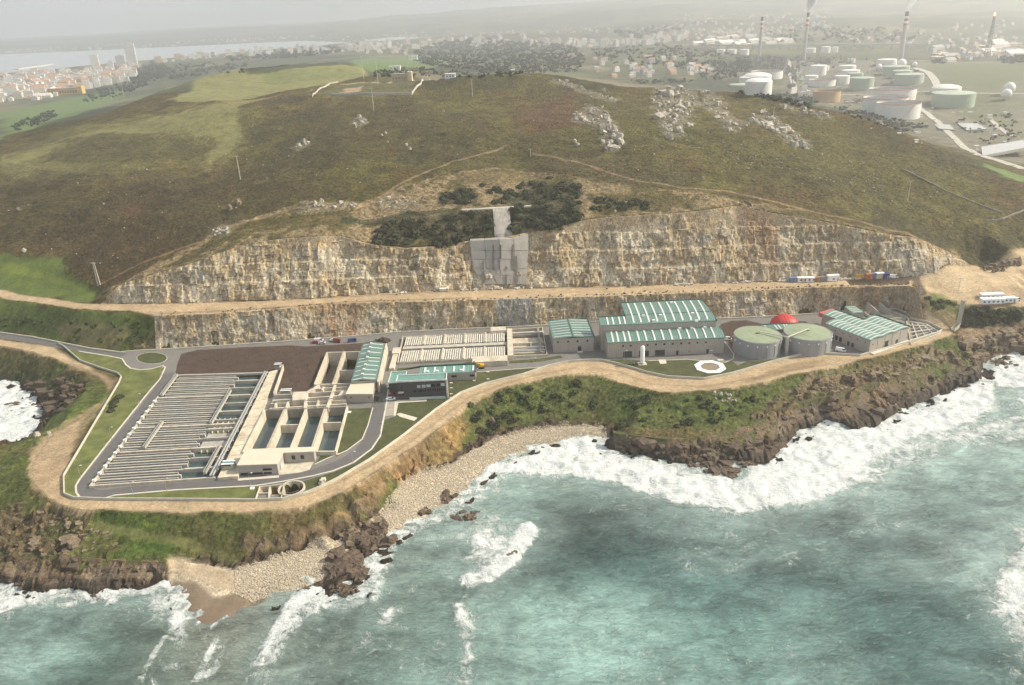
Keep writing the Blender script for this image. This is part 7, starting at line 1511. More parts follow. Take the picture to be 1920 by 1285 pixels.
# small loose stones on the heath
q = spots([(0, 330), (300, 300), (560, 230), (800, 200), (1000, 180), (1250, 180), (1500, 230), (1750, 330), (1900, 420), (1700, 420), (1400, 350), (1100, 320), (700, 340), (450, 420), (200, 500), (0, 460)], 170, g_); H = [hit(*p) for p in q]; scatter('loose_stones', H, g_.uniform(.25, .75, 170), WR, (I1, IF1), .3, (.6, 1), .2, 5)
q = spots([(1180, 240), (1420, 250), (1620, 300), (1700, 360), (1600, 360), (1350, 300), (1180, 290)], 120, g_); H = [hit(*p) for p in q]; scatter('loose_stones', H, g_.uniform(.25, .8, 120), WR, (I1, IF1), .3, (.6, 1), .2, 6)
# dark rocks in the surf
SR = [('largest dark rock stack standing off the pebble point', [(612, 1085), (620, 1055), (640, 1038), (672, 1060), (678, 1085), (640, 1095)], 34, (2.0, 3.6), 1.0), ('flat dark reef awash below the largest stack', [(608, 1105), (640, 1100), (676, 1108), (660, 1116), (620, 1114)], 22, (.8, 1.6), .3), ('jumble of dark boulders at the pebble point', [(650, 1010), (690, 985), (735, 985), (738, 1020), (700, 1035), (660, 1040)], 60, (1.2, 2.6), .8), ('dark rock at the edge of the pebbles, upper of two', [(820, 935), (838, 926), (855, 935), (840, 945), (822, 944)], 12, (1.2, 2.2), .6), ('small dark rock at the edge of the pebbles, lower of two', [(786, 962), (795, 953), (806, 960), (798, 968)], 8, (1.0, 1.6), .5), ('low reef in the wash right of the pebble beach', [(840, 965), (870, 955), (892, 960), (890, 975), (860, 975)], 24, (.7, 1.6), .2), ('rocky shelf in the surf below the headland', [(1280, 868), (1320, 862), (1370, 850), (1410, 850), (1415, 870), (1380, 895), (1330, 890), (1300, 880)], 70, (1.2, 2.6), .4), ('dark rocks scattered in the right hand cove', [(1852, 680), (1880, 672), (1915, 676), (1918, 690), (1870, 690)], 40, (.8, 1.9), .4), ('dark rock tip reaching into the sea below the left headland', [(160, 1105), (185, 1100), (195, 1118), (180, 1128), (168, 1118)], 20, (.8, 1.6), .3), ('dark ribs of rock in the left cove foam', [(10, 758), (50, 750), (75, 765), (50, 775), (15, 772)], 30, (.8, 1.8), .3), ('lone dark rock in the broken water beyond the beach', [(952, 1035), (962, 1028), (968, 1040), (960, 1050)], 8, (1.0, 2.0), .2)]
for i, (lb, poly, n, (s0_, s1_), zz) in enumerate(SR):
    q = spots(poly, n, g_); H = [(*at(px, py, ZS), 0) for px, py in q]; P_ = [(x, y, ZS + max(zh(x, y) - ZS, -1.0) * .6 + zz * g_.uniform(0, 1.5)) for x, y, _ in H]; cluster('sea_rock', P_, g_.uniform(s0_, s1_, n) * .9, DR, lb, -.1, (.5, .9), 1.6)
# blocks along the rocky shores
def shoreblocks(poly, n, s0_, s1_, mtl, seed, zmin=ZS - .5):
    q = spots(poly, int(n * .8), g_); P_ = []
    for p in q:
        x, y, z = hit(*p)
        if z > zmin: P_.append((x, y, z))
    scatter('shore_rocks', P_, g_.uniform(s0_, s1_, len(P_)) * (g_.random(len(P_)) ** 1.5 * 1.2 + .35), mtl, (CB, CF), .2, (.55, 1.5), .72, seed, tall=(.45, .9), strike=.45)
shoreblocks([(-10, 1045), (60, 1045), (150, 1048), (240, 1052), (318, 1055), (310, 1092), (240, 1090), (180, 1106), (80, 1104), (-10, 1088)], 80, .8, 2.2, DR, 70)
shoreblocks([(0, 930), (60, 955), (200, 990), (230, 1025), (150, 1045), (0, 1045)], 90, .6, 1.6, TR, 71)
shoreblocks([(1150, 825), (1250, 832), (1340, 825), (1400, 805), (1450, 780), (1560, 745), (1650, 722), (1740, 700), (1830, 690), (1810, 715), (1680, 768), (1600, 800), (1530, 785), (1470, 830), (1430, 866), (1290, 866), (1155, 848)], 170, .8, 2.4, DR, 72)
shoreblocks([(1480, 735), (1560, 712), (1650, 690), (1760, 660), (1800, 672), (1740, 692), (1640, 716), (1500, 750)], 150, .5, 1.6, TR, 73)
shoreblocks([(1800, 640), (1850, 625), (1920, 612), (1920, 652), (1850, 672), (1810, 672)], 160, .8, 2.6, TR, 74)
shoreblocks([(45, 720), (110, 705), (160, 722), (130, 760), (85, 790), (75, 755)], 160, .8, 2.4, DR, 75)
shoreblocks([(640, 1000), (700, 970), (740, 940), (700, 985), (650, 1020)], 50, .6, 1.6, TR, 76)
# pebbles
def pebbles(poly, n, s0_, s1_, seed, mtl=None):
    q = spots(poly, n, g_); W = np.array([at(px, py, ZS + 1.6) for px, py in q]); Zz = zat(W[:, 0], W[:, 1]); k = (Zz > ZS + .05) & (Zz < ZS + 5.5)
    P_ = np.stack([W[:, 0], W[:, 1], Zz], 1)[k]; scatter('beach_pebbles', P_, g_.uniform(s0_, s1_, len(P_)) * .72, mtl or PB, (I0, IF0), .25, (.7, 1.2), .3, seed)
pebbles([(1135, 800), (1060, 800), (990, 808), (930, 826), (882, 850), (850, 876), (790, 892), (752, 910), (740, 930), (700, 985), (750, 988), (800, 962), (835, 950), (870, 925), (905, 888), (960, 858), (1010, 834), (1080, 824), (1140, 820)], 13000, .22, .55, 80)
pebbles([(440, 1070), (500, 1052), (560, 1035), (640, 1012), (655, 1035), (600, 1085), (540, 1110), (480, 1128), (440, 1110)], 6500, .2, .5, 81)
pebbles([(540, 1108), (600, 1085), (650, 1060), (660, 1075), (600, 1098), (520, 1125)], 900, .2, .6, 82, DR)
# fallen stones at the foot of the faces and cliffs
P_ = []
for k in range(500):
    px = g_.uniform(300, 1720); up_ = g_.random() < .55; py = (np.interp(px, [q[0] for q in BENCH_BACK], [q[1] for q in BENCH_BACK]) + g_.exponential(1.3) + .8) if up_ else np.interp(px, [q[0] for q in WALL_TOP_L], [q[1] for q in WALL_TOP_L]) - g_.exponential(1.2) - 1
    z = zb(px); x, y = at(px, py, z); P_.append((x, y, z))
scatter('fallen_stones', P_, g_.uniform(.2, .8, len(P_)), TR, (I1, IF1), .3, (.6, 1), .2, 90)
# ------------------------------------------------------------------ gorse and trees
def leafmat(name, c): return mat(name, c, .95, .5, 1.2, .0)
BU = leafmat('dark_gorse', (.042, .046, .018)); BG = leafmat('green_shrub', (.050, .075, .018)); TRm = leafmat('far_tree', (.020, .030, .013))
def bushmesh(name, r, h, n, seed, mtl):
    g = np.random.default_rng(seed); th = g.uniform(0, 6.28, n); rr_ = np.sqrt(g.random(n)) * r; zz = h * (.15 + .8 * g.random(n)) * np.sqrt(np.clip(1 - (rr_ / r) ** 2, .05, 1)); C0 = np.stack([rr_ * np.cos(th), rr_ * np.sin(th), zz], 1)
    V = []; Fq = []
    for k in range(n):
        s_ = g.uniform(.18, .42) * r * .5; a = g.normal(size=3); a /= np.linalg.norm(a); b = np.cross(a, g.normal(size=3)); b /= np.linalg.norm(b); c = np.cross(a, b) * .6
        V += [C0[k] + (b + c) * s_, C0[k] + (b - c) * s_, C0[k] - (b + c) * s_, C0[k] - (b - c) * s_]; Fq.append((4 * k, 4 * k + 1, 4 * k + 2, 4 * k + 3))
    # a lumpy core so that the clump is dense
    m0 = len(V); V += [v * np.array([r * .8, r * .8, h * .75]) * (.8 + .35 * g.random()) for v in I1]
    me = bpy.data.meshes.new(name); me.from_pydata([tuple(v) for v in V], [], Fq + [tuple(int(i) + m0 for i in f) for f in IF1]); me.materials.append(mtl); return me
BM = [bushmesh('gorse_bush', 2.4, 2.2, 110, 5 + k, BU) for k in range(4)] + [bushmesh('green_shrub', 1.6, 1.5, 90, 15 + k, BG) for k in range(2)]
def bush(px, py, k, sc, group, label, cat='bush', name='gorse_bush'):
    x, y, z = hit(px, py); o = bpy.data.objects.new(name, BM[k]); COL.objects.link(o); o.location = (x, y, z - .2); s_ = sc * g_.uniform(.8, 1.2); o.scale = (s_ * g_.uniform(.8, 1.3), s_ * g_.uniform(.8, 1.3), s_ * g_.uniform(.8, 1.2)); o.rotation_euler = (0, 0, g_.uniform(0, 6)); meta(o, label, cat, group); return o
for poly, n, lb, sc in (([(695, 432), (745, 415), (800, 412), (795, 440), (760, 460), (700, 458)], 34, 'dark gorse bush in the thicket left of the slab wall', 1.25), ([(800, 445), (830, 400), (920, 395), (925, 440), (880, 450), (830, 470), (790, 500)], 36, 'dark gorse bush on the spoil slope left of the sprayed concrete strip', 1.3), ([(960, 395), (1000, 360), (1080, 350), (1092, 400), (1060, 430), (1020, 430), (985, 425), (962, 430)], 62, 'dark gorse bush in the thicket right of the sprayed concrete strip', 1.4), ([(825, 365), (850, 358), (892, 356), (895, 382), (830, 382)], 20, 'dark gorse bush in the thicket above the ledge', 1.2), ([(900, 345), (960, 352), (1040, 330), (1075, 345), (1000, 365), (930, 385)], 30, 'dark gorse bush on the stony slope above the ledge', 1.1), ([(1110, 370), (1215, 374), (1220, 392), (1110, 398)], 26, 'low gorse bush on the heath terrace above the right rock face', .9)):
    for p in spots(poly, int(n * 1.25), g_): bush(*p, int(g_.integers(0, 4)), sc * (.45 + .75 * g_.random()), 'gorse ' + lb.split('bush ')[1], lb)
for p in spots([(-20, 596), (100, 596), (160, 606), (240, 598), (290, 610), (270, 640), (160, 640), (0, 612)], 40, g_): bush(*p, int(g_.integers(4, 6)), 1.0, 'shrubs on the bank above the entrance road', 'green shrub on the bank above the entrance road', 'shrub', 'green_shrub')
for px, py in ((224, 746), (214, 757), (216, 753), (208, 772), (212, 764)): bush(px, py, 0, .95, 'small round trees on the left lawn', 'small dark round tree on the steep lawn left of the ribbed basin', 'tree', 'small_tree')
for px, py in ((706, 747), (707, 751)): bush(px, py, 4, .8, 'shrubs by the square white block', 'small yellowish shrub between the road and the square white block', 'shrub', 'green_shrub')
for p in spots([(880, 760), (960, 730), (1100, 715), (1130, 740), (1110, 780), (980, 790), (900, 820)], 70, g_): bush(*p, int(g_.integers(3, 6)), .9, 'shrubs on the cliff above the pebble beach', 'shrub clinging to the green cliff above the pebble beach', 'shrub', 'green_shrub')
for p in spots([(1150, 730), (1240, 745), (1350, 745), (1450, 728), (1400, 780), (1300, 800), (1160, 800)], 60, g_): bush(*p, int(g_.integers(3, 6)), .8, 'shrubs on the green headland', 'shrub on the green headland below the coast track', 'shrub', 'green_shrub')
for p in spots([(1800, 580), (1915, 584), (1915, 604), (1800, 612)], 40, g_): bush(*p, int(g_.integers(0, 5)), 1.1, 'shrubs on the dark bank at the right edge', 'dark shrub on the bank below the white cabins', 'shrub', 'green_shrub')
for p in spots([(1735, 555), (1790, 568), (1790, 585), (1745, 580)], 14, g_): bush(*p, 4, .9, 'shrubs beside the stepped channel', 'shrub on the green knoll left of the stepped channel', 'shrub', 'green_shrub')
# clods of turned soil
P_ = [(*at(px, py, 22.1), 22.1) for px, py in spots([(332, 688), (342, 666), (450, 654), (560, 650), (680, 644), (722, 644), (712, 656), (615, 658), (590, 718), (520, 735), (535, 690), (500, 697)], 600, g_)]
scatter('soil_clods', P_, g_.uniform(.15, .5, len(P_)) * .7, M_['soil'], (I0, IF0), .3, (.7, 1.2), .3, 91)
P_ = [(*at(720 + g_.normal() * 5.0, 639.5 + g_.normal() * 1.4, 22.1), 22.1) for k in range(120)]; scatter('soil_heap', P_, g_.uniform(.5, 1.4, 120), M_['soil'], (I1, IF1), .3, (.7, 1.2), .2, 92)
# ------------------------------------------------------------------ hilltop building
x, y, z = hit(752, 153); t = empty('stone_farmhouse', (x, y, z), 'square tan stone building with a small tower on top of the hill', 'building'); s_ = CAMZ
wv = y / F * 1.0
MB().box(x - 17 * wv, x + 12 * wv, y, y + 9, z - 2, z + 12 * wv).build('walls', mat('tan_stone_wall', (.42, .34, .23), .9, .15, .3, stain=.3), t); MB().box(x + 12.2 * wv, x + 20 * wv, y - 1, y + 8, z - 2, z + 16 * wv).build('tower', mat('cream_wall', (.60, .50, .32), .9, .1), t); MB().box(x - 17.5 * wv, x + 12.1 * wv, y - .3, y + 9.3, z + 12 * wv, z + 12.8 * wv).build('roof', M_['conc3'], t)
for k in range(5): MB().box(x - 14 * wv + k * 5.2 * wv, x - 12.6 * wv + k * 5.2 * wv, y - .1, y + .1, z + 4 * wv, z + 7 * wv).build('window', M_['glass'], t)
def drape(line, w, h, name, m, label, cat, step=4):
    W = densify([hit(*q)[:2] for q in line], step); o = MB().wall([tuple(q) for q in W], lambda a, b: zh(a, b) - .6, lambda a, b: zh(a, b) + h, w).build(name, m); return meta(o, label, cat)
drape([(586, 184), (600, 168), (618, 158), (634, 155)], .7, 1.6, 'stone_wall', M_['conc2'], 'grey stone wall climbing left of the hilltop compound', 'wall'); drape([(622, 178), (700, 178), (772, 178), (776, 172), (790, 158), (806, 150)], .8, 2.0, 'stone_wall', M_['conc2'], 'grey stone wall enclosing the front of the hilltop compound', 'wall')
drape([(1690, 318), (1740, 342), (1800, 370), (1880, 400)], .5, .8, 'stone_wall', M_['conc3'], 'low dry stone wall running down the right hill slope', 'wall')
drape([(1850, 415), (1880, 412), (1920, 395)], .5, .9, 'stone_wall', M_['conc3'], 'short dry stone wall near the right edge of the hill', 'wall')
for px, py, w, h, lb in ((844, 147, 18, 6, 'white van shaped hut on the crest left'), (775, 113, 15, 8, 'pale flat house on the green field behind the hill'), (1134, 115, 12, 5, 'white house in the valley behind the crest, right of the mast'), (740, 132, 20, 6, 'long white shed beyond the hilltop building'), (962, 138, 6, 5, 'small pale hut peeping over the crest')):
    x, y, z = hit(px, py); k = y / F; t = empty('farm_house', (x, y, z), lb, 'house'); MB().box(x - w / 2 * k, x + w / 2 * k, y, y + 10, z - 3, z + h * k).build('walls', M_['white'], t); MB().prism([(x - w / 2 * k - .5, y - .5), (x + w / 2 * k + .5, y - .5), (x + w / 2 * k + .5, y + 10.5), (x - w / 2 * k - .5, y + 10.5)], z + h * k, z + h * k + .8).build('roof', M_['roofc'], t)
    for j in range(3): MB().box(x + (j - 1) * w * .3 * k - .6, x + (j - 1) * w * .3 * k + .6, y - .15, y + .1, z + h * k * .35, z + h * k * .75).build('window', M_['glass'], t)
# ------------------------------------------------------------------ refinery
FM = {'w': mat('white_far_tank', (.72, .71, .66), .6, .08, .05, stain=.12), 'g': mat('pale_green_far_tank', (.36, .42, .33), .7, .08, .05, stain=.12), 'o': mat('ochre_far_tank', (.50, .33, .18), .7, .1, .05), 'd': mat('dark_tank_top', (.10, .095, .085), .8, .1, .05), 'r': mat('red_rim', (.45, .16, .11), .7), 's': mat('stack_concrete', (.42, .41, .38), .8, .1, .05), 'sr': mat('stack_red', (.42, .07, .05), .7), 'sw': mat('stack_white', (.75, .74, .70), .7), 'k': mat('stack_soot', (.05, .05, .05), .9)}
TK = [(1403, 160, 32, 12, 'w', 0), (1390, 167, 42, 4, 'g', 0), (1437, 152, 54, 13, 'w', 1), (1419, 161, 48, 14, 'w', 2), (1421, 180, 46, 23, 'w', 2), (1541, 165, 45, 11, 'w', 1), (1533, 144, 28, 18, 'w', 0), (1546, 134, 15, 8, 'w', 0), (1521, 153, 22, 9, 'w', 0), (1578, 160, 25, 15, 'w', 0), (1614, 172, 40, 22, 'g', 0), (1594, 148, 30, 13, 'w', 0), (1588, 136, 28, 10, 'w', 0), (1603, 152, 26, 12, 'g', 0), (1549, 194, 46, 18, 'o', 1), (1671, 194, 78, 20, 'w', 1), (1657, 216, 74, 26, 'w', 1), (1681, 228, 74, 28, 'w', 1), (1679, 143, 44, 14, 'g', 0), (1703, 161, 47, 17, 'g', 0), (1690, 148, 32, 12, 'g', 0), (1662, 127, 32, 12, 'w', 0), (1596, 119, 13, 7, 'w', 0), (1785, 204, 70, 23, 'g', 0), (1773, 178, 48, 9, 'w', 2), (1351, 102, 15, 7, 'w', 0), (1372, 103, 16, 8, 'w', 0), (1395, 105, 16, 10, 'w', 0), (1548, 101, 15, 11, 'w', 0), (1565, 99, 11, 9, 'w', 0), (1519, 101, 18, 8, 'w', 0)]
colname = {'w': 'white', 'g': 'pale green', 'o': 'ochre'}
def rank(i): return ('leftmost', 'second from the left', 'third from the left', 'fourth from the left', 'fifth from the left', 'sixth from the left', 'seventh from the left', 'eighth from the left', 'ninth from the left', 'tenth from the left', 'eleventh from the left', 'twelfth from the left', 'thirteenth from the left', 'fourteenth from the left', 'fifteenth from the left', 'sixteenth from the left', 'seventeenth from the left', 'eighteenth from the left', 'nineteenth from the left', 'twentieth from the left', 'second from the right', 'rightmost')[i]
special = {4: 'big white domed tank in front of the left tank group behind the crest', 14: 'only ochre storage tank, just beyond the hill slope', 17: 'nearest and largest white tank with red rim, frontmost of three', 16: 'large white tank half hidden behind the frontmost white tank', 15: 'large white tank with dark sunken roof, rearmost of the three big ones', 23: 'wide pale green tank farthest to the right', 24: 'low white domed tank just behind the wide green one'}
cnt = {}
order = sorted(range(len(TK)), key=lambda i: TK[i][0]); rk_ = {}
for i in order:
    c = TK[i][4]
    if i in special: continue
    rk_[i] = cnt.get(c, 0); cnt[c] = rk_[i] + 1
for i, (px, py, w, h, c, kind_) in enumerate(TK):
    x, y, z = hit(px, py - w * .10); k = y / F * 1.02; r = w / 2 * k; hh = max(h * k * .92, 5)
    lb = special.get(i) or '%s refinery storage tank, %s of the smaller %s ones' % (colname[c], rank(rk_[i]), colname[c])
    t = empty('storage_tank', (x, y, z), lb, 'storage tank', 'refinery storage tanks')
    MB().lathe((x, y), [(r, z - 3), (r, z + hh)] + ([(r - .6, z + hh), (r - .6, z + hh - 3)] if kind_ == 1 else []), 40).build('tank_wall', FM[c], t, False)
    if kind_ == 1: MB().lathe((x, y), [(r - .5, z + hh - 2.6), (.1, z + hh - 2.2)], 32).build('sunken_roof', FM['d'], t); MB().lathe((x, y), [(r + .1, z + hh - .3), (r + .5, z + hh), (r + .1, z + hh + .5)], 40).build('rim', FM['r'], t)
    elif kind_ == 2: MB().lathe((x, y), [(r, z + hh), (r * .8, z + hh + r * .12), (r * .4, z + hh + r * .2), (.1, z + hh + r * .22)], 32).build('dome_roof', FM[c], t, True)
    else: MB().lathe((x, y), [(r, z + hh), (.1, z + hh + r * .09)], 32).build('roof', FM[c], t)
    MB().bar((x - r * .3, y - r - .2, z), (x + r * .3, y - r - .2, z + hh), .8, .3).build('stair', M_['steel'], t)
for i, (px, py, w, lb) in enumerate(((1647, 133, 11, 'left white gas sphere of the front pair'), (1656, 134, 9, 'right white gas sphere of the front pair'), (1689, 130, 16, 'large white gas sphere behind the green tanks'), (1714, 127, 9, 'small white gas sphere by the pipe road'), (1890, 178, 20, 'big pale gas sphere at the far right'), (1885, 188, 18, 'pale gas sphere in front of the far right one'))):
    x, y, z = hit(px, py); r = w / 2 * y / F; t = empty('gas_sphere', (x, y, z), lb, 'gas sphere', 'refinery gas spheres'); zc = z + r * 1.2
    MB().lathe((x, y), [(max(r * math.cos(a), .05), zc + r * math.sin(a)) for a in np.linspace(-1.57, 1.57, 12)], 20).build('sphere', FM['w'], t, True)
    for a in range(6): MB().tube((x + r * .8 * math.cos(a), y + r * .8 * math.sin(a), z - 1), (x + r * .8 * math.cos(a), y + r * .8 * math.sin(a), zc - r * .4), .6, n=5).build('leg', M_['steel'], t)
def stack(px, py, tx, ty, r0, r1, lb, smoke=None):
    x, y, z = hit(px, py); d = ray(tx, ty); s_ = (d[:2] @ np.array([x, y])) / (d[:2] @ d[:2]); zt = CAMZ + d[2] * s_; H = zt - z
    t = empty('refinery_chimney', (x, y, z), lb, 'chimney'); rr_ = lambda f: r0 + (r1 - r0) * f
    for a, b, m, nm in ((0, .72, 's', 'shaft'), (.72, .76, 'sr', 'red_band'), (.76, .81, 'sw', 'white_band'), (.81, .86, 'sr', 'red_band'), (.86, .91, 'sw', 'white_band'), (.91, 1.0, 'k', 'soot_cap')):
        MB().tube((x, y, z + H * a - (3 if a == 0 else 0)), (x, y, z + H * b), rr_(a), rr_(b), 14).build(nm, FM[m], t)
    return x, y, zt
s1 = stack(1423, 112, 1427, 32, 4.2, 3.4, 'left refinery chimney with red and white top bands'); s2 = stack(1507, 112, 1513.5, 24, 5, 3.6, 'middle refinery chimney smoking strongly'); s3 = stack(1688, 113, 1699, 22, 6.5, 4.4, 'right refinery chimney, thick and grey with thin smoke')
x, y, z = hit(1850, 108); d = ray(1864, 30); s_ = (d[:2] @ np.array([x, y])) / (d[:2] @ d[:2]); zt = CAMZ + d[2] * s_
t = empty('flare_tower', (x, y, z), 'thin dark lattice flare tower with glowing tip at the far right', 'flare tower'); H = zt - z; n = 9; c4 = [(-1, -1), (1, -1), (1, 1), (-1, 1)]
for (a, b) in c4: MB().bar((x + a * 5, y + b * 5, z - 3), (x + a * 1.2, y + b * 1.2, zt), 1.1).build('leg', FM['k'], t)
mb = MB()
for i in range(n):
    f0, f1 = i / n, (i + 1) / n; w0, w1 = 5 - 3.8 * f0, 5 - 3.8 * f1
    for k in range(4):
        a, b = c4[k], c4[(k + 1) % 4]; mb.bar((x + a[0] * w0, y + a[1] * w0, z + H * f0), (x + b[0] * w1, y + b[1] * w1, z + H * f1), .7)
mb.build('lattice', FM['s'], t)
fm, fnt, fb = new_mat('flare_flame'); fb.inputs['Emission Color'].default_value = (1, .25, .08, 1); fb.inputs['Emission Strength'].default_value = 6
MB().lathe((x, y), [(1.0, zt), (2.4, zt + 2.5), (1.5, zt + 6), (.05, zt + 9)], 8).build('flame', fm, t, True)
# smoke plumes
def smoke(p, drift, lb, dens, r0, r1, L_):
    m = bpy.data.materials.new('smoke'); m.use_nodes = True; nt = m.node_tree; nt.nodes.clear(); o = nt.nodes.new('ShaderNodeOutputMaterial'); v = nt.nodes.new('ShaderNodeVolumePrincipled'); v.inputs['Color'].default_value = (.95, .96, 1, 1); v.inputs['Density'].default_value = dens; nt.links.new(v.outputs[0], o.inputs['Volume'])
    V = []; n = 14
    mbs = MB(); prof = []
    g = np.random.default_rng(4); X, Y, Zc = p
    for i in range(n):
        f = i / (n - 1); cx = X + drift * f * L_; cz = Zc + 2 + f * L_; r = r0 + (r1 - r0) * f
        if i == n - 1: r *= .45
        for k in range(12):
            a = 6.283 * k / 12; rr_ = r * (1 + .35 * (g.random() - .5)); V.append((cx + rr_ * math.cos(a), Y + rr_ * math.sin(a), cz + .3 * r * (g.random() - .5)))
    Fc = [(i * 12 + k, i * 12 + (k + 1) % 12, (i + 1) * 12 + (k + 1) % 12, (i + 1) * 12 + k) for i in range(n - 1) for k in range(12)] + [tuple(range(12))[::-1], tuple(range((n - 1) * 12, n * 12))]
    o_ = MB().add(V, Fc).build('smoke_plume', m, None, True); o_['kind'] = 'stuff'
smoke(s2, .25, '', .15, 5, 40, 100); smoke(s3, .3, '', .06, 5, 30, 90)
# process units, pipe racks
mp_ = MB(); gg = np.random.default_rng(8); um = mat('process_steel', (.20, .19, .17), .8, .3, .05, stain=.4)
def unit(poly, n, hmin, hmax, name, lb, m=um, cat='process unit'):
    q = spots(poly, n, gg); H = [hit(*p) for p in q]; t = empty(name, H[0], lb, cat)
    for (x, y, z) in H:
        k = y / F; h = gg.uniform(hmin, hmax) * k
        mb = MB()
        if gg.random() < .4: mb.tube((x, y, z - 2), (x, y, z + h * 1.6), .9 * k * gg.uniform(.4, 1), n=7)
        else: w = gg.uniform(1, 4) * k; mb.box(x - w, x + w, y, y + w * 1.5, z - 2, z + h)
        mb.build('vessel' if len(mb.v) > 8 else 'steel_frame', m, t)
    return t
unit([(1405, 112), (1475, 112), (1480, 145), (1440, 150), (1408, 140)], 70, 3, 12, 'process_unit', 'tangle of dark columns and frames at the foot of the left chimney'); unit([(1485, 110), (1560, 110), (1600, 118), (1590, 132), (1500, 130), (1485, 175), (1478, 170)], 90, 2, 8, 'process_unit', 'dense process plant between the left and middle chimneys'); unit([(1620, 112), (1720, 115), (1740, 140), (1720, 150), (1640, 125)], 60, 1, 5, 'process_unit', 'process plant around the foot of the right chimney')
unit([(1500, 118), (1740, 118), (1745, 170), (1640, 205), (1500, 190)], 130, 1, 3.5, 'process_unit', 'low pipes, pumps and sheds scattered between the refinery tanks', FM['s']); unit([(1600, 235), (1740, 190), (1900, 200), (1900, 300), (1760, 280)], 60, .8, 2.5, 'process_unit', 'low works buildings around the pale ponds at the right', FM['w'])
unit([(1490, 130), (1500, 130), (1520, 180), (1500, 185)], 40, 1, 4, 'pipe_rack', 'pale pipe rack beside the long refinery road', FM['w'], 'pipe rack')
def road(line, w, name, m, z=.6):
    W = densify([hit(*q)[:2] for q in line], 25); o = MB().wall([tuple(q) for q in W], lambda a, b: zh(a, b) - 1.5, lambda a, b: zh(a, b) + z, w).build(name, m); o['kind'] = 'structure'; return o
rm = mat('pale_far_road', (.42, .39, .33), .9, .15, .05)
road([(1478, 112), (1482, 140), (1490, 165), (1487, 178)], 10, 'refinery_road', rm); road([(1560, 178), (1660, 178), (1730, 172), (1800, 176), (1920, 176)], 9, 'refinery_road', rm); road([(1713, 128), (1740, 136), (1752, 150), (1762, 168)], 14, 'refinery_road', rm); road([(1855, 220), (1870, 238), (1890, 252), (1900, 256)], 6, 'refinery_road', rm); road([(1720, 196), (1790, 260), (1830, 290), (1920, 318)], 8, 'refinery_road', rm); road([(1500, 116), (1600, 115), (1740, 114)], 8, 'refinery_road', rm)
for i, (poly, lb) in enumerate((([(1795, 232), (1832, 232), (1850, 245), (1812, 247)], 'pale rectangular settling pond left of the curved dirt road'), ([(1752, 234), (1780, 236), (1790, 246), (1760, 245)], 'smaller pale pond next to the rectangular settling pond'), ([(1838, 285), (1925, 284), (1930, 296), (1842, 293)], 'long pale pond at the right edge'))):
    P_ = [hit(*q) for q in poly]; zz = max(p[2] for p in P_) + .5; o = MB().prism([p[:2] for p in P_], zz - 3, zz).build('settling_pond', mat('pale_pond', (.38, .37, .34), .2, .1, .05) if i == 0 else bpy.data.materials['pale_pond']); meta(o, lb, 'pond')
# viaduct behind the plant
V0, V1 = hit(1330, 94), hit(1725, 92); t = empty('viaduct', V0, 'long straight viaduct crossing behind the refinery', 'viaduct'); za = V0[2] + 14; zb_ = V1[2] + 14
MB().bar((V0[0], V0[1], za), (V1[0], V1[1], zb_), 9, 5).build('deck', FM['s'], t)
for k in range(24): f = k / 23; x = V0[0] + (V1[0] - V0[0]) * f; y = V0[1] + (V1[1] - V0[1]) * f; zq = za + (zb_ - za) * f; MB().box(x - 1.5, x + 1.5, y - 2, y + 2, min(zh(x, y) - 2, zq - 12), zq - 1).build('pier', FM['s'], t)
# ------------------------------------------------------------------ towns
def facade(name, c, c2):
    m, nt, b = new_mat(name); N = nt.nodes; L = nt.links; b.inputs['Roughness'].default_value = .85
    tcn = N.new('ShaderNodeTexCoord'); br = N.new('ShaderNodeTexBrick'); br.inputs['Color1'].default_value = (*c2, 1); br.inputs['Color2'].default_value = (*[v * .6 for v in c2], 1); br.inputs['Mortar'].default_value = (*c, 1); br.inputs['Scale'].default_value = 1.0; br.offset = 0; br.inputs['Mortar Size'].default_value = .9; br.inputs['Brick Width'].default_value = 3.4; br.inputs['Row Height'].default_value = 3.2; br.inputs['Bias'].default_value = 0
    g = N.new('ShaderNodeNewGeometry'); sp = N.new('ShaderNodeSeparateXYZ'); L.new(g.outputs['Position'], sp.inputs[0]); cb = N.new('ShaderNodeCombineXYZ'); ad = N.new('ShaderNodeMath'); L.new(sp.outputs[0], ad.inputs[0]); L.new(sp.outputs[1], ad.inputs[1]); L.new(ad.outputs[0], cb.inputs[0]); L.new(sp.outputs[2], cb.inputs[1]); L.new(cb.outputs[0], br.inputs['Vector']); L.new(br.outputs['Color'], b.inputs['Base Color']); return m
FA = [facade('far_facade', c, (.16, .16, .15)) for c in ((.74, .72, .67), (.66, .60, .50), (.58, .57, .54), (.62, .47, .30), (.72, .70, .68))]; RF = [mat('far_terracotta_roof', (.36, .225, .155), .9, .2, .1), mat('far_grey_roof', (.36, .35, .33), .9, .2, .1), mat('far_pale_roof', (.62, .60, .55), .9, .2, .1)]
hm_ = []
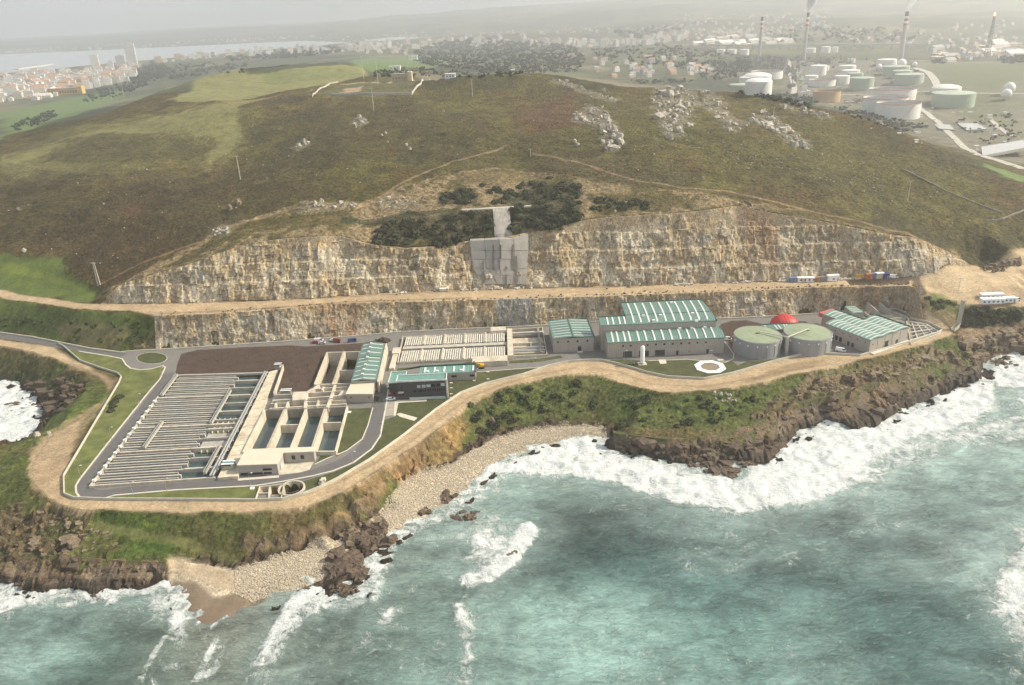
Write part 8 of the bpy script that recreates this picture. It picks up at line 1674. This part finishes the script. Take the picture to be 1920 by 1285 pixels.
def housemesh(w, d, h, f, r, gable):
    me = bpy.data.meshes.new('town_building'); w2, d2 = w / 2, d / 2
    if gable: V = [(-w2, -d2, -4), (w2, -d2, -4), (w2, d2, -4), (-w2, d2, -4), (-w2, -d2, h), (w2, -d2, h), (w2, d2, h), (-w2, d2, h), (-w2, 0, h + d * .28), (w2, 0, h + d * .28)]; Fc = [(0, 1, 5, 4), (1, 2, 6, 5), (2, 3, 7, 6), (3, 0, 4, 7), (4, 5, 9, 8), (6, 7, 8, 9), (5, 6, 9), (7, 4, 8)]; mi = [0, 0, 0, 0, 1, 1, 0, 0]
    else: V = [(-w2, -d2, -4), (w2, -d2, -4), (w2, d2, -4), (-w2, d2, -4), (-w2, -d2, h), (w2, -d2, h), (w2, d2, h), (-w2, d2, h), (-w2 * .3, -d2 * .3, h), (w2 * .3, -d2 * .3, h), (w2 * .3, d2 * .4, h), (-w2 * .3, d2 * .4, h), (-w2 * .3, -d2 * .3, h + 3), (w2 * .3, -d2 * .3, h + 3), (w2 * .3, d2 * .4, h + 3), (-w2 * .3, d2 * .4, h + 3)]; Fc = [(0, 1, 5, 4), (1, 2, 6, 5), (2, 3, 7, 6), (3, 0, 4, 7), (4, 5, 6, 7), (8, 9, 13, 12), (9, 10, 14, 13), (10, 11, 15, 14), (11, 8, 12, 15), (12, 13, 14, 15)]; mi = [0, 0, 0, 0, 1, 0, 0, 0, 0, 1]
    me.from_pydata(V, [], Fc); me.materials.append(f); me.materials.append(r); me.polygons.foreach_set('material_index', mi); me.update(); return me
low = [housemesh(gg.uniform(9, 18), gg.uniform(9, 14), gg.uniform(5, 9), FA[k % 5], RF[k % 2 if k % 3 else 0], True) for k in range(6)]; midm = [housemesh(gg.uniform(14, 34), gg.uniform(12, 20), gg.uniform(14, 26), FA[k % 5], RF[(k % 3)], k % 3 == 0) for k in range(8)]; tall = [housemesh(18, 16, 34, FA[4], RF[1], False), housemesh(22, 14, 44, FA[0], RF[2], False), housemesh(30, 14, 30, FA[2], RF[1], False)]
shed = [housemesh(50, 26, 8, FA[0], RF[2], True), housemesh(38, 22, 8, FA[1], RF[1], True), housemesh(60, 24, 8, FA[3], RF[2], False)]
total = [0]; stuffV = {}
def town(poly, n, meshes, label, group, cat='building', asthing=60, name='town_building', rot=.35):
    q = spots(poly, n, gg); q.sort(key=lambda p: -p[1])
    for i, p in enumerate(q):
        x, y, z = hit(*p)
        if z < ZS + 1.0 and y > 3000: continue
        me = meshes[int(gg.integers(len(meshes)))]; a = rot + gg.normal() * .1 + (1.57 if gg.random() < .3 else 0)
        if i < asthing: o = bpy.data.objects.new(name, me); COL.objects.link(o); o.location = (x, y, z); o.rotation_euler = (0, 0, a); s_ = gg.uniform(.8, 1.25); o.scale = (s_, s_, s_); meta(o, label, cat, group); total[0] += 1
        else: stuffV.setdefault(me.name, (me, []))[1].append((x, y, z, a))
town([(0, 150), (60, 140), (130, 140), (200, 135), (262, 128), (250, 150), (180, 165), (100, 178), (0, 190)], 420, low + midm + midm, 'pale block of the dense town at the upper left edge', 'blocks of the coastal town at the left', asthing=110)
town([(0, 165), (90, 160), (130, 175), (60, 190), (0, 192)], 70, low + shed, 'low pale building on the near edge of the left town', 'low buildings at the near edge of the left town', asthing=30)
for px, py, k, lb in ((183, 137, 1, 'slim white tower block standing above the left town'), (228, 124, 2, 'wide pale tower block beside the tallest tower of the left town'), (250, 124, 1, 'tallest tower block of the left town by the bay'), (211, 135, 0, 'short pale tower block between the slim and the wide one'), (45, 160, 2, 'grey tower block near the left edge of the town')):
    x, y, z = hit(px, py); o = bpy.data.objects.new('tower_block', tall[k]); COL.objects.link(o); o.location = (x, y, z); s_ = {183: 1.25, 250: 1.75, 228: 1.2}.get(px, 1.0); o.scale = (s_, s_, s_ * 1.2); o.rotation_euler = (0, 0, .3); meta(o, lb, 'tower block')
x, y, z = hit(125, 178); t = empty('yellow_building', (x, y, z), 'long yellow building at the near edge of the left town', 'building'); MB().box(x - 48, x + 30, y, y + 18, z - 4, z + 15).build('walls', mat('yellow_wall', (.62, .40, .13), .8, .08, .05), t); MB().box(x + 30.3, x + 44, y - 2, y + 16, z - 4, z + 20).build('tower', bpy.data.materials['yellow_wall'], t); MB().box(x - 49, x + 30.2, y - 1, y + 19, z + 15, z + 16.5).build('roof', RF[0], t)
for k in range(11): MB().box(x - 45 + k * 7, x - 42 + k * 7, y - .3, y + .2, z + 4, z + 11).build('window', M_['glass'], t)
x, y, z = hit(20, 172); t = empty('sports_hall', (x, y, z), 'low white arched roof at the left edge of the town', 'building'); arched(t, x - 60, x + 50, [y, y + 8, y + 16, y + 24, y + 32], [z + 8, z + 12, z + 13.5, z + 12, z + 8], 'white'); MB().box(x - 58, x + 48, y + 1, y + 31, z - 3, z + 7.8).build('walls', M_['white'], t)
town([(270, 110), (420, 98), (640, 86), (700, 80), (700, 96), (600, 102), (420, 108), (300, 118)], 160, midm + low + low, 'far pale block of the town along the bay shore', 'far blocks along the bay shore', asthing=45)
town([(640, 84), (900, 76), (1130, 78), (1290, 62), (1290, 78), (1150, 90), (900, 88), (660, 96)], 230, midm + low + low, 'far city block beyond the woods behind the hill', 'far city blocks beyond the woods', asthing=35)
town([(560, 68), (900, 58), (1200, 52), (1280, 45), (1280, 60), (900, 70), (600, 80)], 120, low, '', '', asthing=0)
town([(1280, 60), (1420, 55), (1500, 60), (1420, 72), (1300, 75)], 70, low, '', '', asthing=0); town([(1290, 76), (1390, 70), (1480, 78), (1470, 88), (1300, 88)], 40, shed, 'industrial shed beyond the left chimney', 'industrial sheds beyond the left chimney', asthing=30)
town([(1250, 30), (1560, 20), (1560, 55), (1280, 60)], 120, low, '', '', asthing=0); town([(1560, 60), (1900, 40), (1915, 75), (1700, 90), (1580, 80)], 60, low, '', '', asthing=0)
town([(1740, 88), (1910, 78), (1918, 110), (1780, 118), (1740, 105)], 60, shed + low, 'pale industrial shed behind the flare tower', 'sheds behind the flare tower', asthing=40)
town([(1090, 110), (1150, 108), (1260, 108), (1320, 128), (1300, 148), (1180, 150), (1100, 150)], 34, low, 'white red roofed village house in the valley behind the crest', 'village houses behind the crest', asthing=34)
town([(1290, 118), (1340, 120), (1340, 135), (1300, 140)], 12, low, 'village house on the slope left of the tanks', 'village houses left of the tanks', asthing=12)
town([(640, 100), (700, 92), (800, 90), (760, 104)], 24, low, 'farmhouse among the fields behind the hill', 'farmhouses among the fields', asthing=24)
town([(0, 95), (300, 80), (560, 68), (560, 76), (300, 90), (0, 104)], 120, low, '', '', asthing=0)
for nm, (me, L_) in stuffV.items():
    nv = len(me.vertices); co = np.zeros(nv * 3); me.vertices.foreach_get('co', co); co = co.reshape(-1, 3); V = []; Fc = []; mi = []; polys = [tuple(p.vertices) for p in me.polygons]; pm = [p.material_index for p in me.polygons]
    for k, (x, y, z, a) in enumerate(L_):
        c, s_ = math.cos(a), math.sin(a); V.append(np.stack([co[:, 0] * c - co[:, 1] * s_ + x, co[:, 0] * s_ + co[:, 1] * c + y, co[:, 2] + z], 1)); Fc += [tuple(i + k * nv for i in f) for f in polys]; mi += pm
    m2 = bpy.data.meshes.new('distant_town'); m2.from_pydata(np.vstack(V).tolist(), [], Fc); m2.materials.append(me.materials[0]); m2.materials.append(me.materials[1]); m2.polygons.foreach_set('material_index', mi); m2.update(); o = bpy.data.objects.new('distant_town', m2); COL.objects.link(o); o['kind'] = 'stuff'
# harbour mole
o = MB().bar((*at(30, 131, ZS), ZS + 1), (*at(94, 122, ZS), ZS + 1), 30, 6).build('harbour_mole', M_['kerb']); meta(o, 'pale harbour mole reaching into the bay beyond the left town', 'mole')
# ------------------------------------------------------------------ far woods
def wood(poly, n, r0, r1, seed, label=None):
    q = spots(poly, n, gg); P_ = []; S_ = []
    for p in q:
        x, y, z = hit(*p); r = gg.uniform(r0, r1) * y / F; P_.append((x, y, z + r * .5)); S_.append(r)
    # each crown is several leaf clumps
    PP = []; SS = []
    for (x, y, z), r in zip(P_, S_):
        for k in range(4): PP.append((x + gg.normal() * r * .6, y + gg.normal() * r * .6, z + gg.uniform(-.2, .7) * r)); SS.append(r * gg.uniform(.4, .75))
    return scatter('woodland', PP, SS, TRm, (I1, IF1), .38, (.8, 1.1), .3, seed)
for i, (poly, n) in enumerate((([(240, 152), (262, 130), (285, 118), (305, 122), (318, 135), (300, 150), (262, 160)], 130), ([(300, 140), (330, 125), (400, 118), (470, 124), (460, 138), (380, 142), (320, 150)], 60), ([(415, 112), (500, 100), (560, 92), (598, 92), (596, 106), (500, 112), (430, 116)], 130), ([(598, 92), (640, 88), (640, 98), (600, 104)], 40), ([(765, 112), (800, 85), (880, 75), (1000, 80), (1080, 90), (1100, 110), (1080, 135), (960, 140), (860, 130), (800, 125)], 700), ([(1100, 95), (1250, 85), (1330, 95), (1400, 105), (1408, 130), (1350, 140), (1280, 130), (1150, 120)], 190), ([(1300, 130), (1400, 112), (1405, 140), (1360, 150), (1320, 152)], 70), ([(24, 240), (50, 222), (100, 210), (112, 216), (80, 232), (30, 246)], 60), ([(180, 170), (260, 150), (280, 160), (230, 180), (150, 195)], 50), ([(700, 135), (780, 128), (860, 135), (960, 140), (960, 146), (700, 146)], 70), ([(1360, 172), (1480, 178), (1540, 190), (1520, 205), (1400, 178)], 110), ([(1560, 200), (1640, 215), (1740, 240), (1700, 250), (1600, 222)], 80), ([(1740, 118), (1790, 104), (1800, 112), (1760, 122)], 40), ([(1870, 112), (1920, 100), (1925, 118), (1880, 122)], 50), ([(1420, 60), (1560, 50), (1700, 60), (1720, 80), (1500, 82)], 90), ([(1150, 60), (1260, 50), (1280, 60), (1180, 76)], 60), ([(1780, 225), (1900, 215), (1920, 280), (1850, 275)], 40), ([(1180, 152), (1260, 152), (1300, 150), (1300, 156), (1200, 158)], 30))):
    wood(poly, int(n * 1.6), 1.6, 3.6, 200 + i)
print('towns', total[0], round(time.time() - T0, 1))
# ------------------------------------------------------------------ sea air
hm = bpy.data.materials.new('haze'); hm.use_nodes = True; hn = hm.node_tree; hn.nodes.clear()
ho = hn.nodes.new('ShaderNodeOutputMaterial'); pv = hn.nodes.new('ShaderNodeVolumePrincipled')
pv.inputs['Color'].default_value = (.97, .98, 1, 1); pv.inputs['Density'].default_value = 0.00018; pv.inputs['Anisotropy'].default_value = 0.62
try: scene.cycles.volume_bounces = 2
except Exception: pass
hn.links.new(pv.outputs[0], ho.inputs['Volume'])
haze = MB().box(-14500, 14500, -800, 14000, -60, 560).build('haze', hm); haze['kind'] = 'stuff'
print('done', round(time.time() - T0, 1))
